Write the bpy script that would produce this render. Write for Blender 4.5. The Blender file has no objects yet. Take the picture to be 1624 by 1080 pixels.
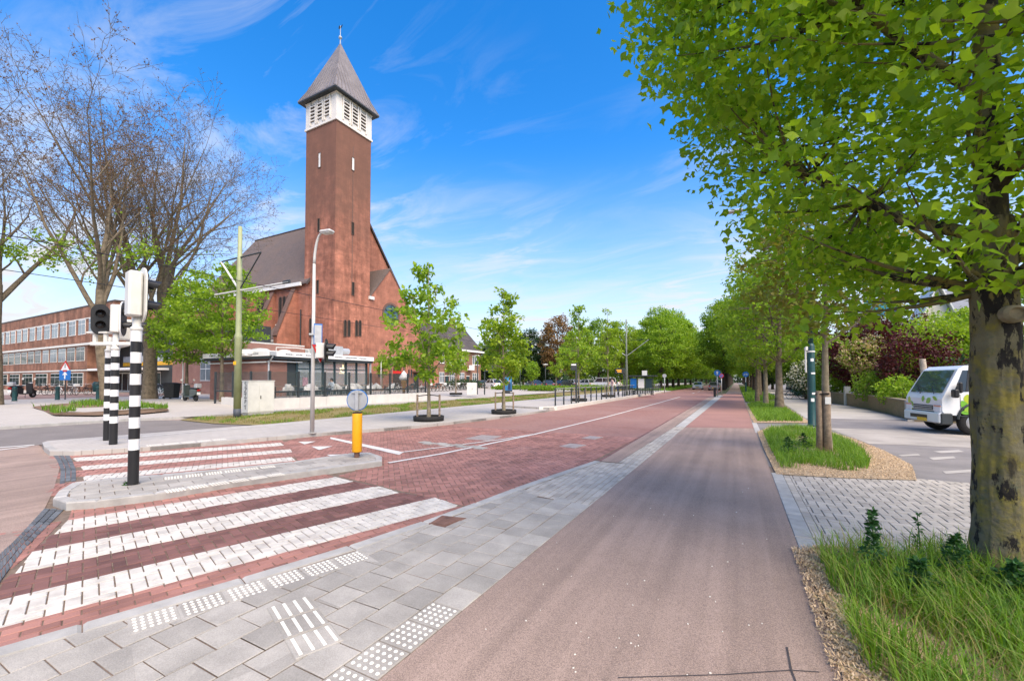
import bpy, bmesh, math, random
import numpy as np
from mathutils import Vector, Matrix
random.seed(7); RNG = np.random.default_rng(7)
R = math.radians
scene = bpy.context.scene
COL = scene.collection

# ------------------------------------------------------------------ camera
FPX, PP_Y, PITCH, CAM_H = 668.0, 586.0, math.atan(17.5/668.0), 1.70
YAW = math.atan(357*math.cos(PITCH)/FPX)
cam_d = bpy.data.cameras.new('camera'); cam = bpy.data.objects.new('camera', cam_d); COL.objects.link(cam)
cam_d.sensor_width = 36.0; cam_d.lens = 36.0*FPX/1624.0
cam_d.shift_y = (PP_Y-540.0)/1624.0
cam_d.clip_start = 0.05; cam_d.clip_end = 6000.0
cam.location = (0, 0, CAM_H); cam.rotation_euler = (R(90)+PITCH, 0, YAW)
scene.camera = cam

# ------------------------------------------------------------------ sky, sun, exposure
SUN_EL, SUN_AZ = R(52), math.atan2(0.84, -0.54)      # azimuth from +Y towards +X
world = bpy.data.worlds.new('World'); scene.world = world; world.use_nodes = True
nt = world.node_tree; nt.nodes.clear()
def wn(t, **kw):
    n = nt.nodes.new(t)
    for k, v in kw.items(): setattr(n, k, v)
    return n
sky = wn('ShaderNodeTexSky', sky_type='NISHITA', sun_disc=False, sun_elevation=SUN_EL, sun_rotation=SUN_AZ)
sky.air_density = 1.0; sky.dust_density = 0.8; sky.ozone_density = 2.5; sky.altitude = 0
hsv = wn('ShaderNodeHueSaturation'); hsv.inputs['Saturation'].default_value = 1.42; hsv.inputs['Hue'].default_value = 0.504; hsv.inputs['Value'].default_value = 1.08
nt.links.new(sky.outputs[0], hsv.inputs['Color'])
# thin cirrus: noise on the direction projected to a high flat layer
tc = wn('ShaderNodeTexCoord'); sep = wn('ShaderNodeSeparateXYZ'); nt.links.new(tc.outputs['Generated'], sep.inputs[0])
zz = wn('ShaderNodeMath', operation='MAXIMUM'); zz.inputs[1].default_value = 0.03; nt.links.new(sep.outputs['Z'], zz.inputs[0])
zb = wn('ShaderNodeMath', operation='ADD'); zb.inputs[1].default_value = 0.12; nt.links.new(zz.outputs[0], zb.inputs[0])
cx = wn('ShaderNodeMath', operation='DIVIDE'); cyn = wn('ShaderNodeMath', operation='DIVIDE')
nt.links.new(sep.outputs['X'], cx.inputs[0]); nt.links.new(zb.outputs[0], cx.inputs[1])
nt.links.new(sep.outputs['Y'], cyn.inputs[0]); nt.links.new(zb.outputs[0], cyn.inputs[1])
cmb = wn('ShaderNodeCombineXYZ'); nt.links.new(cx.outputs[0], cmb.inputs[0]); nt.links.new(cyn.outputs[0], cmb.inputs[1])
mp = wn('ShaderNodeMapping'); mp.inputs['Rotation'].default_value = (0, 0, R(62)); mp.inputs['Scale'].default_value = (0.9, 2.2, 1)
mp.inputs['Location'].default_value = (11.0, 2.4, 0)
nt.links.new(cmb.outputs[0], mp.inputs[0])
n1 = wn('ShaderNodeTexNoise'); n1.inputs['Scale'].default_value = 1.5; n1.inputs['Detail'].default_value = 9; n1.inputs['Roughness'].default_value = 0.62; n1.inputs['Distortion'].default_value = 0.9
nt.links.new(mp.outputs[0], n1.inputs['Vector'])
r1 = wn('ShaderNodeValToRGB'); r1.color_ramp.elements[0].position = 0.50; r1.color_ramp.elements[1].position = 0.74
nt.links.new(n1.outputs['Fac'], r1.inputs[0])
n2 = wn('ShaderNodeTexNoise'); n2.inputs['Scale'].default_value = 0.55; n2.inputs['Detail'].default_value = 3
nt.links.new(cmb.outputs[0], n2.inputs['Vector'])
r2 = wn('ShaderNodeValToRGB'); r2.color_ramp.elements[0].position = 0.42; r2.color_ramp.elements[1].position = 0.60
nt.links.new(n2.outputs['Fac'], r2.inputs[0])
mul = wn('ShaderNodeMath', operation='MULTIPLY'); nt.links.new(r1.outputs[0], mul.inputs[0]); nt.links.new(r2.outputs[0], mul.inputs[1])
mul2 = wn('ShaderNodeMath', operation='MULTIPLY'); mul2.inputs[1].default_value = 0.60; nt.links.new(mul.outputs[0], mul2.inputs[0])
# the veil of high cloud thickens towards the horizon, all the way round
hz = wn('ShaderNodeMapRange', interpolation_type='SMOOTHSTEP'); hz.inputs['From Min'].default_value = 0.0; hz.inputs['From Max'].default_value = 0.50; hz.inputs['To Min'].default_value = 0.86; hz.inputs['To Max'].default_value = 0.0
nt.links.new(sep.outputs['Z'], hz.inputs['Value'])
hn = wn('ShaderNodeMapRange'); hn.inputs['From Min'].default_value = 0.35; hn.inputs['From Max'].default_value = 0.65; hn.inputs['To Min'].default_value = 0.72; hn.inputs['To Max'].default_value = 1.25; nt.links.new(n1.outputs['Fac'], hn.inputs['Value'])
hm_ = wn('ShaderNodeMath', operation='MULTIPLY'); nt.links.new(hz.outputs[0], hm_.inputs[0]); nt.links.new(hn.outputs[0], hm_.inputs[1])
ha = wn('ShaderNodeMath', operation='ADD', use_clamp=True); nt.links.new(mul2.outputs[0], ha.inputs[0]); nt.links.new(hm_.outputs[0], ha.inputs[1])
mixc = wn('ShaderNodeMixRGB'); mixc.inputs[2].default_value = (3.0, 3.05, 3.2, 1)
nt.links.new(ha.outputs[0], mixc.inputs[0]); nt.links.new(hsv.outputs[0], mixc.inputs[1])
bg = wn('ShaderNodeBackground'); bg.inputs['Strength'].default_value = 0.12
out = wn('ShaderNodeOutputWorld'); nt.links.new(mixc.outputs[0], bg.inputs[0]); nt.links.new(bg.outputs[0], out.inputs[0])

sun_d = bpy.data.lights.new('sun', 'SUN'); sun_d.energy = 2.7; sun_d.angle = R(60); sun_d.color = (1.0, 0.84, 0.63)
sun = bpy.data.objects.new('sun', sun_d); COL.objects.link(sun)
sdir = Vector((math.sin(SUN_AZ)*math.cos(SUN_EL), math.cos(SUN_AZ)*math.cos(SUN_EL), math.sin(SUN_EL)))
sun.rotation_euler = (-sdir).to_track_quat('-Z', 'Y').to_euler(); sun.location = (20, -20, 40)
vs = scene.view_settings
vs.view_transform = 'Standard'; vs.look = 'None'; vs.exposure = 1.32; vs.gamma = 1.0; vs.use_curve_mapping = False
scene.render.engine = 'CYCLES'
scene.cycles.use_denoising = True; scene.cycles.max_bounces = 7; scene.cycles.diffuse_bounces = 3
scene.cycles.glossy_bounces = 3; scene.cycles.transmission_bounces = 5; scene.cycles.transparent_max_bounces = 8
scene.cycles.caustics_reflective = False; scene.cycles.caustics_refractive = False

# ------------------------------------------------------------------ pixel -> place helpers
_cy, _sy, _cp, _sp = math.cos(YAW), math.sin(YAW), math.cos(PITCH), math.sin(PITCH)
_F0 = np.array([-_sy, _cy, 0.]); _RT = np.array([_cy, _sy, 0.]); _Z = np.array([0, 0, 1.])
_F = _F0*_cp+_Z*_sp; _U = -_F0*_sp+_Z*_cp
def ray(px, py): return _F+_RT*(px-812.)/FPX+_U*(PP_Y-py)/FPX
def G(px, py, z=0.0):
    d = ray(px, py); t = (z-CAM_H)/d[2]; return (d[0]*t, d[1]*t)
def PX(px, py, X):
    d = ray(px, py); t = X/d[0]; return (d[1]*t, CAM_H+d[2]*t)        # -> (Y, Z) on the plane x = X
def PY(px, py, Y):
    d = ray(px, py); t = Y/d[1]; return (d[0]*t, CAM_H+d[2]*t)        # -> (X, Z) on the plane y = Y
def AT(px, dist):
    d = ray(px, 603.5); k = dist/math.hypot(d[0], d[1]); return (d[0]*k, d[1]*k)
def HT(px, py, x, y):
    d = ray(px, py); return CAM_H+d[2]*math.hypot(x, y)/math.hypot(d[0], d[1])

# ------------------------------------------------------------------ mesh builder
ORG = {}
def link(o): COL.objects.link(o); return o
class MB:
    def __init__(s): s.v = []; s.f = []; s.m = []; s.mi = 0
    def add(s, vs, fs):
        b = len(s.v); s.v += [tuple(p) for p in vs]
        for f in fs: s.f.append(tuple(b+i for i in f)); s.m.append(s.mi)
        return s
    def box(s, x0, y0, z0, x1, y1, z1):
        return s.add([(x0,y0,z0),(x1,y0,z0),(x1,y1,z0),(x0,y1,z0),(x0,y0,z1),(x1,y0,z1),(x1,y1,z1),(x0,y1,z1)],
                     [(0,3,2,1),(4,5,6,7),(0,1,5,4),(1,2,6,5),(2,3,7,6),(3,0,4,7)])
    def cbox(s, c, size, rz=0.0, bev=0.0):
        hx, hy, hz = size[0]/2, size[1]/2, size[2]/2; ca, sa = math.cos(rz), math.sin(rz)
        def T(x, y, z): return (c[0]+x*ca-y*sa, c[1]+x*sa+y*ca, c[2]+z)
        if bev <= 0:
            P = [T(*q) for q in [(-hx,-hy,-hz),(hx,-hy,-hz),(hx,hy,-hz),(-hx,hy,-hz),(-hx,-hy,hz),(hx,-hy,hz),(hx,hy,hz),(-hx,hy,hz)]]
            return s.add(P, [(0,3,2,1),(4,5,6,7),(0,1,5,4),(1,2,6,5),(2,3,7,6),(3,0,4,7)])
        b = bev; lv = [(-hz, b), (-hz+b, 0), (hz-b, 0), (hz, b)]; P = []
        for z, i in lv:
            X, Y = hx-i, hy-i; k = b if i == 0 else b*0.4
            P += [T(*q) for q in [(-X+k,-Y,z),(X-k,-Y,z),(X,-Y+k,z),(X,Y-k,z),(X-k,Y,z),(-X+k,Y,z),(-X,Y-k,z),(-X,-Y+k,z)]]
        F = [tuple(range(7, -1, -1)), tuple(range(24, 32))]
        for l in range(3):
            for i in range(8): j = (i+1) % 8; F.append((l*8+i, l*8+j, l*8+8+j, l*8+8+i))
        return s.add(P, F)
    def poly(s, pts): return s.add(pts, [tuple(range(len(pts)))])
    def prism(s, pts, z0, z1, cap=True):
        n = len(pts); P = [(p[0], p[1], z0) for p in pts]+[(p[0], p[1], z1) for p in pts]
        F = [(i, (i+1) % n, n+(i+1) % n, n+i) for i in range(n)]
        if cap: F += [tuple(range(n-1, -1, -1)), tuple(range(n, 2*n))]
        return s.add(P, F)
    def ext(s, pts, off):
        n = len(pts); P = [tuple(p) for p in pts]+[(p[0]+off[0], p[1]+off[1], p[2]+off[2]) for p in pts]
        F = [(i, (i+1) % n, n+(i+1) % n, n+i) for i in range(n)]+[tuple(range(n-1, -1, -1)), tuple(range(n, 2*n))]
        return s.add(P, F)
    def tube(s, pts, rad, n=8, cap=True):
        pts = [Vector(p) for p in pts]; m = len(pts)
        if not isinstance(rad, (list, tuple)): rad = [rad]*m
        P = []; up = None
        for i, p in enumerate(pts):
            t = (pts[min(i+1, m-1)]-pts[max(i-1, 0)])
            t = t.normalized() if t.length > 1e-9 else Vector((0, 0, 1))
            if up is None: a = Vector((0, 0, 1)) if abs(t.z) < 0.9 else Vector((1, 0, 0)); up = t.cross(a).normalized()
            else: up = (up-t*up.dot(t)); up = up.normalized() if up.length > 1e-6 else t.orthogonal().normalized()
            w = t.cross(up)
            for k in range(n):
                a = 2*math.pi*k/n; P.append(p+up*(rad[i]*math.cos(a))+w*(rad[i]*math.sin(a)))
        F = []
        for i in range(m-1):
            for k in range(n): j = (k+1) % n; F.append((i*n+k, i*n+j, i*n+n+j, i*n+n+k))
        if cap: F += [tuple(range(n-1, -1, -1)), tuple((m-1)*n+k for k in range(n))]
        return s.add(P, F)
    def lathe(s, prof, n=16, c=(0, 0, 0), axis='z', cap=True):
        P = []
        for r, z in prof:
            for k in range(n):
                a = 2*math.pi*k/n; q = (r*math.cos(a), r*math.sin(a), z)
                if axis == 'y': q = (q[0], q[2], q[1])
                elif axis == 'x': q = (q[2], q[0], q[1])
                P.append((c[0]+q[0], c[1]+q[1], c[2]+q[2]))
        F = []; m = len(prof)
        for i in range(m-1):
            for k in range(n): j = (k+1) % n; F.append((i*n+k, i*n+j, i*n+n+j, i*n+n+k))
        if cap: F += [tuple(range(n-1, -1, -1)), tuple((m-1)*n+k for k in range(n))]
        return s.add(P, F)
    def ring(s, c, r0, r1, axis, th, n=24):     # a tyre-like ring, square section
        return s.lathe([(r0, -th/2), (r1, -th/2), (r1, th/2), (r0, th/2), (r0, -th/2)], n, c, axis, cap=False)
    def build(s, name, mat, parent=None, smooth=False, loc=None, rz=0.0):
        """vertices are local to the parent's origin (or to loc when top-level)"""
        me = bpy.data.meshes.new(name); me.from_pydata(s.v, [], s.f)
        mats = mat if isinstance(mat, (list, tuple)) else [mat]
        for m in mats: me.materials.append(m)
        if len(mats) > 1: me.polygons.foreach_set('material_index', s.m)
        if smooth: me.polygons.foreach_set('use_smooth', [True]*len(me.polygons))
        bm = bmesh.new(); bm.from_mesh(me); bmesh.ops.recalc_face_normals(bm, faces=bm.faces); bm.to_mesh(me); bm.free()
        me.update()
        o = bpy.data.objects.new(name, me); link(o)
        if parent is not None: o.parent = parent
        if loc is not None: o.location = loc
        o.rotation_euler[2] = rz
        return o
def tag(o, label=None, cat=None, group=None, kind=None):
    if label: o['label'] = label
    if cat: o['category'] = cat
    if group: o['group'] = group
    if kind: o['kind'] = kind
    return o
def thing(name, label, cat, loc=(0, 0, 0), rz=0.0, group=None):
    o = bpy.data.objects.new(name, None); link(o); o.empty_display_size = 0.1
    o.location = loc if len(loc) == 3 else (loc[0], loc[1], 0); o.rotation_euler[2] = rz
    return tag(o, label, cat, group)
def structure(o): o['kind'] = 'structure'; return o
def copy_tree(o, parent=None):
    c = o.copy(); link(c); c.parent = parent
    for ch in list(o.children): copy_tree(ch, c)
    return c
def fast_mesh(name, V, F, mat, parent=None, smooth=False):
    """V (n,3), F (m,k) numpy: one mesh object, all faces k-gons"""
    me = bpy.data.meshes.new(name); m, k = F.shape
    me.vertices.add(len(V)); me.vertices.foreach_set('co', np.asarray(V, np.float32).ravel())
    me.loops.add(m*k); me.loops.foreach_set('vertex_index', np.asarray(F, np.int32).ravel())
    me.polygons.add(m); me.polygons.foreach_set('loop_start', np.arange(0, m*k, k, dtype=np.int32))
    if smooth: me.polygons.foreach_set('use_smooth', np.ones(m, bool))
    me.materials.append(mat); me.update(); me.validate()
    o = bpy.data.objects.new(name, me); link(o)
    if parent is not None: o.parent = parent
    return o

# ------------------------------------------------------------------ materials
def mat(name, col, rough=0.8, var=0.12, scale=3.0, col2=None, bump=0.0, bscale=60.0, metal=0.0, spec=0.4, rnd=0.0, coat=0.0, emit=0.0, detail=6, stain=0.0, stain_col=(0.05,0.045,0.04), stain_scale=1.2, speck=0.0, speck_scale=170.0, streak=0.0):
    m = bpy.data.materials.new(name); m.use_nodes = True; t = m.node_tree; b = t.nodes['Principled BSDF']
    b.inputs['Roughness'].default_value = rough; b.inputs['Metallic'].default_value = metal
    b.inputs['Specular IOR Level'].default_value = spec; b.inputs['Coat Weight'].default_value = coat
    g = t.nodes.new('ShaderNodeNewGeometry')
    n = t.nodes.new('ShaderNodeTexNoise'); n.inputs['Scale'].default_value = scale; n.inputs['Detail'].default_value = detail; n.inputs['Roughness'].default_value = 0.6
    t.links.new(g.outputs['Position'], n.inputs['Vector'])
    mx = t.nodes.new('ShaderNodeMixRGB')
    c = Vector(col); c2 = Vector(col2) if col2 else c*(1-2.2*var)
    mx.inputs[1].default_value = (*(c*(1+var*0.9)), 1) if not col2 else (*c, 1)
    mx.inputs[2].default_value = (*c2, 1)
    rp = t.nodes.new('ShaderNodeMapRange'); rp.inputs['From Min'].default_value = 0.3; rp.inputs['From Max'].default_value = 0.7
    t.links.new(n.outputs['Fac'], rp.inputs['Value']); t.links.new(rp.outputs[0], mx.inputs[0])
    last = mx.outputs[0]
    if rnd > 0:
        oi = t.nodes.new('ShaderNodeObjectInfo')
        ad = t.nodes.new('ShaderNodeMath'); ad.operation = 'ADD'
        t.links.new(oi.outputs['Random'], ad.inputs[0]); t.links.new(g.outputs['Random Per Island'], ad.inputs[1])
        fr = t.nodes.new('ShaderNodeMath'); fr.operation = 'FRACT'; t.links.new(ad.outputs[0], fr.inputs[0])
        mr = t.nodes.new('ShaderNodeMapRange'); mr.inputs['To Min'].default_value = 1-rnd; mr.inputs['To Max'].default_value = 1+rnd
        t.links.new(fr.outputs[0], mr.inputs['Value'])
        h = t.nodes.new('ShaderNodeMixRGB'); h.blend_type = 'MULTIPLY'; h.inputs[0].default_value = 1
        t.links.new(last, h.inputs[1]); t.links.new(mr.outputs[0], h.inputs[2]); last = h.outputs[0]
    if stain > 0:
        n3 = t.nodes.new('ShaderNodeTexNoise'); n3.inputs['Scale'].default_value = stain_scale; n3.inputs['Detail'].default_value = 8; n3.inputs['Roughness'].default_value = 0.7
        t.links.new(g.outputs['Position'], n3.inputs['Vector'])
        mr3 = t.nodes.new('ShaderNodeMapRange'); mr3.inputs['From Min'].default_value = 0.52; mr3.inputs['From Max'].default_value = 0.72; mr3.inputs['To Max'].default_value = stain
        t.links.new(n3.outputs['Fac'], mr3.inputs['Value'])
        h3 = t.nodes.new('ShaderNodeMixRGB'); h3.inputs[2].default_value = (*stain_col, 1)
        t.links.new(mr3.outputs[0], h3.inputs[0]); t.links.new(last, h3.inputs[1]); last = h3.outputs[0]
    for amt, vec_scale, sc_, lo_, hi_ in ((speck, (1, 1, 1), speck_scale, 0.36, 0.64), (streak, (5.0, 0.14, 1), 1.0, 0.35, 0.65)):
        if amt <= 0: continue
        mpp = t.nodes.new('ShaderNodeMapping'); mpp.inputs['Scale'].default_value = vec_scale; t.links.new(g.outputs['Position'], mpp.inputs[0])
        n4 = t.nodes.new('ShaderNodeTexNoise'); n4.inputs['Scale'].default_value = sc_; n4.inputs['Detail'].default_value = 3; t.links.new(mpp.outputs[0], n4.inputs['Vector'])
        m4 = t.nodes.new('ShaderNodeMapRange'); m4.inputs['From Min'].default_value = lo_; m4.inputs['From Max'].default_value = hi_; m4.inputs['To Min'].default_value = 1-amt; m4.inputs['To Max'].default_value = 1+amt; t.links.new(n4.outputs['Fac'], m4.inputs['Value'])
        h4 = t.nodes.new('ShaderNodeMixRGB'); h4.blend_type = 'MULTIPLY'; h4.inputs[0].default_value = 1; t.links.new(last, h4.inputs[1]); t.links.new(m4.outputs[0], h4.inputs[2]); last = h4.outputs[0]
    t.links.new(last, b.inputs['Base Color'])
    if bump > 0:
        n2 = t.nodes.new('ShaderNodeTexNoise'); n2.inputs['Scale'].default_value = bscale; n2.inputs['Detail'].default_value = 5
        t.links.new(g.outputs['Position'], n2.inputs['Vector'])
        bp = t.nodes.new('ShaderNodeBump'); bp.inputs['Strength'].default_value = bump; bp.inputs['Distance'].default_value = 0.02
        t.links.new(n2.outputs['Fac'], bp.inputs['Height']); t.links.new(bp.outputs[0], b.inputs['Normal'])
    if emit > 0:
        b.inputs['Emission Color'].default_value = (*col, 1); b.inputs['Emission Strength'].default_value = emit
    return m
def brick_mat(name, c1, c2, mortar, bw=0.22, bh=0.065, axis='x', msize=0.012, rough=0.85, patch=None, patch_amt=0.6, patch_scale=0.12, herring=False, weather=0.0):
    """far brickwork: courses on a wall lying along X ('x'), along Y ('y') or flat ground ('g')"""
    m = bpy.data.materials.new(name); m.use_nodes = True; t = m.node_tree; b = t.nodes['Principled BSDF']
    b.inputs['Roughness'].default_value = rough; b.inputs['Specular IOR Level'].default_value = 0.3
    g = t.nodes.new('ShaderNodeNewGeometry'); sp = t.nodes.new('ShaderNodeSeparateXYZ'); t.links.new(g.outputs['Position'], sp.inputs[0])
    cb = t.nodes.new('ShaderNodeCombineXYZ')
    if axis == 'xy':
        ad = t.nodes.new('ShaderNodeMath'); ad.operation = 'ADD'; t.links.new(sp.outputs['X'], ad.inputs[0]); t.links.new(sp.outputs['Y'], ad.inputs[1])
        t.links.new(ad.outputs[0], cb.inputs[0]); t.links.new(sp.outputs['Z'], cb.inputs[1])
    else:
        a, c = {'x': ('X', 'Z'), 'y': ('Y', 'Z'), 'g': ('Y', 'X')}[axis]
        t.links.new(sp.outputs[a], cb.inputs[0]); t.links.new(sp.outputs[c], cb.inputs[1])
    vec = cb.outputs[0]
    if herring:
        mpn = t.nodes.new('ShaderNodeMapping'); mpn.inputs['Rotation'].default_value = (0, 0, R(45)); t.links.new(vec, mpn.inputs[0]); vec = mpn.outputs[0]
    br = t.nodes.new('ShaderNodeTexBrick'); br.inputs['Scale'].default_value = 1.0
    br.inputs['Brick Width'].default_value = bw; br.inputs['Row Height'].default_value = bh; br.inputs['Mortar Size'].default_value = msize; br.inputs['Mortar Smooth'].default_value = 0.3
    br.inputs['Color1'].default_value = (*c1, 1); br.inputs['Color2'].default_value = (*c2, 1); br.inputs['Mortar'].default_value = (*mortar, 1)
    t.links.new(vec, br.inputs['Vector'])
    n = t.nodes.new('ShaderNodeTexNoise'); n.inputs['Scale'].default_value = patch_scale*6; n.inputs['Detail'].default_value = 7; n.inputs['Roughness'].default_value = 0.65
    t.links.new(g.outputs['Position'], n.inputs['Vector'])
    rp = t.nodes.new('ShaderNodeMapRange'); rp.inputs['From Min'].default_value = 0.35; rp.inputs['From Max'].default_value = 0.68; rp.inputs['To Max'].default_value = patch_amt
    t.links.new(n.outputs['Fac'], rp.inputs['Value'])
    mx = t.nodes.new('ShaderNodeMixRGB'); mx.blend_type = 'MULTIPLY' if patch is None else 'MIX'
    mx.inputs[2].default_value = (*(patch or (0.62, 0.58, 0.56)), 1)
    t.links.new(rp.outputs[0], mx.inputs[0]); t.links.new(br.outputs['Color'], mx.inputs[1]); t.links.new(mx.outputs[0], b.inputs['Base Color'])
    if weather > 0:
        lst = mx.outputs[0]
        for vs_, sc_, lo_, hi_, am in (((1, 1, 0.10), 0.8, 0.42, 0.60, weather), ((1, 1, 1), 0.8, 0.42, 0.60, weather*0.9), ((0.25, 0.25, 1.6), 1.1, 0.42, 0.60, weather*0.5)):
            mw = t.nodes.new('ShaderNodeMapping'); mw.inputs['Scale'].default_value = vs_; t.links.new(g.outputs['Position'], mw.inputs[0])
            nw = t.nodes.new('ShaderNodeTexNoise'); nw.inputs['Scale'].default_value = sc_; nw.inputs['Detail'].default_value = 9; nw.inputs['Roughness'].default_value = 0.72; t.links.new(mw.outputs[0], nw.inputs['Vector'])
            rw = t.nodes.new('ShaderNodeMapRange'); rw.inputs['From Min'].default_value = lo_; rw.inputs['From Max'].default_value = hi_; rw.inputs['To Min'].default_value = 1-am; rw.inputs['To Max'].default_value = 1+am*0.8; t.links.new(nw.outputs['Fac'], rw.inputs['Value'])
            hw_ = t.nodes.new('ShaderNodeMixRGB'); hw_.blend_type = 'MULTIPLY'; hw_.inputs[0].default_value = 1; t.links.new(lst, hw_.inputs[1]); t.links.new(rw.outputs[0], hw_.inputs[2]); lst = hw_.outputs[0]
        t.links.new(lst, b.inputs['Base Color'])
    bp = t.nodes.new('ShaderNodeBump'); bp.inputs['Strength'].default_value = 0.35; bp.inputs['Distance'].default_value = 0.01
    inv = t.nodes.new('ShaderNodeMath'); inv.operation = 'SUBTRACT'; inv.inputs[0].default_value = 1; t.links.new(br.outputs['Fac'], inv.inputs[1])
    t.links.new(inv.outputs[0], bp.inputs['Height']); t.links.new(bp.outputs[0], b.inputs['Normal'])
    return m
def leaf_mat(name, col, col2, trans=0.35, rough=0.55):
    m = bpy.data.materials.new(name); m.use_nodes = True; t = m.node_tree; b = t.nodes['Principled BSDF']; o = t.nodes['Material Output']
    b.inputs['Roughness'].default_value = rough; b.inputs['Specular IOR Level'].default_value = 0.35
    g = t.nodes.new('ShaderNodeNewGeometry'); oi = t.nodes.new('ShaderNodeObjectInfo')
    ad = t.nodes.new('ShaderNodeMath'); ad.operation = 'ADD'; t.links.new(oi.outputs['Random'], ad.inputs[0]); t.links.new(g.outputs['Random Per Island'], ad.inputs[1])
    fr = t.nodes.new('ShaderNodeMath'); fr.operation = 'FRACT'; t.links.new(ad.outputs[0], fr.inputs[0])
    mx = t.nodes.new('ShaderNodeMixRGB'); mx.inputs[1].default_value = (*col, 1); mx.inputs[2].default_value = (*col2, 1)
    t.links.new(fr.outputs[0], mx.inputs[0]); t.links.new(mx.outputs[0], b.inputs['Base Color'])
    tr = t.nodes.new('ShaderNodeBsdfTranslucent')
    br = t.nodes.new('ShaderNodeMixRGB'); br.blend_type = 'MULTIPLY'; br.inputs[0].default_value = 1; br.inputs[2].default_value = (1.5, 1.6, 0.7, 1)
    t.links.new(mx.outputs[0], br.inputs[1]); t.links.new(br.outputs[0], tr.inputs['Color'])
    ms = t.nodes.new('ShaderNodeMixShader'); ms.inputs[0].default_value = trans
    t.links.new(b.outputs[0], ms.inputs[1]); t.links.new(tr.outputs[0], ms.inputs[2]); t.links.new(ms.outputs[0], o.inputs['Surface'])
    return m
def glass_mat(name, col=(0.03, 0.04, 0.05), rough=0.06):
    m = mat(name, col, rough=rough, var=0.2, scale=0.6, spec=0.8); return m
def clear_glass(name, tint=(0.75, 0.82, 0.82), alpha=0.25):
    m = bpy.data.materials.new(name); m.use_nodes = True; t = m.node_tree; b = t.nodes['Principled BSDF']; o = t.nodes['Material Output']
    b.inputs['Base Color'].default_value = (*tint, 1); b.inputs['Roughness'].default_value = 0.05; b.inputs['Specular IOR Level'].default_value = 0.7
    tr = t.nodes.new('ShaderNodeBsdfTransparent'); ms = t.nodes.new('ShaderNodeMixShader'); ms.inputs[0].default_value = alpha
    t.links.new(tr.outputs[0], ms.inputs[1]); t.links.new(b.outputs[0], ms.inputs[2]); t.links.new(ms.outputs[0], o.inputs['Surface'])
    return m
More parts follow.
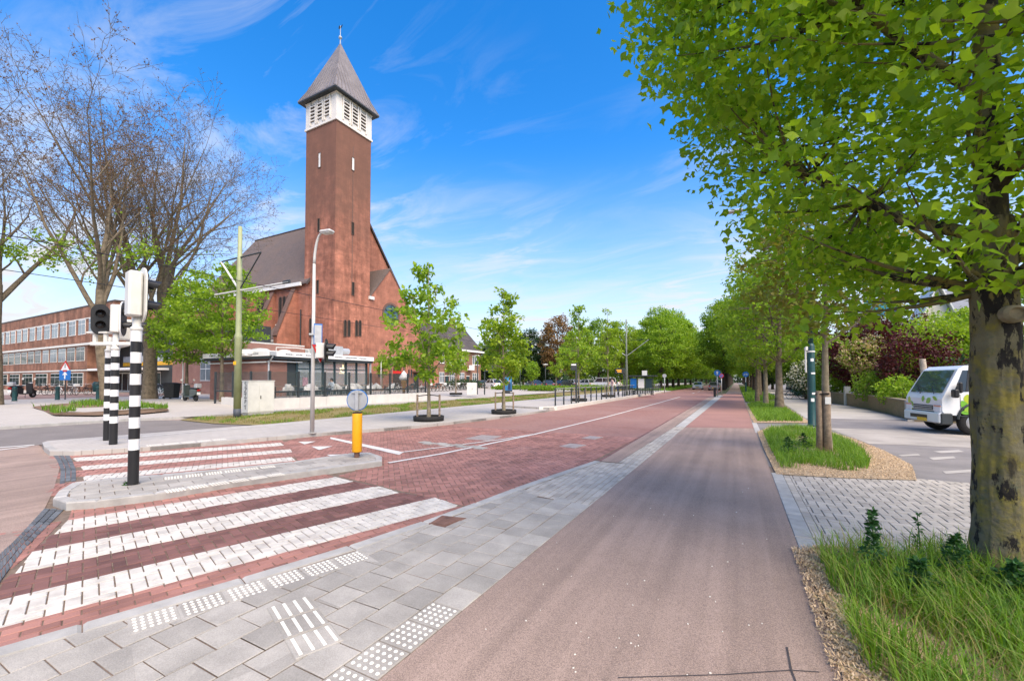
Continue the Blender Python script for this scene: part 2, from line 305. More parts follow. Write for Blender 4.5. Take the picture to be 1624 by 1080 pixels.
MT = dict(
 road_brick = mat('road_brick', (0.32, 0.155, 0.125), 0.8, 0.14, 1.3, bump=0.25, bscale=90, rnd=0.22, stain=0.35, stain_col=(0.34,0.22,0.20), stain_scale=0.9),
 road_dark = mat('road_dark_brick', (0.185, 0.088, 0.075), 0.8, 0.15, 2.0, bump=0.25, bscale=90, rnd=0.25),
 white_brick = mat('white_brick', (0.56, 0.525, 0.47), 0.75, 0.10, 5.0, bump=0.2, bscale=80, rnd=0.10, stain=0.45, stain_col=(0.36,0.29,0.25), stain_scale=5.0),
 paint = mat('white_road_paint', (0.64, 0.62, 0.58), 0.7, 0.06, 6.0, bump=0.15, bscale=70, stain=0.35, stain_col=(0.45,0.35,0.32), stain_scale=6.0),
 tile = mat('grey_paving_tile', (0.355, 0.330, 0.295), 0.85, 0.10, 3.0, bump=0.25, bscale=140, rnd=0.14, stain=0.4, stain_col=(0.235,0.215,0.19), stain_scale=2.6, speck=0.10, speck_scale=120),
 paver = mat('grey_paver', (0.42, 0.380, 0.330), 0.85, 0.1, 3.0, bump=0.2, bscale=120, rnd=0.14),
 kerb = mat('kerb_concrete', (0.40, 0.385, 0.36), 0.85, 0.1, 5.0, bump=0.2, bscale=120, rnd=0.08, stain=0.3, stain_col=(0.2,0.19,0.175), stain_scale=3),
 joint = mat('joint_sand', (0.185, 0.135, 0.10), 0.95, 0.2, 14.0),
 asphalt_red = mat('red_asphalt', (0.315, 0.230, 0.188), 0.85, 0.09, 0.7, bump=0.45, bscale=200, detail=12, stain=0.45, stain_col=(0.20,0.145,0.13), stain_scale=0.6, speck=0.34, streak=0.13),
 asphalt_grey = mat('grey_asphalt', (0.20, 0.175, 0.16), 0.85, 0.08, 0.9, bump=0.3, bscale=220, detail=12, speck=0.25),
 asphalt_lot = mat('worn_asphalt', (0.225, 0.205, 0.195), 0.85, 0.12, 0.8, bump=0.3, bscale=200, detail=12, stain=0.5, stain_col=(0.36,0.32,0.27), stain_scale=0.5),
 blue_brick = mat('blue_grey_brick', (0.115, 0.125, 0.135), 0.75, 0.15, 3.0, bump=0.25, bscale=90, rnd=0.25),
 plaza = mat('pale_square_paving', (0.46, 0.425, 0.385), 0.85, 0.1, 0.6, bump=0.1, bscale=30, stain=0.3, stain_col=(0.36,0.33,0.30), stain_scale=0.35),
 soil = mat('dry_soil', (0.20, 0.125, 0.075), 0.95, 0.25, 2.5, bump=0.6, bscale=25),
 turf = mat('dry_turf', (0.22, 0.20, 0.060), 0.95, 0.25, 0.8, col2=(0.20,0.13,0.06), bump=0.6, bscale=30),
 earth = mat('verge_earth', (0.09, 0.10, 0.035), 0.95, 0.3, 2.0, bump=0.6, bscale=25),
 field = mat('far_ground', (0.13, 0.14, 0.07), 0.95, 0.2, 0.05),
 white = mat('white_paint', (0.78, 0.77, 0.74), 0.6, 0.04, 2.0),
 offwhite = mat('off_white_metal', (0.66, 0.65, 0.60), 0.5, 0.05, 3.0, stain=0.15),
 wallwhite = mat('white_render', (0.62, 0.59, 0.54), 0.85, 0.06, 1.5, stain=0.25, stain_col=(0.55,0.51,0.46)),
 black = mat('black_paint', (0.018, 0.018, 0.019), 0.4, 0.1, 5.0),
 rubber = mat('black_rubber', (0.022, 0.021, 0.020), 0.8, 0.15, 9.0),
 dark = mat('charcoal_metal', (0.035, 0.042, 0.045), 0.5, 0.1, 5.0),
 teal = mat('dark_teal_frame', (0.028, 0.055, 0.065), 0.45, 0.1, 5.0),
 green_post = mat('dark_green_paint', (0.012, 0.058, 0.058), 0.4, 0.12, 5.0, stain=0.15),
 galv = mat('galvanised_steel', (0.47, 0.48, 0.48), 0.45, 0.08, 6.0, metal=0.3),
 lamp_grey = mat('pale_grey_pole', (0.56, 0.555, 0.52), 0.5, 0.05, 4.0),
 olive = mat('olive_pole', (0.32, 0.35, 0.185), 0.5, 0.08, 2.0, stain=0.2),
 yellow = mat('yellow_plastic', (0.90, 0.40, 0.008), 0.45, 0.05, 4.0),
 wood = mat('stake_wood', (0.30, 0.225, 0.16), 0.85, 0.2, 12.0, bump=0.4, bscale=60),
 bark = mat('grey_bark', (0.185, 0.145, 0.095), 0.9, 0.25, 6.0, bump=0.7, bscale=22),
 bark_pale = mat('pale_bark', (0.27, 0.225, 0.15), 0.9, 0.2, 6.0, bump=0.5, bscale=25),
 bark_dark = mat('dark_bark', (0.055, 0.040, 0.028), 0.9, 0.2, 6.0, bump=0.6, bscale=22),
 glass_dark = glass_mat('dark_window_glass'),
 glass_sky = glass_mat('sky_tinted_window_glass', (0.16, 0.19, 0.22), 0.08),  # reflected sky put into the base colour, paler than the dark panes
 glass_clear = clear_glass('clear_glass'),
 screen_glass = clear_glass('screen_glass', (0.06, 0.075, 0.075), 0.30),
 blue = mat('sign_blue', (0.015, 0.16, 0.48), 0.4, 0.03, 3.0),
 red = mat('sign_red', (0.55, 0.03, 0.025), 0.4, 0.05, 3.0),
 slate = mat('slate_roof', (0.150, 0.120, 0.105), 0.75, 0.2, 0.5, bump=0.4, bscale=8, stain=0.3, stain_col=(0.10,0.085,0.075)),
 lead = mat('zinc_spire', (0.25, 0.22, 0.21), 0.55, 0.12, 0.8, metal=0.25, stain=0.25, stain_col=(0.17,0.14,0.13)),
 roof_dark = mat('dark_roof_tile', (0.085, 0.072, 0.068), 0.8, 0.2, 1.0, bump=0.4, bscale=9),
 skin = mat('skin', (0.45, 0.28, 0.20), 0.6, 0.05, 5.0),
)
# ================================================================== GROUND
U1 = np.array([math.sin(R(16.7)), math.cos(R(16.7))]); V1 = np.array([U1[1], -U1[0]])
U2 = np.array([math.sin(R(27.5)), math.cos(R(27.5))]); V2 = np.array([U2[1], -U2[0]])
def UV(f, u, v): a, b = (U1, V1) if f == 1 else (U2, V2); return tuple(a*u+b*v)
def sheet(name, pts, z, m, kind='structure', parent=None):
    mb = MB(); mb.poly([(p[0], p[1], z) for p in pts]); o = mb.build(name, m, parent)
    if parent is None: o['kind'] = kind
    return o
def area(p): return 0.5*abs(sum(p[i][0]*p[(i+1) % len(p)][1]-p[(i+1) % len(p)][0]*p[i][1] for i in range(len(p))))
def signed(p): return 0.5*sum(p[i][0]*p[(i+1) % len(p)][1]-p[(i+1) % len(p)][0]*p[i][1] for i in range(len(p)))
def clip_half(poly, a, b):      # keep the side to the left of a->b
    out = []; n = len(poly)
    def s(p): return (b[0]-a[0])*(p[1]-a[1])-(b[1]-a[1])*(p[0]-a[0])
    for i in range(n):
        p, q = poly[i], poly[(i+1) % n]; sp, sq = s(p), s(q)
        if sp >= 0: out.append(p)
        if sp*sq < 0: t = sp/(sp-sq); out.append((p[0]+t*(q[0]-p[0]), p[1]+t*(q[1]-p[1])))
    return out
def clip(poly, conv):
    if signed(conv) < 0: conv = conv[::-1]
    for i in range(len(conv)):
        poly = clip_half(poly, conv[i], conv[(i+1) % len(conv)])
        if len(poly) < 3: return []
    o = []
    for p in poly:
        if not o or math.hypot(p[0]-o[-1][0], p[1]-o[-1][1]) > 0.006: o.append(p)
    if len(o) > 2 and math.hypot(o[0][0]-o[-1][0], o[0][1]-o[-1][1]) < 0.006: o.pop()
    return o if len(o) >= 3 else []
def paver(mb, poly, zt, bev=0.004, depth=0.02, tilt=0.0015):
    """one stone: top face, a worn edge and sides"""
    if signed(poly) < 0: poly = poly[::-1]
    n = len(poly); cx = sum(p[0] for p in poly)/n; cy = sum(p[1] for p in poly)/n
    rad = max(math.hypot(p[0]-cx, p[1]-cy) for p in poly); k = max(0.5, 1-bev*1.8/rad)
    tx, ty, dz = random.uniform(-tilt, tilt)/rad, random.uniform(-tilt, tilt)/rad, random.uniform(-tilt, tilt)
    def zz(x, y): return zt+dz+(x-cx)*tx+(y-cy)*ty
    top = [(cx+(p[0]-cx)*k, cy+(p[1]-cy)*k) for p in poly]
    V = [(p[0], p[1], zz(*p)) for p in top]+[(p[0], p[1], zz(*p)-bev) for p in poly]+[(p[0], p[1], zt-depth) for p in poly]
    F = [tuple(range(n))]
    for i in range(n): j = (i+1) % n; F.append((n+i, n+j, j, i)); F.append((2*n+i, 2*n+j, n+j, n+i))
    mb.add(V, F)
def herring(conv, ang, W, joint=0.0048):
    """2:1 herringbone inside a convex outline, cut at its edge"""
    ca, sa = math.cos(ang), math.sin(ang)
    loc = [(p[0]*ca+p[1]*sa, -p[0]*sa+p[1]*ca) for p in conv]
    x0, x1 = min(p[0] for p in loc), max(p[0] for p in loc); y0, y1 = min(p[1] for p in loc), max(p[1] for p in loc)
    out = []
    for k in range(int(y0/W)-3, int(y1/W)+4):
        for n in range(int((x0/W-k)/4)-2, int((x1/W-k)/4)+3):
            bx, by = (k+4*n)*W, k*W
            for r in ((bx, by, bx+2*W, by+W), (bx+2*W, by-W, bx+3*W, by+W)):
                if r[2] < x0 or r[0] > x1 or r[3] < y0 or r[1] > y1: continue
                q = [(r[0]+joint, r[1]+joint), (r[2]-joint, r[1]+joint), (r[2]-joint, r[3]-joint), (r[0]+joint, r[3]-joint)]
                q = [(x*ca-y*sa, x*sa+y*ca) for x, y in q]
                q = clip(q, conv)
                if q and area(q) > 0.0016: out.append(q)
    return out
def courses(conv, ang, L, W, joint=0.004, ph=0.0, minarea=0.0012, bond=0.5):
    ca, sa = math.cos(ang), math.sin(ang)
    loc = [(p[0]*ca+p[1]*sa, -p[0]*sa+p[1]*ca) for p in conv]
    x0, x1 = min(p[0] for p in loc), max(p[0] for p in loc); y0, y1 = min(p[1] for p in loc), max(p[1] for p in loc)
    out = []
    for k in range(int(math.floor(y0/W))-1, int(math.ceil(y1/W))+1):
        off = (k % 2)*bond*L+ph
        for n in range(int(math.floor((x0-off)/L))-1, int(math.ceil((x1-off)/L))+1):
            a, b = n*L+off, k*W
            q = [(a+joint, b+joint), (a+L-joint, b+joint), (a+L-joint, b+W-joint), (a+joint, b+W-joint)]
            q = [(x*ca-y*sa, x*sa+y*ca) for x, y in q]; q = clip(q, conv)
            if q and area(q) > minarea: out.append(q)
    return out
def lay(polys, name, m, parent, zt, limit=300, stuff_name=None, bev=0.004, tilt=0.0015):
    """the pieces nearest the viewer as parts of their own, the rest as one part"""
    def key(p):
        x = sum(q[0] for q in p)/len(p); y = sum(q[1] for q in p)/len(p)
        a = math.atan2(x, y); infr = -1.45 < a < 0.5 and y > -0.3
        return (0 if infr else 1, math.hypot(x, y))
    polys = sorted(polys, key=key)
    for p in polys[:limit]:
        cx, cy = p[0]; mb = MB(); paver(mb, [(q[0]-cx, q[1]-cy) for q in p], 0.0, bev, tilt=tilt)
        me = bpy.data.meshes.new(name); me.from_pydata(mb.v, [], mb.f); me.materials.append(m)
        o = bpy.data.objects.new(name, me); link(o); o.parent = parent; o.location = (cx, cy, zt)
    if len(polys) > limit:
        mb = MB()
        for p in polys[limit:]: paver(mb, p, zt, bev, tilt=tilt)
        me = bpy.data.meshes.new(stuff_name or name+'_field'); me.from_pydata(mb.v, [], mb.f); me.materials.append(m)
        o = bpy.data.objects.new(stuff_name or name+'_field', me); link(o); o.parent = parent; o['kind'] = 'stuff'

# far ground to the horizon
sheet('ground', [(-2500, -2500), (2500, -2500), (2500, 2500), (-2500, 2500)], -0.06, MT['field'])
MT['road_far'] = brick_mat('road_far_brick', (0.30, 0.150, 0.122), (0.24, 0.115, 0.095), (0.20, 0.115, 0.095), 0.19, 0.095, 'g', 0.010, herring=True, patch=(0.34, 0.225, 0.195), patch_amt=0.5, patch_scale=0.05)
road = sheet('road', [(-13.5, 12.9), (-2.3, 12.9), (-2.3, 320), (-10.2, 320), (-10.2, 40)], 0.0, MT['road_far'])
sheet('brick_bed', [(-17, -3.0), (-2.3, -3.0), (-2.3, 12.9), (-17, 12.9)], -0.006, MT['joint'], parent=road)

KERB = [(-5.2, -2.4), (-4.75, -1.2), (-4.40, -0.1), (-3.955, 1.42), (-3.56, 2.76), (-3.26, 4.35), (-3.05, 6.2), (-2.65, 8.66)]     # road side of the near kerb
def kerb_x(y):
    for a, b in zip(KERB, KERB[1:]):
        if a[1] <= y <= b[1]: t = (y-a[1])/(b[1]-a[1]); return a[0]+t*(b[0]-a[0])
    return KERB[-1][0] if y > 0 else KERB[0][0]
# --- near crossing: three white stripes in herringbone brick
reds, whites, darks = [], [], []
AH = math.atan2(U1[1], U1[0])
BW = 0.096
def q1(u0, u1, v0, v1, s0=0.0, s1=0.0): return [UV(1, u0, v0), UV(1, u1, v0), UV(1, u1+s1, v1), UV(1, u0+s0, v1)]
SA, SB, SC = (-7.50, -6.93), (-6.36, -5.76), (-5.15, -4.57)
whites += herring(q1(-0.14, 3.11, *SA, -0.09, 0.08), AH, BW)
whites += herring(q1(-0.36, 3.33, *SB, -0.06, 0.05), AH, BW)
whites += herring(q1(-0.55, 3.59, *SC, -0.12, 0.0), AH, BW)
darks += herring(q1(-0.25, 3.20, SA[1], SB[0], -0.12, 0.12), AH, BW)
darks += herring(q1(-0.45, 3.38, SB[1], SC[0], -0.12, 0.2), AH, BW)
reds += herring(q1(-0.10, 3.06, -8.5, SA[0], -0.04, 0.05), AH, BW)
reds += courses(q1(-0.70, 3.60, SC[1], -4.02, -0.10, 0.0), AH, 0.192, BW)
# left wedges between stripe ends and the blue-grey band
reds += courses([UV(1, -0.62, -7.5), UV(1, -0.14, -7.5), UV(1, -0.23, -6.93), UV(1, -0.36, -6.36), UV(1, -0.45, -5.76), UV(1, -0.55, -5.15), UV(1, -0.69, -4.5), UV(1, -1.9, -4.3)], AH, 0.192, BW)
# open carriageway, bricks at 45 degrees to the traffic
RH = R(45)
reg_a = [(-6.33, 5.22), (-3.20, 4.78), (-2.72, 8.4), (-2.64, 12.9), (-6.33, 12.9)]
reg_b = [(-11.7, 8.4), (-11.05, 7.27), (-8.25, 5.80), (-6.33, 5.7), (-6.33, 12.9), (-10.4, 12.9)]
reds += herring(reg_a, RH, BW); reds += herring(reg_b, RH, BW)
# --- far crossing
def q2(u0, u1, v0, v1, s0=0.0, s1=0.0): return [UV(2, u0, v0), UV(2, u1, v0), UV(2, u1+s1, v1), UV(2, u0+s0, v1)]
AH2 = math.atan2(U2[1], U2[0])
SD, SE, SF = (-13.12, -12.53), (-11.77, -11.26), (-10.56, -10.05)
whites += herring(q2(-2.72, 1.31, *SD, 0.20, 0.03), AH2, BW); whites += herring(q2(-2.32, 1.39, *SE, 0.14, -0.02), AH2, BW); whites += herring(q2(-2.05, 1.27, *SF, 0.12, 0.02), AH2, BW)
reds += herring(q2(-3.3, 1.4, -13.75, SD[0], 0.3, 0), AH2, BW); reds += herring(q2(-2.95, 1.36, SD[1], SE[0], 0.25, 0), AH2, BW)
reds += herring(q2(-2.6, 1.36, SE[1], SF[0], 0.2, 0), AH2, BW); reds += herring(q2(-2.35, 1.3, SF[1], -9.0, 0.2, 0.4), AH2, BW)
lay(whites, 'white_brick', MT['white_brick'], road, 0.004, 300, 'white_brick_field', tilt=0.001)
lay(darks, 'dark_brick', MT['road_dark'], road, 0.001, 200, 'dark_brick_field', tilt=0.0025)
lay(reds, 'brick', MT['road_brick'], road, 0.001, 300, 'brick_field', tilt=0.002)
# gutter course along the flush strip beside the road
gut = []
for i in range(150):
    y = 8.66+i*0.20
    if y > 34: break
    gut.append([(-2.635, y), (-2.545, y), (-2.545, y+0.192), (-2.635, y+0.192)])
lay(gut, 'gutter_brick', MT['road_dark'], road, 0.004, 120)
# --- painted lines and teeth
def ribbon(pts, w, z):
    mb = MB(); n = len(pts); L = []; Rr = []
    for i, p in enumerate(pts):
        a = pts[max(i-1, 0)]; b = pts[min(i+1, n-1)]; dx, dy = b[0]-a[0], b[1]-a[1]; l = math.hypot(dx, dy); nx, ny = -dy/l*w/2, dx/l*w/2
        L.append((p[0]+nx, p[1]+ny, z)); Rr.append((p[0]-nx, p[1]-ny, z))
    mb.add(L+Rr, [(i, i+1, n+i+1, n+i) for i in range(n-1)]); return mb
ZP = 0.010
ribbon([(-6.36, 6.50), (-6.06, 7.87), (-5.66, 12.1), (-5.40, 19.2), (-5.27, 32.5), (-5.24, 47)], 0.11, ZP).build('centre_line', MT['paint'], road)
ribbon([(-7.02, 7.55), (-6.63, 8.61), (-6.0, 10.6), (-5.68, 12.1)], 0.08, ZP+0.004).build('centre_line', MT['paint'], road)
mb = MB(); mb.poly([(x, y, ZP) for x, y in [(-10.75, 8.60), (-10.45, 8.35), (-6.82, 7.30), (-6.98, 7.62)]]); mb.build('stop_line', MT['paint'], road)
for t in ([(473, 701), (501, 700.2), (483, 705)], [(494, 708.5), (527, 708), (506, 714)], [(518, 721.5), (553, 720.5), (530, 726)]):
    mb = MB(); mb.poly([(*G(*p), ZP) for p in t]); mb.build('give_way_tooth', MT['paint'], road)
mb = MB()
for i in range(14):
    y = 60+i*9.0; mb.poly([(-5.27, y, ZP), (-5.13, y, ZP), (-5.13, y+3, ZP), (-5.27, y+3, ZP)])
mb.build('lane_dashes', MT['paint'], road)
MT['cover'] = mat('cover_plate', (0.33, 0.28, 0.26), 0.7, 0.12, 8, bump=0.3, bscale=60)
MT['rust'] = mat('rusty_grate', (0.20, 0.105, 0.075), 0.8, 0.25, 9, bump=0.5, bscale=50)
def plate(px, m, name, z=0.012):
    pts = [G(*p) for p in px]; mb = MB(); paver(mb, pts, z, 0.006, tilt=0)
    cx = sum(p[0] for p in pts)/4; cy = sum(p[1] for p in pts)/4
    inner = [(cx+(p[0]-cx)*0.86, cy+(p[1]-cy)*0.86) for p in pts]; o = mb.build(name, m, road)
    m2 = MB(); paver(m2, inner, z+0.006, 0.003, 0.01, tilt=0); m2.build('lid', m, o); return o
plate([(737, 696), (764, 690), (796, 692), (775, 699)], MT['cover'], 'manhole_cover')
plate([(887, 708), (905, 703.5), (930, 706), (912, 711)], MT['cover'], 'manhole_cover')
plate([(922, 695), (936, 691.5), (957, 693.5), (943, 697)], MT['cover'], 'manhole_cover')
plate([(679, 833), (700, 819.5), (740, 824), (706, 838.5)], MT['rust'], 'drain_grate', 0.024)

# --- junction asphalt and its lines
junction = sheet('junction_road', [(-16.25, 3.95), (-16.6, 60), (-22.6, 60), (-22.6, -60), (10, -60), (10, -6), (-3.0, -6), (-5.3, -1.6)]+[G(*p) for p in [(0, 905), (28, 868), (70, 808)]]+[G(*p) for p in [(84, 780), (94, 745), (92, 725), (80, 716)]], 0.002, MT['asphalt_red'])
sheet('side_lane', [(-16.25, 3.95), (-15.7, 7.0), (-15.85, 9.6), (-21.0, 9.4), (-22.5, 8.2), (-22.55, -60), (-16.9, -60)], 0.006, MT['asphalt_grey'])
ribbon([(-17.2, 0.2), (-16.7, 2.6), (-16.35, 3.9)], 0.16, 0.010).build('lane_line', MT['paint'], junction)
ribbon([(-15.2, 0.9), (-15.65, 2.4), (-16.1, 3.75)], 0.13, 0.010).build('lane_line', MT['paint'], junction)
# blue-grey brick band that borders the crossing
bands = []
def band(outer, inner, rows=3, n=26):
    def samp(P, t):
        t *= len(P)-1; i = min(int(t), len(P)-2); f = t-i; return (P[i][0]+(P[i+1][0]-P[i][0])*f, P[i][1]+(P[i+1][1]-P[i][1])*f)
    for i in range(n):
        for r in range(rows):
            j = 0.5/n*(r % 2); t0, t1 = min(i/n+j, 1), min((i+1)/n+j-0.006, 1)
            if t1-t0 < 0.01: continue
            def lp(t, k): a, b = samp(outer, t), samp(inner, t); return (a[0]+(b[0]-a[0])*k, a[1]+(b[1]-a[1])*k)
            bands.append([lp(t0, r/rows+0.02), lp(t1, r/rows+0.02), lp(t1, (r+1)/rows-0.02), lp(t0, (r+1)/rows-0.02)])
band([G(*p) for p in [(-40, 945), (0, 878), (24, 856), (50, 828), (70, 806)]], [G(*p) for p in [(-22, 965), (0, 924), (37, 873), (74, 836), (102, 808)]], 3, 26)
band([G(*p) for p in [(94, 768), (96, 745), (90, 730), (82, 720)]], [G(*p) for p in [(121, 762), (121, 745), (116, 733), (110, 721)]], 3, 16)
lay(bands, 'border_brick', MT['blue_brick'], junction, 0.008, 300)

# --- near pavement: tiles, kerb, tactile tiles
PATH_L = lambda y: -1.80+0.0085*(y-2)
pavement = sheet('pavement', [(x+0.02, y) for x, y in KERB]+[(-2.17, 8.69), (-2.03, 16.3), (-2.0, 60), (PATH_L(60), 60), (PATH_L(2), 2), (PATH_L(-2.4), -2.4)], 0.013, MT['joint'])
TL = 0.272; tiles = []
kin = [(x+0.145, y-0.03) for x, y in KERB]
for c in range(22):
    xr = -c*TL; st = 0.5*TL*(c % 2)
    for r in range(-16, 24):
        y0 = 2.585+r*TL+st
        if y0 > 5.45+0.35*max(0, c-3): continue
        q = [(xr-TL+0.004, y0+0.004), (xr-0.004, y0+0.004), (xr-0.004, y0+TL-0.004), (xr-TL+0.004, y0+TL-0.004)]
        q = [(x+PATH_L(y), y) for x, y in q]
        if c == 0 and -5 <= r < 0: continue                            # dotted tiles lie here
        cx, cy = (q[0][0]+q[2][0])/2, (q[0][1]+q[2][1])/2
        u = cx*U1[0]+cy*U1[1]
        for a, b in zip(kin, kin[1:]):
            if a[1]-0.3 <= cy <= b[1]+0.3:
                q = clip_half(q, b, a)
                if len(q) < 3: break
        if len(q) < 3: continue
        lo_, hi_ = (UV(1, 0.222, -9), UV(1, 0.222, 9)), (UV(1, 1.932, -9), UV(1, 1.932, 9))
        mid_ = clip_half(clip_half(q, lo_[1], lo_[0]), hi_[0], hi_[1]) if True else q
        for piece in (clip_half(q, lo_[0], lo_[1]), clip_half(q, hi_[1], hi_[0])):
            if len(piece) >= 3 and area(piece) > 0.002: tiles.append(piece)
        if len(mid_) >= 3: mid_ = clip_half(mid_, UV(1, 5, -3.775), UV(1, -5, -3.775))
        if len(mid_) >= 3 and area(mid_) > 0.002: tiles.append(mid_)
lay(tiles, 'paving_tile', MT['tile'], pavement, 0.020, 300, tilt=0.0025)
# small grey bricks further along
small = []
small += courses([(kerb_x(5.7)+0.16, 5.72), (PATH_L(5.5), 5.52), (PATH_L(8.6), 8.62), (-2.49, 8.62), (kerb_x(7.2)+0.16, 7.2)], R(90), 0.2, 0.1, 0.004)
small += courses([(-2.17, 8.69), (PATH_L(8.6), 8.62), (PATH_L(16.4), 16.4), (-2.03, 16.35)], R(90), 0.2, 0.1, 0.004)
lay(small, 'grey_brick', MT['paver'], pavement, 0.020, 300, tilt=0.002)
# red flush strip, then mixed strip on to the trees
sheet('red_strip', [(-2.54, 8.7), (-2.18, 8.7), (-2.04, 16.35), (-2.02, 49), (-2.54, 49)], 0.017, MT['asphalt_red'], parent=pavement)
far_strip = []
for i in range(60):
    y = 16.45+i*0.62; far_strip.append([(-2.02, y), (PATH_L(y)-0.01, y), (PATH_L(y)-0.01, y+0.60), (-2.02, y+0.60)])
lay(far_strip, 'edge_slab', MT['kerb'], pavement, 0.018, 60)
# kerb stones
def along(P, step):
    d = [0]
    for a, b in zip(P, P[1:]): d.append(d[-1]+math.hypot(b[0]-a[0], b[1]-a[1]))
    def at(s):
        for i in range(len(P)-1):
            if s <= d[i+1] or i == len(P)-2:
                t = (s-d[i])/(d[i+1]-d[i]); return (P[i][0]+(P[i+1][0]-P[i][0])*t, P[i][1]+(P[i+1][1]-P[i][1])*t), (P[i+1][0]-P[i][0], P[i+1][1]-P[i][1])
    out = []; s = 0
    while s < d[-1]-0.05: out.append((at(s), at(min(s+step, d[-1])))); s += step
    return out
def kerb_run(P, w, z0, z1, step, parent, m, side=1, name='kerb_stone', gap=0.004):
    for (a, da), (b, db) in along(P, step):
        def n(d): l = math.hypot(*d); return (d[1]/l*w*side, -d[0]/l*w*side)
        na, nb = n(da), n(db); L = math.hypot(b[0]-a[0], b[1]-a[1]); e = ((b[0]-a[0])/L*gap, (b[1]-a[1])/L*gap)
        q = [(a[0]+e[0], a[1]+e[1]), (b[0]-e[0], b[1]-e[1]), (b[0]-e[0]+nb[0], b[1]-e[1]+nb[1]), (a[0]+e[0]+na[0], a[1]+e[1]+na[1])]
        cx, cy = q[0]; mb = MB(); paver(mb, [(p[0]-cx, p[1]-cy) for p in q], 0.0, 0.012, z1-z0, tilt=0.001)
        o = mb.build(name, m, parent); o.location = (cx, cy, z1)
kerb_run(KERB, 0.14, -0.02, 0.026, 0.95, pavement, MT['kerb'], 1)
# dots and ribs
def dots(parent, quad, nu, nv, z, r=0.0135):
    mb = MB()
    for i in range(nu):
        for j in range(nv):
            s, t = (i+0.5)/nu, (j+0.5)/nv
            x = (quad[0][0]*(1-s)+quad[1][0]*s)*(1-t)+(quad[3][0]*(1-s)+quad[2][0]*s)*t
            y = (quad[0][1]*(1-s)+quad[1][1]*s)*(1-t)+(quad[3][1]*(1-s)+quad[2][1]*s)*t
            mb.lathe([(r, z), (r*0.8, z+0.004), (r*0.3, z+0.0055)], 8, (x, y, 0))
    return mb
MT['stud'] = mat('white_stud', (0.80, 0.77, 0.68), 0.6, 0.05, 9)
def tactile(quad, nu, nv, zt=0.022, inset=0.1):
    cx, cy = quad[0]; loc = [(p[0]-cx, p[1]-cy) for p in quad]
    mb = MB(); paver(mb, loc, 0.0, 0.004, 0.02, tilt=0); o = mb.build('tactile_tile', MT['tile'], pavement); o.location = (cx, cy, zt)
    m_ = [((loc[0][0]+loc[2][0])/2, (loc[0][1]+loc[2][1])/2)][0]
    iq = [(m_[0]+(p[0]-m_[0])*(1-inset), m_[1]+(p[1]-m_[1])*(1-inset)) for p in loc]
    dots(o, iq, nu, nv, 0.0005).build('stud', MT['stud'], o)['kind'] = 'stuff'
for r in range(-5, 0):
    y0 = 2.585+r*TL; tactile([(PATH_L(y0)-TL+0.004, y0+0.004), (PATH_L(y0)-0.004, y0+0.004), (PATH_L(y0)-0.004, y0+TL-0.004), (PATH_L(y0)-TL+0.004, y0+TL-0.004)], 5, 5, inset=0.06)
for i in range(6):
    u0 = 0.22+i*0.285; a = UV(1, u0+0.005, -4.05); b = UV(1, u0+0.278, -4.05); c = UV(1, u0+0.278, -3.78); d = UV(1, u0+0.005, -3.78)
    tactile([a, b, c, d], 6, 5)
pad = [G(*p, 0.02) for p in [(423, 964), (488, 945), (545, 1016), (469, 1047)]]
def lerp(a, b, t): return (a[0]+(b[0]-a[0])*t, a[1]+(b[1]-a[1])*t)
for k in range(3):
    a, b = lerp(pad[0], pad[3], k/3+0.006), lerp(pad[1], pad[2], k/3+0.006); d, c = lerp(pad[0], pad[3], (k+1)/3-0.006), lerp(pad[1], pad[2], (k+1)/3-0.006)
    mb = MB(); paver(mb, [(p[0]-a[0], p[1]-a[1]) for p in (a, b, c, d)], 0, 0.004, 0.02, tilt=0); o = mb.build('guide_tile', MT['tile'], pavement); o.location = (a[0], a[1], 0.027)
    rb = MB()
    for j in range(4):
        s = (j+0.5)/4; p0 = lerp(lerp(a, b, s), lerp(d, c, s), 0.08); p1 = lerp(lerp(a, b, s), lerp(d, c, s), 0.92)
        dx, dy = p1[0]-p0[0], p1[1]-p0[1]; l = math.hypot(dx, dy); nx, ny = -dy/l*0.010, dx/l*0.010
        paver(rb, [(p0[0]+nx-a[0], p0[1]+ny-a[1]), (p0[0]-nx-a[0], p0[1]-ny-a[1]), (p1[0]-nx-a[0], p1[1]-ny-a[1]), (p1[0]+nx-a[0], p1[1]+ny-a[1])], 0.005, 0.002, 0.006, tilt=0)
    rb.build('rib', MT['stud'], o)

# --- cycle path
cycle_path = sheet('cycle_path', [(PATH_L(-4), -4), (0.53, -4), (0.53, 10), (0.50, 40), (0.45, 320), (-1.5, 320), (PATH_L(60), 60), (PATH_L(2), 2)], 0.014, MT['asphalt_red'])
MT['asphalt_lite'] = mat('resurfaced_asphalt', (0.31, 0.165, 0.135), 0.85, 0.06, 0.8, bump=0.3, bscale=240, detail=10)
sheet('newer_surface', [(PATH_L(16.4)+0.0, 16.4), (0.50, 17.2), (0.47, 60), (-1.5, 60), (PATH_L(40), 40)], 0.018, MT['asphalt_lite'], parent=cycle_path)
MT['tar'] = mat('tar_seam', (0.06, 0.05, 0.05), 0.7, 0.1, 8)
ribbon([G(980, 1079), G(1150, 1074), G(1255, 1067), G(1300, 1070)], 0.006, 0.019).build('tar_seam', MT['tar'], cycle_path)
ribbon([G(1248, 1030), G(1255, 1067), G(1262, 1085)], 0.010, 0.0195).build('tar_seam', MT['tar'], cycle_path)
litter = []
for i in range(70):
    px, py = random.uniform(640, 1290), random.uniform(700, 1075); x, y = G(px, py)
    if PATH_L(y)+0.05 < x < 0.48: litter.append((x, y, random.uniform(0.003, 0.007), random.uniform(0, 6.3)))
mb = MB()
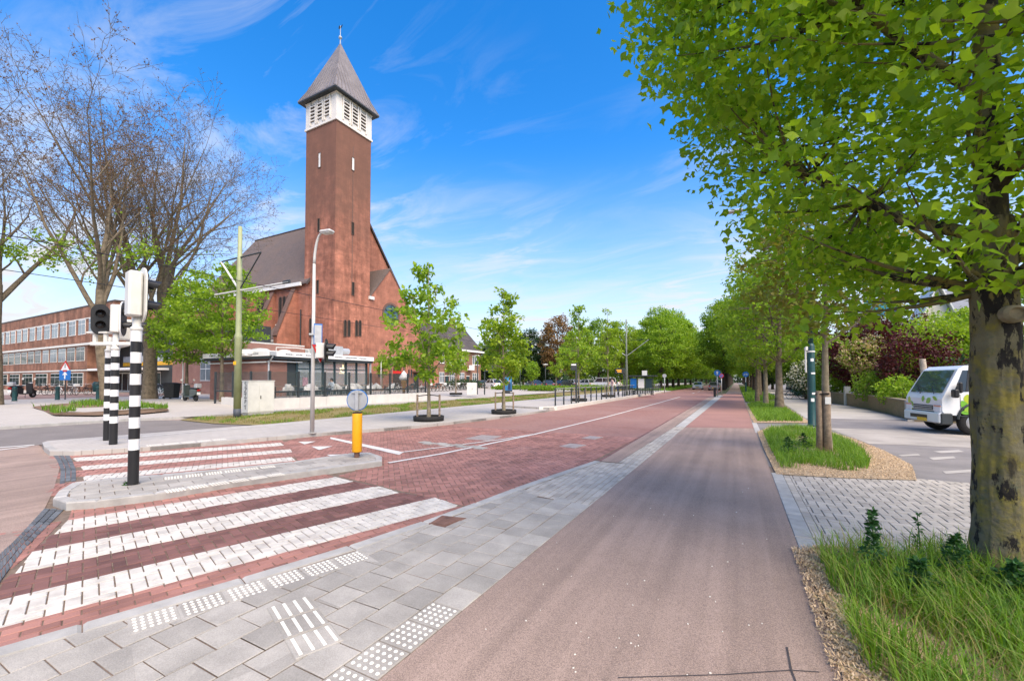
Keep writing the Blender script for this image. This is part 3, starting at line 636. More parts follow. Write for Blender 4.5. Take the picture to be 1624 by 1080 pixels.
for x, y, s, a in litter: mb.cbox((x, y, 0.018), (s*1.8, s, 0.005), a)
tag(mb.build('fallen_petals', MT['stud']), 'tiny pale petals scattered over the red cycle path', 'petals', kind='stuff')

# --- refuge island
ISL = [G(*p, 0.10) for p in [(84, 790), (92, 779), (116, 765), (162, 759), (256, 752), (345, 744), (465, 732), (551, 719), (585, 717), (606, 724), (606, 731), (490, 747), (369, 763), (246, 783), (153, 794), (105, 797)]]
def shrink(P, w):
    if signed(P) < 0: P = P[::-1]
    out = []; n = len(P)
    for i in range(n):
        a, b, c = P[i-1], P[i], P[(i+1) % n]
        d1 = Vector((b[0]-a[0], b[1]-a[1])).normalized(); d2 = Vector((c[0]-b[0], c[1]-b[1])).normalized()
        nn = Vector((-d1.y-d2.y, d1.x+d2.x)); nn = nn.normalized()*w/max(0.6, math.sqrt((1+d1.dot(d2))/2)); out.append((b[0]+nn.x, b[1]+nn.y))
    return P, out
islo, isli = shrink(ISL, 0.13)
island = MB().prism(isli, -0.02, 0.088).build('traffic_island', MT['joint']); structure(island)
for i in range(len(islo)):
    j = (i+1) % len(islo); q = [islo[i], islo[j], isli[j], isli[i]]; cx, cy = q[0]
    mb = MB(); paver(mb, [(p[0]-cx, p[1]-cy) for p in q], 0, 0.015, 0.12, tilt=0); o = mb.build('kerb_stone', MT['kerb'], island); o.location = (cx, cy, 0.104)
def inpoly(p, P):
    r = False; n = len(P)
    for i in range(n):
        a, b = P[i], P[(i+1) % n]
        if (a[1] > p[1]) != (b[1] > p[1]) and p[0] < (b[0]-a[0])*(p[1]-a[1])/(b[1]-a[1])+a[0]: r = not r
    return r
itiles = []
hull = isli
for q in courses([UV(1, -0.7, -10.6), UV(1, 5, -10.6), UV(1, 5, -7.6), UV(1, -0.7, -7.6)], AH, 0.30, 0.272, 0.004, minarea=0.01):
    cq = clip(list(hull), q)
    if cq and area(cq) > 0.004: itiles.append(cq)
lay(itiles, 'paving_tile', MT['tile'], island, 0.102, 300, tilt=0.002)
def stud_row(p0, p1, n, z, w=0.25, parent=island, nu=6, nv=4, gapf=0.06):
    for i in range(n):
        a, b = lerp(G(*p0, z), G(*p1, z), (i+gapf)/n), lerp(G(*p0, z), G(*p1, z), (i+1-gapf)/n)
        dx, dy = b[0]-a[0], b[1]-a[1]; l = math.hypot(dx, dy); nx, ny = dy/l*w, -dx/l*w
        dots(parent, [a, b, (b[0]-nx, b[1]-ny), (a[0]-nx, a[1]-ny)], nu, nv, z+0.004, 0.015).build('stud', MT['stud'], parent)['kind'] = 'stuff'
stud_row((262, 783), (455, 753), 6, 0.102)
stud_row((258, 762), (440, 741), 6, 0.102)

# --- far footpath, its kerb, the white edge line
FK = [G(66.5, 705, .05), G(70, 713, .05), G(79, 719, .05), G(118, 719, .05), G(222, 713, .05), G(320, 705, .05), G(400, 698.5, .05), G(495, 690, .05), G(575, 684, .05), G(656, 677.5, .05), (-9.85, 12.87), (-9.45, 15.6), (-9.2, 19.0), (-9.15, 21.5)]
MT['slabs'] = brick_mat('pale_slab_paving', (0.44, 0.41, 0.375), (0.40, 0.37, 0.335), (0.30, 0.27, 0.245), 0.3, 0.3, 'g', 0.008, patch=(0.36, 0.33, 0.30), patch_amt=0.4, patch_scale=0.15)
footpath = MB().prism(FK+[(-9.15, 21.9), (-9.15, 70), (-14.75, 70), (-15.25, 66), (-15.25, 9.5), (-15.7, 7.0), (-16.2, 4.1)], -0.03, 0.10).build('footpath', MT['slabs']); structure(footpath)
kerb_run(FK, 0.13, -0.02, 0.112, 1.0, footpath, MT['kerb'], -1)
ribbon([(-15.0, 5.0), (-14.92, 6.64), (-14.72, 9.04), (-14.6, 11.2), (-14.6, 15.2), (-14.6, 66)], 0.10, 0.107).build('edge_line', MT['paint'], footpath)
for p0, p1 in (((232, 708.5), (362, 697)),):
    stud_row(p0, p1, 5, 0.104, 0.3, footpath)
for p in [(-12.9, 7.9), (-12.2, 8.9)]:
    pass
# platform of the stop
plat = MB().prism([(-9.2, 21.6), (-9.15, 23.0), (-9.3, 64), (-9.6, 67), (-13.6, 67), (-13.6, 26), (-12.6, 22.2)], 0.0, 0.20).build('stop_platform', MT['slabs']); structure(plat)
kerb_run([(-9.75, 21.45), (-9.10, 21.45), (-9.03, 23), (-9.18, 64), (-9.5, 67)], 0.16, -0.02, 0.24, 1.6, plat, MT['wallwhite'], -1)

# --- green tram bed and the far side
MT['slabs2'] = brick_mat('square_paving', (0.45, 0.415, 0.375), (0.41, 0.375, 0.335), (0.33, 0.30, 0.27), 0.4, 0.2, 'g', 0.010, patch=(0.37, 0.335, 0.30), patch_amt=0.5, patch_scale=0.06)
sheet('grass_strip', [(-15.3, 9.6), (-15.3, 300), (-21.45, 300), (-21.45, 9.75), (-20.95, 9.2), (-18, 9.05)], 0.03, MT['turf'])
def plateau(x): t = min(1, max(0, (-22.6-x)/6.0)); return 0.10+0.20*(t*t*(3-2*t))
mb = MB(); xs = [-21.4, -22.6]+[-22.6-i for i in range(1, 7)]+[-60, -140, -260]; 
for a, b in zip(xs, xs[1:]): mb.poly([(a, 9.75 if a > -22 else 8.3, plateau(a)), (a, 300, plateau(a)), (b, 300, plateau(b)), (b, 8.3, plateau(b))])
for a, b in zip(xs[1:], xs[2:]): mb.poly([(a, -120, plateau(a)), (a, 8.3, plateau(a)), (b, 8.3, plateau(b)), (b, -120, plateau(b))])
square = mb.build('church_square', MT['slabs2']); structure(square)
kerb_run([(-22.45, -40), (-22.45, 8.2), (-21.6, 9.3), (-21.35, 9.8), (-21.35, 40)], 0.15, -0.02, 0.115, 1.5, square, MT['kerb'], -1)
# dry tree bed on the left, side street in front of the school
pit = [G(*p, 0.2) for p in [(50, 650), (95, 645), (150, 641), (215, 640), (262, 647), (268, 652), (230, 655), (150, 659), (85, 660)]]
bed = sheet('tree_bed', [p for p in pit], 0.0, MT['soil'])
for v_ in bed.data.vertices: v_.co.z = plateau(v_.co.x)+0.07
sheet('school_street', [(-47, -120), (-47, 22), (-62, 23), (-72, -120)], 0.306, mat('street_clinker', (0.26, 0.17, 0.14), 0.85, 0.15, 0.8))

# --- right-hand side: kerb, forecourt of grey bricks, worn asphalt, beds
right_ground = sheet('forecourt_bed', [(0.5, -6), (40, -6), (40, 9.75), (2.6, 9.75), (0.5, 9.75)], 0.004, MT['joint'])
kerb_run([(0.53, 4.6), (0.53, 9.1)], 0.17, -0.02, 0.02, 0.9, right_ground, MT['kerb'], 1)
kerb_run([(0.50, 15.8), (0.50, 19.4)], 0.17, -0.02, 0.02, 0.9, right_ground, MT['kerb'], 1)
rp = herring([(0.80, 4.4), (7.2, 4.4), (7.2, 9.75), (0.80, 9.75)], R(90), 0.105)
rp += courses([(0.70, 4.4), (0.80, 4.4), (0.80, 9.7), (0.70, 9.7)], R(90), 0.2, 0.1)
lay(rp, 'forecourt_brick', MT['paver'], right_ground, 0.012, 300, tilt=0.002)
lot = sheet('worn_lot', [(0.5, 9.75), (40, 9.75), (40, 320), (0.5, 320)], 0.004, MT['asphalt_lot'])
MT['slab_lite'] = mat('pale_footway', (0.40, 0.37, 0.335), 0.85, 0.1, 0.7, bump=0.1, bscale=30)
sheet('footway', [(2.7, 23), (6.5, 24), (6.6, 36), (5.0, 46), (4.6, 75), (3.2, 75), (3.1, 42)], 0.010, MT['slab_lite'], parent=lot)
sheet('light_patch', [(3.1, 14.5), (9, 15.6), (9, 19.4), (6.0, 19.2), (2.8, 18.6)], 0.009, mat('light_patch', (0.36, 0.325, 0.285), 0.85, 0.15, 0.9, bump=0.15, bscale=60), parent=lot)
for q in ([(1310, 712), (1345, 709), (1355, 712), (1322, 715)], [(1480, 716), (1520, 714), (1530, 717), (1492, 719)], [(1424, 722), (1456, 720), (1460, 722.5), (1430, 724)], [(1473, 726), (1512, 724), (1516, 727), (1480, 730)], [(1495, 748), (1540, 745), (1545, 749), (1500, 752)]):
    mb = MB(); mb.poly([(*G(*p), 0.0095) for p in q]); mb.build('repair_patch', MT['slab_lite'], lot)
CHIP = mat('wood_chip', (0.62, 0.45, 0.28), 0.9, 0.2, 20, rnd=0.35)
CHIPBED = mat('wood_chip_bed', (0.50, 0.365, 0.23), 0.95, 0.3, 30, bump=0.8, bscale=60)
bed1 = [(0.56, 0.3), (0.50, 2.9), (0.56, 4.0), (0.50, 5.05), (0.75, 5.35), (1.3, 5.45), (2.1, 5.75), (4.0, 5.9), (8, 5.9), (8, -3), (0.56, -3)]
bed2 = [(0.60, 8.95), (0.56, 12), (0.56, 16.0), (1.0, 17.9), (1.8, 18.6), (2.55, 18.0), (2.95, 15.5), (3.10, 13.2), (3.05, 11.2), (2.66, 9.55), (1.6, 9.15)]
bed3 = [(0.58, 19.4), (0.52, 27), (0.50, 33), (0.9, 35.6), (2.0, 38), (3.0, 41), (2.75, 30), (2.6, 20.4)]
bed4 = [(0.55, 37.5), (0.50, 60), (0.45, 200), (3.2, 200), (3.4, 60), (3.3, 45), (2.3, 40)]
beds = []
for b in (bed1, bed2, bed3, bed4): beds.append(sheet('verge', b, 0.022, CHIPBED if b is not bed4 else MT['earth']))
# left verge of the avenue beyond the stop
sheet('avenue_verge', [(-9.4, 67.5), (-9.9, 320), (-15.2, 320), (-15.2, 67.5)], 0.02, MT['earth'])
# ================================================================== BUILDINGS
BASE = {}
def base_of(o): return BASE.get(o.name, (0, 0, 0))
def bthing(name, label, cat, loc, group=None):
    o = thing(name, label, cat, loc, 0.0, group); BASE[o.name] = tuple(o.location); return o
def wp(mb, name, m, parent, smooth=False):
    b = base_of(parent); mb.v = [(p[0]-b[0], p[1]-b[1], p[2]-b[2]) for p in mb.v]
    o = mb.build(name, m, parent, smooth); BASE[o.name] = b; return o
def wbox(name, m, parent, *a): return wp(MB().box(*a), name, m, parent)
def lancet(w, h, pointed=True, n=6):
    """outline (s, z) of a lancet, bottom at z=0, centred on s=0"""
    P = [(-w/2, 0), (w/2, 0), (w/2, h-w*(0.9 if pointed else 0.5))]
    top = h-w*(0.9 if pointed else 0.5)
    for i in range(1, n):
        t = i/n
        if pointed: P.append((w/2*math.cos(t*math.pi/2)**0.8, top+w*0.9*math.sin(t*math.pi/2)))
        else: P.append((w/2*math.cos(t*math.pi/2), top+w*0.5*math.sin(t*math.pi/2)))
    P.append((0, h)); P += [(-x, z) for x, z in P[::-1][1:] if z > top]; P.append((-w/2, top)); return P
def on_x(P, X, y0, z0): return [(X, y0+s, z0+z) for s, z in P]
def on_y(P, Y, x0, z0): return [(x0+s, Y, z0+z) for s, z in P]
def ringpoly(mb, outer, inner, off):
    n = len(outer); V = [tuple(p) for p in outer]+[tuple(p) for p in inner]; V += [(p[0]+off[0], p[1]+off[1], p[2]+off[2]) for p in V]
    F = []
    for i in range(n):
        j = (i+1) % n; F += [(2*n+i, 2*n+j, 3*n+j, 3*n+i), (i, j, 2*n+j, 2*n+i), (n+i, n+j, 3*n+j, 3*n+i)]
    mb.add(V, F)

CB1, CB2, CBM = (0.48, 0.172, 0.102), (0.40, 0.136, 0.084), (0.38, 0.21, 0.15)
MT['church_brick'] = brick_mat('church_brick', CB1, CB2, CBM, 0.24, 0.075, 'xy', 0.012, patch=(0.235, 0.105, 0.072), patch_amt=0.6, patch_scale=0.10, weather=0.15)
MT['church_dark'] = brick_mat('weathered_brick', (0.19, 0.11, 0.085), (0.14, 0.08, 0.065), (0.16, 0.11, 0.09), 0.24, 0.075, 'xy', 0.012)
def tower_mat():
    m = brick_mat('tower_brick', (0.50, 0.180, 0.105), (0.42, 0.142, 0.086), CBM, 0.24, 0.075, 'xy', 0.012, patch=(0.235, 0.098, 0.066), patch_amt=0.7, patch_scale=0.10, weather=0.25)
    t = m.node_tree; b = t.nodes['Principled BSDF']; src = b.inputs['Base Color'].links[0].from_socket
    g = t.nodes.new('ShaderNodeNewGeometry'); sp = t.nodes.new('ShaderNodeSeparateXYZ'); t.links.new(g.outputs['Position'], sp.inputs[0])
    n = t.nodes.new('ShaderNodeTexNoise'); n.inputs['Scale'].default_value = 0.22; n.inputs['Detail'].default_value = 8; n.inputs['Roughness'].default_value = 0.7; t.links.new(g.outputs['Position'], n.inputs['Vector'])
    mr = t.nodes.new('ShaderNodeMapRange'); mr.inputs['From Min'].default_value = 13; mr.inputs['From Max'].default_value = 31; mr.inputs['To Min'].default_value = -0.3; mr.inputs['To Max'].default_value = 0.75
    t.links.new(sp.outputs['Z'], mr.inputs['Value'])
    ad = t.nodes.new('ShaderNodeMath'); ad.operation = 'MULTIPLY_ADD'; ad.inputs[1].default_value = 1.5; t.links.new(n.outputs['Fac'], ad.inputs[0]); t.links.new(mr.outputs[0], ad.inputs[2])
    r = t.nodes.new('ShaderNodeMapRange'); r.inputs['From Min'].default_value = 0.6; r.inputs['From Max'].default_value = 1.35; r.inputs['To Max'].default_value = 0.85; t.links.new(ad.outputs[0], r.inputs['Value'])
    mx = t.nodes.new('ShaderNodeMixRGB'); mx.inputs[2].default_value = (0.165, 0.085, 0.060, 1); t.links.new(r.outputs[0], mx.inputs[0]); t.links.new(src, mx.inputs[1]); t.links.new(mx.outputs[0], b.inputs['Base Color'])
    return m
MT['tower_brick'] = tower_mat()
MT['belfry'] = mat('white_belfry', (0.74, 0.70, 0.64), 0.7, 0.05, 0.8, stain=0.2, stain_col=(0.5,0.46,0.41), stain_scale=0.6)
MT['seam'] = mat('dark_seam', (0.15, 0.13, 0.125), 0.6)
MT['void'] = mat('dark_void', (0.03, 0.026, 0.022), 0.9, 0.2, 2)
ZG = 0.30; XF = -45.0; YT = 36.34; TX0, TX1, TY0, TY1 = -50.92, XF, YT, 42.15
church = bthing('church', 'tall red brick church with white belfry and pointed grey spire', 'church', (-50, 45, ZG))
# --- tower
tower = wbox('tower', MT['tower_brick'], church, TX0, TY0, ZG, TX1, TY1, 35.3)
wbox('plinth', MT['church_dark'], tower, TX0-0.06, TY0-0.06, ZG, TX1+0.06, TY1, 1.1)
def slit(px, py, w, h, face, m, pointed=False, frame=True):
    if face == 'x':
        y, z = PX(px, py, XF); P = lancet(w, h, pointed) if pointed else [(-w/2, 0), (w/2, 0), (w/2, h), (-w/2, h)]
        pts = on_x(P, XF+0.02, y, z-h/2); off = (0.02, 0, 0); big = [((s)*1.25, zz*1.06-h*0.03) for s, zz in P]; o2 = on_x(big, XF+0.01, y, z-h/2)
    else:
        x, z = PY(px, py, YT); P = lancet(w, h, pointed) if pointed else [(-w/2, 0), (w/2, 0), (w/2, h), (-w/2, h)]
        pts = on_y(P, YT-0.02, x, z-h/2); off = (0, -0.02, 0); big = [((s)*1.25, zz*1.06-h*0.03) for s, zz in P]; o2 = on_y(big, YT-0.01, x, z-h/2)
    o = wp(MB().ext(pts, off), 'window', m, tower)
    if frame:
        mb = MB(); ringpoly(mb, o2, pts, (off[0]*4, off[1]*4, 0)); wp(mb, 'window_surround', MT['church_dark'], o)
slit(507.4, 254.5, 0.42, 1.9, 'y', MT['white']); slit(559.6, 260.5, 0.38, 1.7, 'x', MT['white'])
slit(506, 357, 0.40, 1.6, 'y', MT['void']); slit(559, 362.5, 0.36, 1.6, 'x', MT['void'])
slit(504.3, 455, 0.40, 1.7, 'y', MT['void']); slit(559.4, 458, 0.36, 1.7, 'x', MT['void'])
for px in (547, 553, 565, 570.5): slit(px, 520.5, 0.40, 2.1, 'x', MT['void'], True)
for px in (493,): slit(px, 519, 0.45, 2.3, 'y', MT['void'], True)
wbox('tower_groove', MT['church_dark'], tower, XF-0.01, PX(559.5, 300, XF)[0]-0.06, 14.0, XF+0.015, PX(559.5, 300, XF)[0]+0.06, 33)
# --- belfry: white frame, louvres
bel = wbox('belfry', MT['belfry'], church, TX0-0.05, TY0-0.05, 35.3, TX1+0.05, TY1+0.05, 39.3)
wbox('belfry_ledge', MT['belfry'], bel, TX0-0.16, TY0-0.16, 35.22, TX1+0.16, TY1+0.16, 35.5)
wbox('belfry_cornice', MT['belfry'], bel, TX0-0.14, TY0-0.14, 38.85, TX1+0.14, TY1+0.14, 39.28)
for face in 'xyXY':
    L = (TY1-TY0) if face in 'xX' else (TX1-TX0)
    for c in range(3):
        s0 = L*(0.175+c*0.24); s1 = s0+L*0.155
        if face in 'xX': x = TX1+0.06 if face == 'x' else TX0-0.06; sg = 1 if face == 'x' else -1; a, b = TY0+s0, TY0+s1; bx = lambda z0, z1, d0, d1: (min(x+sg*d0, x+sg*d1), a, z0, max(x+sg*d0, x+sg*d1), b, z1)
        else: y = TY0-0.06 if face == 'y' else TY1+0.06; sg = -1 if face == 'y' else 1; a, b = TX0+s0, TX0+s1; bx = lambda z0, z1, d0, d1: (a, min(y+sg*d0, y+sg*d1), z0, b, max(y+sg*d0, y+sg*d1), z1)
        hole = wbox('louvre_opening', MT['void'], bel, *bx(36.15, 38.45, 0.0, 0.012))
        for k in range(5): wbox('louvre_slat', MT['belfry'], hole, *bx(36.22+k*0.47, 36.22+k*0.47+0.13, 0.012, 0.16))
        if face in 'xX': fr = [(a-0.14, a), (b, b+0.14)]; [wbox('louvre_mullion', MT['belfry'], bel, min(x, x+sg*0.16), p, 35.7, max(x, x+sg*0.16), q, 38.8) for p, q in fr]
        else: fr = [(a-0.14, a), (b, b+0.14)]; [wbox('louvre_mullion', MT['belfry'], bel, p, min(y, y+sg*0.16), 35.7, q, max(y, y+sg*0.16), 38.8) for p, q in fr]
# --- spire with standing seams
cxs, cys = (TX0+TX1)/2, (TY0+TY1)/2; he = (TX1-TX0)/2+0.75; hm = he*0.80; zb, zm, zt = 39.2, 40.7, 48.3
spm = MB(); sq = lambda h, z: [(cxs-h, cys-h, z), (cxs+h, cys-h, z), (cxs+h, cys+h, z), (cxs-h, cys+h, z)]
lv = [sq(he, zb-0.16), sq(he, zb), sq(hm, zm), sq(0.07, zt)]
for i in range(3): spm.add(lv[i]+lv[i+1], [(k, (k+1) % 4, 4+(k+1) % 4, 4+k) for k in range(4)])
spm.poly(lv[0][::-1]); spire = wp(spm, 'spire', MT['lead'], church)
wbox('eaves_board', MT['dark'], spire, cxs-he+0.02, cys-he+0.02, zb-0.30, cxs+he-0.02, cys+he-0.02, zb-0.165)
for k in range(4):
    for i in range(11):
        s = -1+2*(i+0.5)/11; r1 = he*s; pts = []
        top = zt-(zt-zm)*(abs(s)); h_at = hm*abs(s)+0.03
        P3 = [(s*he, -he, zb), (s*hm, -hm, zm), (s*hm, -hm*abs(s), top)]
        ca, sa = math.cos(k*math.pi/2), math.sin(k*math.pi/2)
        W3 = [(cxs+x*ca-y*sa, cys+x*sa+y*ca, z+0.02) for x, y, z in P3]
        # follow the face: clamp the upper point to the hip line
        wp(MB().tube(W3, 0.05, 4), 'roof_seam', MT['seam'], spire)
fin = MB().tube([(cxs, cys, zt-0.3), (cxs, cys, zt+2.6)], [0.09, 0.03], 6); fin.lathe([(0.02, -0.24), (0.2, -0.12), (0.24, 0), (0.2, 0.12), (0.02, 0.24)], 10, (cxs, cys, zt+0.9))
wp(fin, 'finial', MT['galv'], spire)
vane = MB().ext([(cxs-0.42, cys, zt+2.35), (cxs-0.2, cys, zt+2.2), (cxs+0.15, cys, zt+2.25), (cxs+0.42, cys, zt+2.62), (cxs+0.25, cys, zt+2.58), (cxs, cys, zt+2.45), (cxs-0.18, cys, zt+2.7), (cxs-0.3, cys, zt+2.72)], (0, 0.04, 0))
wp(vane, 'weathercock', MT['dark'], spire)
# --- nave
EY, EZ, RY, RZ, NX0, NX1 = 35.95, 14.75, 45.5, 27.3, -77.5, -50.0
wall = MB(); N = [(36.3, ZG), (36.3, EZ-0.15), (RY, RZ-0.35), (54.7, EZ-0.15), (54.7, ZG)]
wall.ext([(NX1, y, z) for y, z in N], (NX0-NX1, 0, 0)); nave = wp(wall, 'nave_wall', MT['church_brick'], church)
rf = MB()
for sgn in (1, -1):
    y0 = EY if sgn > 0 else 2*RY-EY
    rf.add([(NX0-0.3, y0, EZ), (NX1+0.12, y0, EZ), (NX1+0.12, RY, RZ), (NX0-0.3, RY, RZ), (NX0-0.3, y0, EZ-0.22), (NX1+0.12, y0, EZ-0.22), (NX1+0.12, RY, RZ-0.25), (NX0-0.3, RY, RZ-0.25)],
           [(0, 1, 2, 3), (4, 7, 6, 5), (0, 4, 5, 1), (1, 5, 6, 2), (3, 7, 4, 0)])
MT['nave_slate'] = brick_mat('nave_slate', (0.150, 0.118, 0.108), (0.118, 0.095, 0.088), (0.075, 0.062, 0.058), 0.32, 0.22, 'x', 0.02, patch=(0.17, 0.115, 0.085), patch_amt=0.45, patch_scale=0.05)
nroof = wp(rf, 'nave_roof', MT['nave_slate'], church)
wp(MB().tube([(NX0-0.3, RY, RZ+0.03), (NX1+0.1, RY, RZ+0.03)], 0.16, 6), 'ridge', MT['roof_dark'], nroof)
wbox('gutter', MT['white'], nroof, NX0-0.3, EY-0.22, EZ-0.42, -51.0, EY+0.06, EZ+0.04)
mb = MB()
for sgn in (1, -1): mb.add([(NX1+0.14, RY+sgn*0.0, RZ+0.12), (NX1+0.30, RY, RZ+0.12), (NX1+0.30, RY+sgn*9.6, EZ), (NX1+0.14, RY+sgn*9.6, EZ), (NX1+0.14, RY, RZ-0.3), (NX1+0.30, RY, RZ-0.3), (NX1+0.30, RY+sgn*9.6, EZ-0.4), (NX1+0.14, RY+sgn*9.6, EZ-0.4)], [(0, 1, 2, 3), (4, 7, 6, 5), (1, 5, 6, 2), (0, 3, 7, 4), (2, 6, 7, 3)])
wp(mb, 'verge_tiles', MT['roof_dark'], nroof)
# aisle in front of the nave, with lean-to roofs and buttresses
AYW = 34.1
wbox('aisle_wall', MT['church_brick'], church, NX0, AYW, ZG, -53.6, 36.3, 7.0)
bx_list = [-52.7, -57.4, -62.6, -67.8, -73.0]
for i, bx in enumerate(bx_list):
    prof = [(36.4, ZG), (36.4, 14.0), (36.05, 14.0), (35.75, 13.2), (33.75, 8.0), (33.55, 7.4), (33.55, ZG)]
    b = wp(MB().ext([(bx-0.38, y, z) for y, z in prof], (0.76, 0, 0)), 'buttress', MT['church_brick'], church)
    cap = [(36.08, 14.08), (35.70, 13.25), (33.68, 8.05), (33.50, 7.42), (33.42, 7.50), (33.60, 8.12), (35.62, 13.36), (36.0, 14.14)]
    wp(MB().ext([(bx-0.44, y, z) for y, z in cap], (0.88, 0, 0)), 'buttress_coping', MT['church_dark'], b)
for a, b in zip(bx_list[1:], bx_list):
    x0, x1 = a+0.42, b-0.42
    r = wp(MB().ext([(x0, 33.85, 7.05), (x0, 36.32, 9.4), (x0, 36.32, 9.2), (x0, 33.85, 6.85)], (x1-x0, 0, 0)), 'aisle_roof', MT['nave_slate'], church)
    wbox('gutter', MT['white'], r, x0-0.3, 33.62, 6.72, x1+0.35, 33.86, 7.02)
    wbox('flashing', MT['white'], r, x0, 36.24, 9.4, x1, 36.31, 9.55)
    for k, c in enumerate((0.30, 0.52, 0.74)):
        xx = x0+(x1-x0)*c; P = lancet(0.62, 3.3, False)
        w = wp(MB().ext(on_y(P, 36.27, xx, 9.95), (0, -0.02, 0)), 'window', MT['void'], nave)
        big = [(s*1.35, z*1.06-0.08) for s, z in P]; q = MB(); ringpoly(q, on_y(big, 36.28, xx, 9.95), on_y(P, 36.28, xx, 9.95), (0, -0.10, 0)); wp(q, 'window_surround', MT['church_dark'], w)
wp(MB().tube([(-51.4, 36.2, ZG), (-51.4, 36.2, 11.2)], 0.09, 6), 'downpipe', MT['dark'], church)
# --- front volume with rose window and portal
FV = [(42.15, ZG), (42.15, 13.35), (45.95, 18.1), (52.8, 9.7), (52.8, ZG)]
front = wp(MB().ext([(XF, y, z) for y, z in FV], (-5.0, 0, 0)), 'front_wall', MT['church_brick'], church)
rf = MB()
for (y0, z0), (y1, z1) in (((42.0, 13.35), (45.95, 18.25)), ((45.95, 18.25), (53.0, 9.7))):
    rf.ext([(XF+0.12, y0, z0), (XF+0.12, y1, z1), (XF+0.12, y1, z1-0.22), (XF+0.12, y0, z0-0.22)], (-5.3, 0, 0))
frf = wp(rf, 'front_roof', MT['nave_slate'], church)
wbox('gutter_end', MT['white'], frf, XF-0.2, 41.95, 13.0, XF+0.3, 42.75, 13.4)
wing = wbox('side_wing', MT['church_brick'], church, -50, 52.8, ZG, XF-0.6, 58.2, 6.4)
wbox('wing_parapet', MT['church_dark'], wing, -50, 52.8, 6.4, XF-0.5, 58.3, 6.6)
for y in (54.4, 55.6, 56.8):
    w = wbox('window', MT['glass_dark'], wing, XF-0.6, y-0.3, 2.0, XF-0.55, y+0.3, 4.0); wbox('window_sill', MT['white'], w, XF-0.6, y-0.36, 1.9, XF-0.48, y+0.36, 2.0)
dr = wbox('side_door', MT['void'], front, XF, 51.3, ZG, XF+0.05, 52.4, 2.9); wbox('canopy', MT['church_dark'], dr, XF, 50.9, 3.0, XF+0.9, 52.7, 3.2)
ry, rz_, rr = 46.25, 11.4, 1.45
circ = lambda r, x, n=28: [(x, ry+r*math.cos(2*math.pi*i/n), rz_+r*math.sin(2*math.pi*i/n)) for i in range(n)]
MT['rose_glass'] = mat('leaded_rose_glass', (0.055, 0.12, 0.145), 0.25, 0.3, 1.5, spec=0.7)
rose = wp(MB().ext(circ(rr, XF+0.015), (0.02, 0, 0)), 'rose_window', MT['rose_glass'], church)
q = MB(); ringpoly(q, circ(rr*1.22, XF+0.01), circ(rr, XF+0.01), (0.10, 0, 0)); wp(q, 'rose_surround', MT['church_dark'], rose)
for i in range(6):
    a = math.pi/3*i+math.pi/6; c1 = (XF+0.07, ry+rr*0.48*math.cos(a), rz_+rr*0.48*math.sin(a)); c2 = (XF+0.07, ry+rr*math.cos(a), rz_+rr*math.sin(a)); a2 = a+math.pi/3
    c3 = (XF+0.07, ry+rr*0.48*math.cos(a2), rz_+rr*0.48*math.sin(a2))
    wp(MB().tube([c1, c2], 0.045, 5), 'tracery_bar', MT['dark'], rose); wp(MB().tube([c1, c3], 0.045, 5), 'tracery_bar', MT['dark'], rose)
py_ = 47.5
for k, (w, h, d) in enumerate(((3.1, 5.2, 0.30), (2.5, 4.7, 0.18))):
    o_ = lancet(w, h, True, 8); i_ = lancet(w-0.62, h-0.5, True, 8); q = MB(); ringpoly(q, on_x(o_, XF+0.005, py_, ZG), on_x(i_, XF+0.005, py_, ZG), (d, 0, 0)); wp(q, 'portal_arch', MT['church_dark' if k == 0 else 'church_brick'], church)
pd = wp(MB().ext(on_x(lancet(1.9, 4.2, True, 8), XF+0.01, py_, ZG), (0.03, 0, 0)), 'portal_door', mat('oak_door', (0.06, 0.03, 0.02), 0.6, 0.2, 3), church)
wbox('transom', MT['red'], pd, XF+0.04, py_-0.9, 2.75, XF+0.08, py_+0.9, 3.15)
for y in (44.0, 44.5, 50.2, 50.75):
    w = wbox('window', MT['glass_dark'], front, XF, y-0.16, 2.3, XF+0.03, y+0.16, 3.4); wbox('window_sill', MT['church_dark'], w, XF, y-0.2, 2.2, XF+0.08, y+0.2, 2.3)

# ------------------------------------------------------------------ row of houses right of the church
def window_x(parent, X, y0, y1, z0, z1, mullions=2, glass='glass_sky', transom=None):
    w = wbox('window', MT['white'], parent, X, y0, z0, X+0.05, y1, z1); n = mullions
    for i in range(n):
        a = y0+(y1-y0)*(i+0.06)/n+0.03; b = y0+(y1-y0)*(i+0.94)/n-0.03
        zz = [(z0+0.08, z1-0.08)] if transom is None else [(z0+0.08, z0+(z1-z0)*transom-0.04), (z0+(z1-z0)*transom+0.04, z1-0.08)]
        for p, q_ in zz: wbox('pane', MT[glass], w, X+0.05, a, p, X+0.062, b, q_)
    wbox('window_sill', MT['white'], w, X, y0-0.06, z0-0.12, X+0.14, y1+0.06, z0)
    return w
MT['house_brick'] = brick_mat('house_brick', (0.34, 0.165, 0.105), (0.28, 0.13, 0.085), (0.27, 0.19, 0.15), 0.22, 0.07, 'xy', 0.012)
HX = -47.0
house = bthing('row_house', 'orange brick row house with dark pitched roof right of the church', 'house', (HX, 67, ZG))
hw = wbox('wall', MT['house_brick'], house, HX-9, 59.2, ZG, HX, 74.2, 7.6)
hr = wp(MB().ext([(HX+0.5, 58.9, 7.5), (HX-4.5, 58.9, 12.9), (HX-9.5, 58.9, 7.5)], (0, 15.6, 0)), 'roof', MT['roof_dark'], house)
wbox('gutter', MT['white'], hr, HX+0.3, 58.9, 7.35, HX+0.62, 74.6, 7.7)
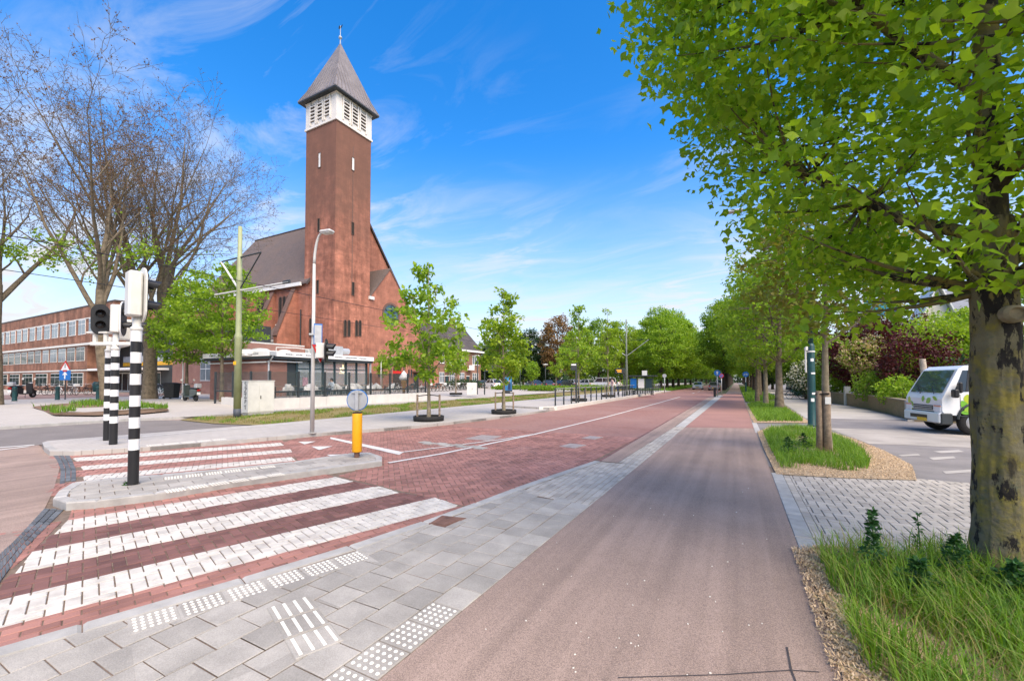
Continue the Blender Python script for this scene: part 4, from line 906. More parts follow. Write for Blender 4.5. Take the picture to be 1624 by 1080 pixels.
for y in (61.5, 70.2): ch = wbox('chimney', MT['house_brick'], hr, HX-4.9, y-0.5, 12, HX-4.0, y+0.5, 14.2); wbox('chimney_cap', MT['white'], ch, HX-5.0, y-0.6, 14.2, HX-3.9, y+0.6, 14.4)
for y0, y1 in ((60.3, 61.8), (63.4, 65.0), (66.6, 68.2), (71.0, 73.2)):
    window_x(hw, HX, y0, y1, 4.9, 6.7, 3, transom=None); window_x(hw, HX, y0, y1, 1.3, 3.2, 3, transom=0.65)
for y in (62.6, 69.4):
    bal = wbox('balcony', MT['white'], house, HX, y-0.9, 3.75, HX+1.0, y+0.9, 3.95); wbox('balustrade', MT['white'], bal, HX+0.92, y-0.9, 3.95, HX+1.0, y+0.9, 4.7)
    d = wbox('door', MT['teal'], hw, HX, y-0.5, ZG, HX+0.04, y+0.5, 2.5); wbox('door_frame', MT['white'], d, HX, y-0.62, 2.5, HX+0.08, y+0.62, 2.65)
far_house = bthing('brick_house', 'darker brick house end wall with tiled roof between church and row house', 'house', (HX-1, 57, ZG))
fw = wbox('wall', MT['church_dark'], far_house, HX-8, 54.5, 6.4, HX-3.5, 59.0, 9.2); wp(MB().ext([(HX-3.2, 54.3, 9.1), (HX-5.8, 54.3, 11.8), (HX-8.3, 54.3, 9.1)], (0, 4.8, 0)), 'roof', MT['roof_dark'], far_house)
wbox('lower_wall', MT['church_dark'], fw, HX-8, 58.2, ZG, HX-3.5, 59.0, 6.4)

# ------------------------------------------------------------------ school on the left
MT['school_brick'] = brick_mat('school_brick', (0.33, 0.145, 0.085), (0.265, 0.112, 0.068), (0.26, 0.16, 0.115), 0.22, 0.07, 'xy', 0.012, patch=(0.21, 0.105, 0.065), patch_amt=0.5, weather=0.25)
sx, sy = G(137, 621.5, ZG)
sy = round(sy, 2); sx = round(sx, 2)
school = bthing('school_building', 'long three storey red brick school with rows of white windows', 'building', (sx-20, sy, ZG))
def shz(px, py): return PY(px, py, sy)[1]
z1_, z2_, z3_ = shz(137, 587.5), shz(137, 546), shz(137, 487)
zu0, zu1 = shz(137, 530), shz(137, 506)
SWALL = wbox('wall', MT['school_brick'], school, sx-62, sy, ZG, sx, sy+12, z2_)
UP = wbox('upper_storey', MT['school_brick'], school, sx-62, sy-0.02, z2_+0.14, sx+7.5, sy+12, z3_)
wbox('string_course', MT['offwhite'], SWALL, sx-62, sy-0.25, z2_-0.12, sx+2.2, sy, z2_+0.14)
wbox('string_course', MT['offwhite'], SWALL, sx-62, sy-0.10, z1_-0.05, sx+0.05, sy, z1_+0.12)
wbox('parapet', MT['roof_dark'], UP, sx-62, sy-0.06, z3_, sx+7.6, sy+12, z3_+0.18)
wbox('window_band', MT['offwhite'], UP, sx-62, sy-0.08, zu1, sx+1.5, sy-0.02, zu1+0.12)
def window_y(parent, Y, x0, x1, z0, z1, n=2, glass='glass_sky', frame='offwhite', transom=0.7):
    w = wbox('window', MT[frame], parent, x0, Y-0.05, z0, x1, Y, z1)
    for i in range(n):
        a = x0+(x1-x0)*i/n+0.06; b = x0+(x1-x0)*(i+1)/n-0.06
        if transom: wbox('pane', MT[glass], w, a, Y-0.065, z0+0.08, b, Y-0.05, z0+(z1-z0)*transom-0.04); wbox('pane', MT[glass], w, a, Y-0.065, z0+(z1-z0)*transom+0.04, b, Y-0.05, z1-0.08)
        else: wbox('pane', MT[glass], w, a, Y-0.065, z0+0.08, b, Y-0.05, z1-0.08)
    return w
def wx(px): return PY(px, 570, sy)[0]
for a, b in [(157, 166), (140.5, 152), (124, 135), (109, 119.5), (95, 105), (82, 91.5), (70, 79), (58.5, 66), (47, 55), (36, 43.5), (27, 33.5), (17, 24), (9, 15), (0, 6), (-9, -3), (-18, -12), (-27, -21)]:
    x0, x1 = wx(a), wx(b); window_y(UP, sy-0.02, x0, x1, zu0, zu1, 2, 'glass_sky', 'white')
zl0, zl1 = shz(137, 572), shz(137, 549.5)
for a, b in [(121.5, 134.5), (107, 119), (93, 104.5), (80, 90.5), (68, 77.5), (56, 65), (45, 54), (34.5, 43), (24.5, 33), (15, 23), (6, 13.5), (-3, 4.5), (-13, -5), (-23, -15)]:
    window_y(SWALL, sy, wx(a), wx(b), zl0, zl1, 2, 'glass_dark' if a < 60 or a > 100 else 'glass_sky', 'offwhite')
for a, b in [(109, 133), (82, 103), (58, 76), (37, 53), (17, 32), (-3, 13), (-24, -8)]:
    window_y(SWALL, sy, wx(a), wx(b), shz(137, 613), shz(137, 591), 3, 'glass_dark', 'offwhite')
# entrance wing set back to the right
ey = sy+3.0
ent = wbox('entrance_wing', MT['dark'], school, sx+0.02, ey, ZG, sx+19.5, ey+8, z2_+2.2)
def ex(px): return PY(px, 590, ey)[0]
zc = PY(200, 587, ey)[1]
wbox('canopy', MT['white'], ent, ex(155), ey-3.0, zc-0.12, ex(268), ey, zc+0.12)
wbox('yellow_panel', mat('yellow_panel', (0.62, 0.33, 0.02), 0.6), ent, ex(196), ey-0.08, PY(200, 581, ey)[1], ex(279), ey, PY(200, 575.5, ey)[1])
wbox('grey_panel', mat('grey_panel', (0.38, 0.41, 0.44), 0.6), ent, ex(196), ey-0.06, PY(200, 575, ey)[1], ex(279), ey, PY(200, 566, ey)[1])
for i in range(7):
    a = ex(186)+(ex(256)-ex(186))*i/7; b = ex(186)+(ex(256)-ex(186))*(i+1)/7
    d = wbox('glazed_door', MT['offwhite'], ent, a+0.03, ey-0.06, ZG, b-0.03, ey-0.01, zc-0.3); wbox('pane', MT['glass_dark'], d, a+0.12, ey-0.075, ZG+0.15, b-0.12, ey-0.06, zc-0.45)
MT['salmon'] = brick_mat('salmon_brick', (0.40, 0.20, 0.15), (0.35, 0.165, 0.125), (0.33, 0.22, 0.18), 0.22, 0.07, 'xy', 0.012)
gym = bthing('annex_building', 'salmon brick annex with white gridded window behind small trees', 'building', (ex(300), ey, ZG))
gw_ = wbox('wall', MT['salmon'], gym, ex(280), ey-0.4, ZG, ex(356), ey+9, PY(300, 545, ey)[1])
window_y(gw_, ey-0.4, ex(325), ex(343), PY(334, 604, ey)[1], PY(334, 566, ey)[1], 2, 'glass_sky', 'white', 0.5)
wbox('coping', MT['offwhite'], gw_, ex(280), ey-0.5, PY(300, 545, ey)[1], ex(356), ey+9, PY(300, 545, ey)[1]+0.15)

# ------------------------------------------------------------------ café pavilion
TER = 0.62                                                            # terrace level
CX, CY0, CY1, CXL = -27.5, 17.07, 25.45, -34.6
ZR = 3.56
cafe = bthing('cafe_pavilion', 'flat roofed brick and glass cafe with white lettered fascia', 'cafe', (CX-3, (CY0+CY1)/2, 0.3))
MT['cafe_brick'] = brick_mat('cafe_brick', (0.30, 0.105, 0.075), (0.20, 0.07, 0.055), (0.40, 0.28, 0.22), 0.24, 0.085, 'xy', 0.014)
yb = PX(455, 600, CX)[0]
bw_ = wbox('brick_wall', MT['cafe_brick'], cafe, CXL, CY0, 0.15, CX, yb, ZR-0.42)
wbox('back_wall', MT['dark'], cafe, CXL, yb, 0.15, CX-5.5, CY1, ZR-0.4)
wbox('floor', mat('cafe_floor', (0.20, 0.17, 0.14), 0.6), cafe, CX-5.5, yb, 0.2, CX, CY1, TER+0.02)
rfc = wbox('flat_roof', MT['dark'], cafe, CXL-0.3, CY0-0.3, ZR-0.42, CX+0.5, CY1+0.25, ZR-0.20)
fas = wbox('fascia', MT['white'], rfc, CXL-0.35, CY0-0.36, ZR-0.24, CX+0.56, CY1+0.31, ZR+0.10)
wbox('awning_bar', MT['white'], bw_, CX, CY0-0.05, ZR-0.60, CX+0.3, PX(471, 590, CX)[0]+0.2, ZR-0.53)
wbox('awning_bar', MT['offwhite'], bw_, CXL, CY0-0.16, ZR-0.66, CX, CY0, ZR-0.58)
def text_obj(s, size, loc, rot, m, parent, name='lettering', ext=0.004, align='CENTER'):
    cu = bpy.data.curves.new(name, 'FONT'); cu.body = s; cu.size = size; cu.extrude = ext; cu.align_x = align; cu.align_y = 'CENTER'
    tmp = bpy.data.objects.new(name, cu); link(tmp); dg = bpy.context.evaluated_depsgraph_get()
    me = bpy.data.meshes.new_from_object(tmp.evaluated_get(dg)); bpy.data.objects.remove(tmp); bpy.data.curves.remove(cu)
    me.materials.clear(); me.materials.append(m); o = bpy.data.objects.new(name, me); link(o)
    b = base_of(parent) if parent is not None else (0, 0, 0); o.parent = parent; o.location = (loc[0]-b[0], loc[1]-b[1], loc[2]-b[2]); o.rotation_euler = rot; BASE[o.name] = b; return o
MT['letter'] = mat('grey_lettering', (0.22, 0.23, 0.24), 0.6)
rl_ = random.Random(5)
def sign_row(spans, place):                                           # small grey capitals, too small to read
    for a, b in spans:
        t = a
        while t < b: w = rl_.uniform(0.05, 0.10); place(t, w, rl_.choice((0.10, 0.12, 0.12))); t += w+rl_.choice((0.03, 0.035, 0.04))
LF = CY1-CY0
sign_row([(CY0+LF*p, CY0+LF*q) for p, q in ((0.10, 0.17), (0.19, 0.24), (0.28, 0.37), (0.41, 0.48), (0.57, 0.66), (0.69, 0.82), (0.85, 0.94))], lambda t, w, h: wbox('letter', MT['letter'], fas, CX+0.56, t, ZR-0.13, CX+0.564, t+w, ZR-0.13+h))
LF2 = CX-CXL
sign_row([(CXL+LF2*p, CXL+LF2*q) for p, q in ((0.08, 0.18), (0.24, 0.34), (0.52, 0.64), (0.72, 0.92))], lambda t, w, h: wbox('letter', MT['letter'], fas, t, CY0-0.364, ZR-0.13, t+w, CY0-0.36, ZR-0.13+h))
yg0 = PX(470, 600, CX)[0]
wbox('dark_panel', MT['dark'], cafe, CX-0.05, yb, TER, CX, yg0, ZR-0.42)
npan = 6
for i in range(npan+1):
    y = yg0+(CY1-yg0)*i/npan; wbox('mullion', MT['teal'], cafe, CX-0.06, y-0.07, TER, CX+0.08, y+0.07, ZR-0.42)
for i in range(npan):
    y0 = yg0+(CY1-yg0)*i/npan+0.07; y1 = yg0+(CY1-yg0)*(i+1)/npan-0.07
    g_ = wbox('glass_panel', MT['glass_clear'], cafe, CX-0.012, y0, TER+0.55 if i < 4 else TER, CX+0.012, y1, ZR-0.45)
    if i < 4: wbox('lower_panel', MT['teal'], cafe, CX-0.03, y0, TER, CX+0.03, y1, TER+0.55)
    wbox('transom_bar', MT['teal'], g_, CX-0.03, y0, ZR-1.05, CX+0.03, y1, ZR-0.98)
wbox('side_glass', MT['glass_clear'], cafe, CX-5.4, CY1-0.02, TER, CX-0.1, CY1+0.02, ZR-0.45)
wbox('end_post', MT['galv'], cafe, CX+0.3, CY1+0.05, TER, CX+0.42, CY1+0.17, ZR-0.2)
cnt = bthing('counter', 'pale counter with display shelves inside the glazed cafe', 'counter', (CX-3.2, 21.5, TER+0.02))
wbox('counter_body', MT['teal'], cnt, CX-3.6, 19.6, TER+0.02, CX-2.8, 23.6, TER+1.0); wbox('counter_top', MT['white'], cnt, CX-3.7, 19.5, TER+1.0, CX-2.7, 23.7, TER+1.06)
for z in (1.7, 2.1): 
    sh = wbox('shelf', MT['wood'], cnt, CX-5.2, 19.8, TER+z-0.3, CX-4.9, 23.4, TER+z-0.26)
wbox('shelf_support', MT['teal'], cnt, CX-5.3, 19.8, TER+0.02, CX-5.2, 23.4, TER+2.2)
for y in (19.9, 23.2): wbox('leg', MT['teal'], cnt, CX-5.2, y, TER+0.02, CX-3.6, y+0.08, TER+0.1)
# illuminated coffee cup in the window
cup = bthing('coffee_cup_sign', 'glowing outline of a coffee cup hanging in the cafe window', 'sign', (CX-0.1, PX(544, 586, CX-0.1)[0], PX(544, 590, CX-0.1)[1]))
neon = mat('warm_neon', (1.0, 0.82, 0.45), 0.5, 0, 1, emit=2.0)
cyy, czz = PX(544, 586, CX-0.1)
wp(MB().tube([(CX-0.1, cyy-0.28, czz+0.1), (CX-0.1, cyy-0.2, czz-0.12), (CX-0.1, cyy-0.08, czz-0.22), (CX-0.1, cyy+0.1, czz-0.22), (CX-0.1, cyy+0.2, czz-0.12), (CX-0.1, cyy+0.28, czz+0.1), (CX-0.1, cyy-0.28, czz+0.1)], 0.018, 5), 'cup_outline', neon, cup)
wp(MB().tube([(CX-0.1, cyy-0.36, czz-0.3), (CX-0.1, cyy+0.36, czz-0.3)], 0.018, 5), 'saucer_outline', neon, cup)
wp(MB().tube([(CX-0.1, cyy, czz+0.1), (CX-0.1, cyy+0.02, czz+0.25), (CX-0.1, cyy-0.02, czz+0.4), (CX-0.1, cyy, ZR-0.98)], 0.012, 5), 'steam_outline', neon, cup)
# roof clutter: duct, white covers, rail
duct = bthing('roof_duct', 'grey ventilation duct with round outlet on the cafe roof', 'duct', (CX-1.5, 24.6, ZR-0.2))
dy, dz = PX(527, 554, CX-1.2)
wp(MB().cbox((CX-1.2, dy-0.1, ZR+0.42), (1.0, 1.5, 0.95), 0, 0.03), 'duct_box', MT['galv'], duct)
wp(MB().cbox((CX-1.2, dy-1.7, ZR+0.25), (0.8, 0.9, 0.6), 0, 0.03), 'fan_box', MT['galv'], duct)
wp(MB().lathe([(0.26, -0.5), (0.26, 0.5)], 14, (CX-1.2, dy+1.05, ZR+0.55), 'y', cap=False), 'outlet_pipe', MT['galv'], duct); wp(MB().lathe([(0.25, 0.40), (0.02, 0.40)], 14, (CX-1.2, dy+1.05, ZR+0.55), 'y'), 'outlet_mouth', MT['void'], duct)
cover_mat = mat('white_cover', (0.72, 0.71, 0.68), 0.8, 0.06, 3, bump=0.5, bscale=5)
for nm, px, w, ds in (('white rounded roof dome at the left end of the cafe roof', 405, 1.5, 0.0), ('white rounded roof dome near the middle of the cafe roof', 446, 1.1, 0.4)):
    y, z = PX(px, 556, CX-1.8)
    mb = MB()
    for k, (o_, r_, h_) in enumerate(((-0.5, 0.62, 0.36), (0.35, 0.75, 0.48), (0.9, 0.4, 0.28))):
        mb.lathe([(r_*w/1.5, 0), (r_*0.95*w/1.5, h_*0.5), (r_*0.6*w/1.5, h_*0.9), (0.03, h_)], 14, (CX-1.8, y+o_*w/1.5, ZR-0.2+0.12))
    mb.box(CX-2.3, y-1.0*w/1.5, ZR-0.2, CX-1.3, y+1.2*w/1.5, ZR-0.06)
    o = mb.build('roof_dome', cover_mat, smooth=False); tag(o, nm, 'roof dome', 'white domes on the cafe roof')
rail = MB().tube([(CX-0.8, PX(438, 550, CX-0.8)[0], ZR-0.2), (CX-0.8, PX(438, 550, CX-0.8)[0], ZR+0.45), (CX-0.8, PX(470, 550, CX-0.8)[0], ZR+0.52), (CX-0.8, PX(490, 552, CX-0.8)[0], ZR+0.45), (CX-0.8, PX(490, 552, CX-0.8)[0], ZR-0.2)], 0.03, 6)
tag(rail.build('roof_rail', MT['offwhite']), 'thin white pipe rail running along the cafe roof', 'rail')
dp = MB().tube([(CX+0.6, CY0-0.1, ZR-0.15), (CX+0.6, CY0-0.1, ZR-0.3), (CX+0.2, CY0-0.05, ZR-0.6), (CX+0.12, CY0-0.05, ZR-0.75), (CX+0.12, CY0-0.05, 0.6)], 0.055, 8); wp(dp, 'downpipe', MT['galv'], cafe)
wbox('hopper', MT['galv'], cafe, CX+0.46, CY0-0.3, ZR-0.2, CX+0.7, CY0+0.1, ZR+0.04)
# terrace, white retaining wall
ter = wbox('terrace', MT['slabs2'], None, 0, 0, 0, 1, 1, 1) if False else MB().prism([(-22.95, 14.4), (-22.95, 27.4), (-27.4, 28.4), (-27.4, 14.4)], 0.05, TER).build('terrace', MT['plaza']); structure(ter)
wall_w = bthing('retaining_wall', 'low white rendered wall below the cafe fence', 'wall', (-22.8, 20, 0.1))
ys = [14.2, 16.0, 17.8, 19.7, 21.55, 23.4, 25.3, 27.6]
for a, b in zip(ys, ys[1:]): wbox('wall_block', MT['wallwhite'], wall_w, -22.95, a+0.006, 0.02, -22.68, b-0.006, 0.70)
for a, b in ((-25.2, -22.95), (-27.4, -25.2)): wbox('wall_block', MT['wallwhite'], wall_w, a+0.006, 14.15, 0.02, b-0.006, 14.40, 0.70)

# ------------------------------------------------------------------ pale houses behind the trees on the right
MT['pale_render'] = mat('cream_render', (0.66, 0.62, 0.53), 0.8, 0.06, 0.8)
MT['grey_roof'] = mat('grey_slate_roof', (0.21, 0.22, 0.235), 0.6, 0.12, 0.8)
hx, hy = AT(1490, 50)
ph = bthing('gabled_house', 'cream rendered house with steep white gable and grey roof', 'house', (hx+5, hy, 0))
Yh = hy-4
def hp(px, py): return PY(px, py, Yh)
gx0, gx1 = hp(1461, 500)[0], hp(1514, 500)[0]; ztop = hp(1478, 455)[1]; zev = hp(1462, 512)[1]
wl = wp(MB().ext([(gx0, Yh, 0), (gx1, Yh, 0), (gx1, Yh, zev), ((gx0+gx1)/2, Yh, ztop), (gx0, Yh, zev)], (0, 2.2, 0)), 'gable_wall', MT['pale_render'], ph)
rf = MB()
for a, b in (((gx0-0.3, zev-0.5), ((gx0+gx1)/2, ztop+0.15)), (((gx0+gx1)/2, ztop+0.15), (gx1+0.3, zev-0.5))):
    rf.ext([(a[0], Yh-0.4, a[1]), (b[0], Yh-0.4, b[1]), (b[0], Yh-0.4, b[1]+0.25), (a[0], Yh-0.4, a[1]+0.25)], (0, 2.9, 0))
wp(rf, 'gable_roof', MT['white'], ph)
for a, b, c, d in ((1469, 1479, 528, 510), (1489, 1500, 526, 508), (1469, 1479, 560, 545), (1489, 1500, 560, 545)):
    x0, z0 = hp(a, c); x1, z1 = hp(b, d); window_y(wl, Yh, x0, x1, z0, z1, 3, 'glass_dark', 'white')
x0, x1 = gx1+0.1, hp(1600, 500)[0]; zr = hp(1530, 497)[1]; ztr = hp(1530, 462)[1]
mw = wbox('main_wall', MT['pale_render'], ph, x0, Yh+1.5, 0, x1, Yh+9, zr)
mr_ = wp(MB().ext([(x0, Yh+1.0, zr-0.1), (x0, Yh+5.2, ztr+1.0), (x0, Yh+9.5, zr-0.1)], (x1-x0, 0, 0)), 'main_roof', MT['grey_roof'], ph)
dx0, dz0 = hp(1517, 512); dx1, dz1 = hp(1537, 490)
dm = wbox('dormer', MT['grey_roof'], mr_, dx0, Yh+0.9, dz0, dx1, Yh+3.5, dz1); window_y(dm, Yh+0.9, dx0+0.8, dx1-0.3, dz0+0.2, dz1-0.25, 1, 'glass_dark', 'white', None)
fx, fy = AT(1440, 70)
flat = bthing('flat_block', 'low pale building with grey flat roof behind the red maple', 'building', (fx, fy, 0))
fa, fz = PY(1428, 518, fy); fb, _ = PY(1470, 518, fy)
fbw = wbox('wall', MT['pale_render'], flat, fa-3, fy, 0, fb+2, fy+8, fz); wbox('roof_edge', MT['grey_roof'], fbw, fa-3.3, fy-0.4, fz, fb+2.3, fy+8, fz+0.7)
window_y(fbw, fy, fa, fa+2.4, fz-3.2, fz-1.2, 2, 'glass_dark', 'white'); window_y(fbw, fy, fa+3.4, fa+5.4, fz-3.2, fz-1.2, 2, 'glass_dark', 'white')
# garden wall on the right, brick, with stone piers
gw = bthing('garden_wall', 'low brown brick garden wall in front of red maple shrubs', 'wall', (7.3, 30, 0))
MT['garden_brick'] = brick_mat('garden_brick', (0.27, 0.19, 0.105), (0.21, 0.145, 0.08), (0.20, 0.16, 0.11), 0.22, 0.07, 'xy', 0.012, patch=(0.13, 0.14, 0.06), patch_amt=0.5, patch_scale=0.2)
GW = [(6.5, 23.6), (6.75, 27.2), (6.9, 33.0), (6.0, 41.0)]
def wall_run(P, w, z1, m, parent, name, z0=0.0):
    for a, b in zip(P, P[1:]):
        dx, dy = b[0]-a[0], b[1]-a[1]; l = math.hypot(dx, dy); nx, ny = dy/l*w, -dx/l*w
        wp(MB().prism([a, b, (b[0]+nx, b[1]+ny), (a[0]+nx, a[1]+ny)], z0, z1), name, m, parent)
wall_run(GW, 0.24, 0.78, MT['garden_brick'], gw, 'wall_panel'); wall_run([(x-0.03, y) for x, y in GW], 0.30, 0.84, mat('wall_coping', (0.25, 0.21, 0.15), 0.9, 0.15, 2), gw, 'coping', 0.782)
wall_run([(6.5, 23.55), (12.0, 22.9)], 0.24, 0.7, MT['garden_brick'], gw, 'wall_panel')
for p, h in (((6.42, 23.5), 0.85), ((6.62, 36.2), 1.3)): wbox('pier', MT['galv' if h > 1 else 'kerb'], gw, p[0]-0.16, p[1]-0.16, 0, p[0]+0.16, p[1]+0.16, h)
# ================================================================== PLANTS
def tubes_np(paths, rads, n):
    """many tapered tubes at once; every path has the same number of points"""
    P = np.asarray(paths, float); Rd = np.asarray(rads, float); m, k, _ = P.shape
    T = np.gradient(P, axis=1); T /= np.linalg.norm(T, axis=2, keepdims=True)+1e-9
    ref = np.where(np.abs(T[:, :1, 2:3]) > 0.85, np.array([1., 0, 0]), np.array([0, 0, 1.])); ref = np.broadcast_to(ref, T.shape)
    A = np.cross(T, ref); A /= np.linalg.norm(A, axis=2, keepdims=True)+1e-9; B = np.cross(T, A)
    ang = np.arange(n)*2*np.pi/n
    V = P[:, :, None, :]+Rd[:, :, None, None]*(A[:, :, None, :]*np.cos(ang)[None, None, :, None]+B[:, :, None, :]*np.sin(ang)[None, None, :, None])
    idx = np.arange(m*k*n).reshape(m, k, n); nx = np.roll(idx, -1, axis=2)
    F = np.stack([idx[:, :-1], nx[:, :-1], nx[:, 1:], idx[:, 1:]], axis=-1).reshape(-1, 4)
    return V.reshape(-1, 3), F
def merge(parts):
    V, F, b = [], [], 0
    for v, f in parts: V.append(v); F.append(f+b); b += len(v)
    return np.concatenate(V), np.concatenate(F)
LV_ = np.array([(0, 0, 0), (0.34, 0.42, 0.06), (0.0, 1.0, -0.08), (-0.34, 0.42, 0.06), (0, 0.48, -0.04)], float); LF_ = np.array([(0, 1, 2, 4), (0, 4, 2, 3)])
LOBE_V = np.array([(0, 0, 0), (0.20, 0.10, 0.01), (0.50, 0.40, 0.05), (0.22, 0.56, 0.03), (0, 1.0, -0.13), (-0.22, 0.56, 0.03), (-0.50, 0.40, 0.05), (-0.20, 0.10, 0.01), (0, 0.34, -0.05)], float); LOBE_F = np.array([(0, 1, 2, 8), (8, 2, 3, 4), (8, 4, 5, 6), (0, 8, 6, 7)])
def leaves_np(pos, size, rng, up=0.55, droop=0.35, axis=None, lobed=False):
    LEAF_V, LEAF_F = (LOBE_V, LOBE_F) if lobed else (LV_, LF_); nv = len(LEAF_V)
    n = len(pos); d = rng.normal(size=(n, 3)); d[:, 2] -= droop
    if axis is not None: d = d*0.7+axis
    d /= np.linalg.norm(d, axis=1, keepdims=True)+1e-9
    nn = rng.normal(size=(n, 3))*(1-up); nn[:, 2] += up*1.4; nn -= d*np.sum(nn*d, axis=1, keepdims=True); nn /= np.linalg.norm(nn, axis=1, keepdims=True)+1e-9
    s = np.cross(d, nn); sz = size*rng.uniform(0.65, 1.25, size=(n, 1, 1))
    V = pos[:, None, :]+sz*(LEAF_V[None, :, 0:1]*s[:, None, :]+LEAF_V[None, :, 1:2]*d[:, None, :]+LEAF_V[None, :, 2:3]*nn[:, None, :])
    F = (LEAF_F[None]+(np.arange(n)*nv)[:, None, None]).reshape(-1, 4)
    return V.reshape(-1, 3), F
def bez(a, b, c, k): t = np.linspace(0, 1, k)[:, None]; return (1-t)**2*a+2*t*(1-t)*b+t**2*c
def make_tree(name, label, loc, H, trunk_h, r0, profile, n_clusters, leaves_per, leaf, lmat, bmat, seed, group=None, cl_r=0.45, limbs=7, lean=(0, 0), n_side=8, trunk_curve=0.1, cat='tree', up=0.55, surf=0.6, trunk_top=0.85, keep=None, twig=0.012, lobed=False):
    """profile: list of (height fraction, radius in metres) for the crown outline"""
    rng = np.random.default_rng(seed); root = thing(name, label, cat, (loc[0], loc[1], loc[2] if len(loc) > 2 else 0), 0, group)
    pz = np.array([p[0] for p in profile])*H; pr = np.array([p[1] for p in profile])
    rad = lambda z: np.interp(z, pz, pr, left=0, right=0)
    top = H*trunk_top; k = 9; zs = np.linspace(0, top, k)
    wob = np.cumsum(rng.normal(size=(k, 2))*trunk_curve*H/60, axis=0); wob -= wob[0]
    axis = np.column_stack([lean[0]*zs/H+wob[:, 0], lean[1]*zs/H+wob[:, 1], zs])
    tr = r0*np.clip(1-0.95*(zs/top)**1.1, 0.06, 1); tr[0] *= 1.3
    parts = [tubes_np([axis], [tr], n_side+2)]
    ax_at = lambda z: np.array([np.interp(z, zs, axis[:, 0]), np.interp(z, zs, axis[:, 1]), z])
    nodes = []; nrad = []; lp, lr = [], []
    z_lo, z_hi = pz[0], pz[-1]
    for i in range(limbs):
        f = (i+0.5)/limbs; zb = max(trunk_h, z_lo*0.9)+(top*0.85-max(trunk_h, z_lo*0.9))*f**1.2*0.8
        a = i*2.399+rng.uniform(-0.4, 0.4); ze = min(zb+(H-zb)*rng.uniform(0.25, 0.55), z_hi*0.97); r = rad(ze)*rng.uniform(0.6, 0.85)
        s = ax_at(zb); e = ax_at(ze)+np.array([math.cos(a)*r, math.sin(a)*r, 0]); m = (s+e)/2+np.array([math.cos(a)*r*0.22, math.sin(a)*r*0.22, -0.12*(ze-zb)])
        p = bez(s, m, e, 7); p[1:-1] += rng.normal(size=(5, 3))*0.03*r
        rb = np.interp(zb, zs, tr)*0.55; rr_ = np.linspace(rb, max(rb*0.18, 0.008), 7); lp.append(p); lr.append(rr_)
        for q in range(2, 7): nodes.append(p[q]); nrad.append(rr_[q])
    for q in np.linspace(max(trunk_h, z_lo), top, 8): nodes.append(ax_at(q)); nrad.append(max(0.012, np.interp(q, zs, tr)*0.6))
    if lp: parts.append(tubes_np(lp, lr, max(5, n_side-2)))
    nodes = np.array(nodes); nrad = np.array(nrad)
    cz, C_ = [], []
    wz = np.linspace(z_lo, z_hi, 200); ww = rad(wz)**(1.6)+1e-6; ww /= ww.sum()
    while len(C_) < n_clusters:
        z = rng.choice(wz, p=ww)+rng.uniform(-0.02, 0.02)*H; a = rng.uniform(0, 2*np.pi); rr_ = rad(z)*(rng.uniform(0, 1)**(0.5*(1-surf)+0.08))*rng.uniform(0.9, 1.06)
        c = ax_at(min(z, top)); c = np.array([c[0]+math.cos(a)*rr_, c[1]+math.sin(a)*rr_, z])
        if keep is not None and not keep(c+np.array([loc[0], loc[1], 0])): continue
        C_.append(c)
    C_ = np.array(C_); bp, br = [], []
    for c in C_:
        dd = np.linalg.norm(nodes-c, axis=1)+np.maximum(0, nodes[:, 2]-c[2])*1.2; i = int(np.argmin(dd)); s = nodes[i]
        m = (s+c)/2+np.array([0, 0, -0.06*np.linalg.norm(c-s)])+rng.normal(size=3)*0.05*np.linalg.norm(c-s)
        bp.append(bez(s, m, c, 5)); r1 = min(nrad[i]*0.6, twig*3.0); br.append(np.linspace(max(r1, twig), twig*0.35, 5))
    parts.append(tubes_np(bp, br, 4))
    V, F = merge(parts); trunk = fast_mesh('trunk', V, F, bmat, root, smooth=True)
    N = n_clusters*leaves_per; ci = rng.integers(0, n_clusters, N); off = rng.normal(size=(N, 3)); off /= np.linalg.norm(off, axis=1, keepdims=True); off *= (rng.uniform(0, 1, (N, 1))**0.45)*cl_r
    off[:, 2] *= 0.62; pos = C_[ci]+off
    V, F = leaves_np(pos, leaf, rng, up, lobed=lobed); fast_mesh('crown', V, F, lmat, root)
    return root, C_
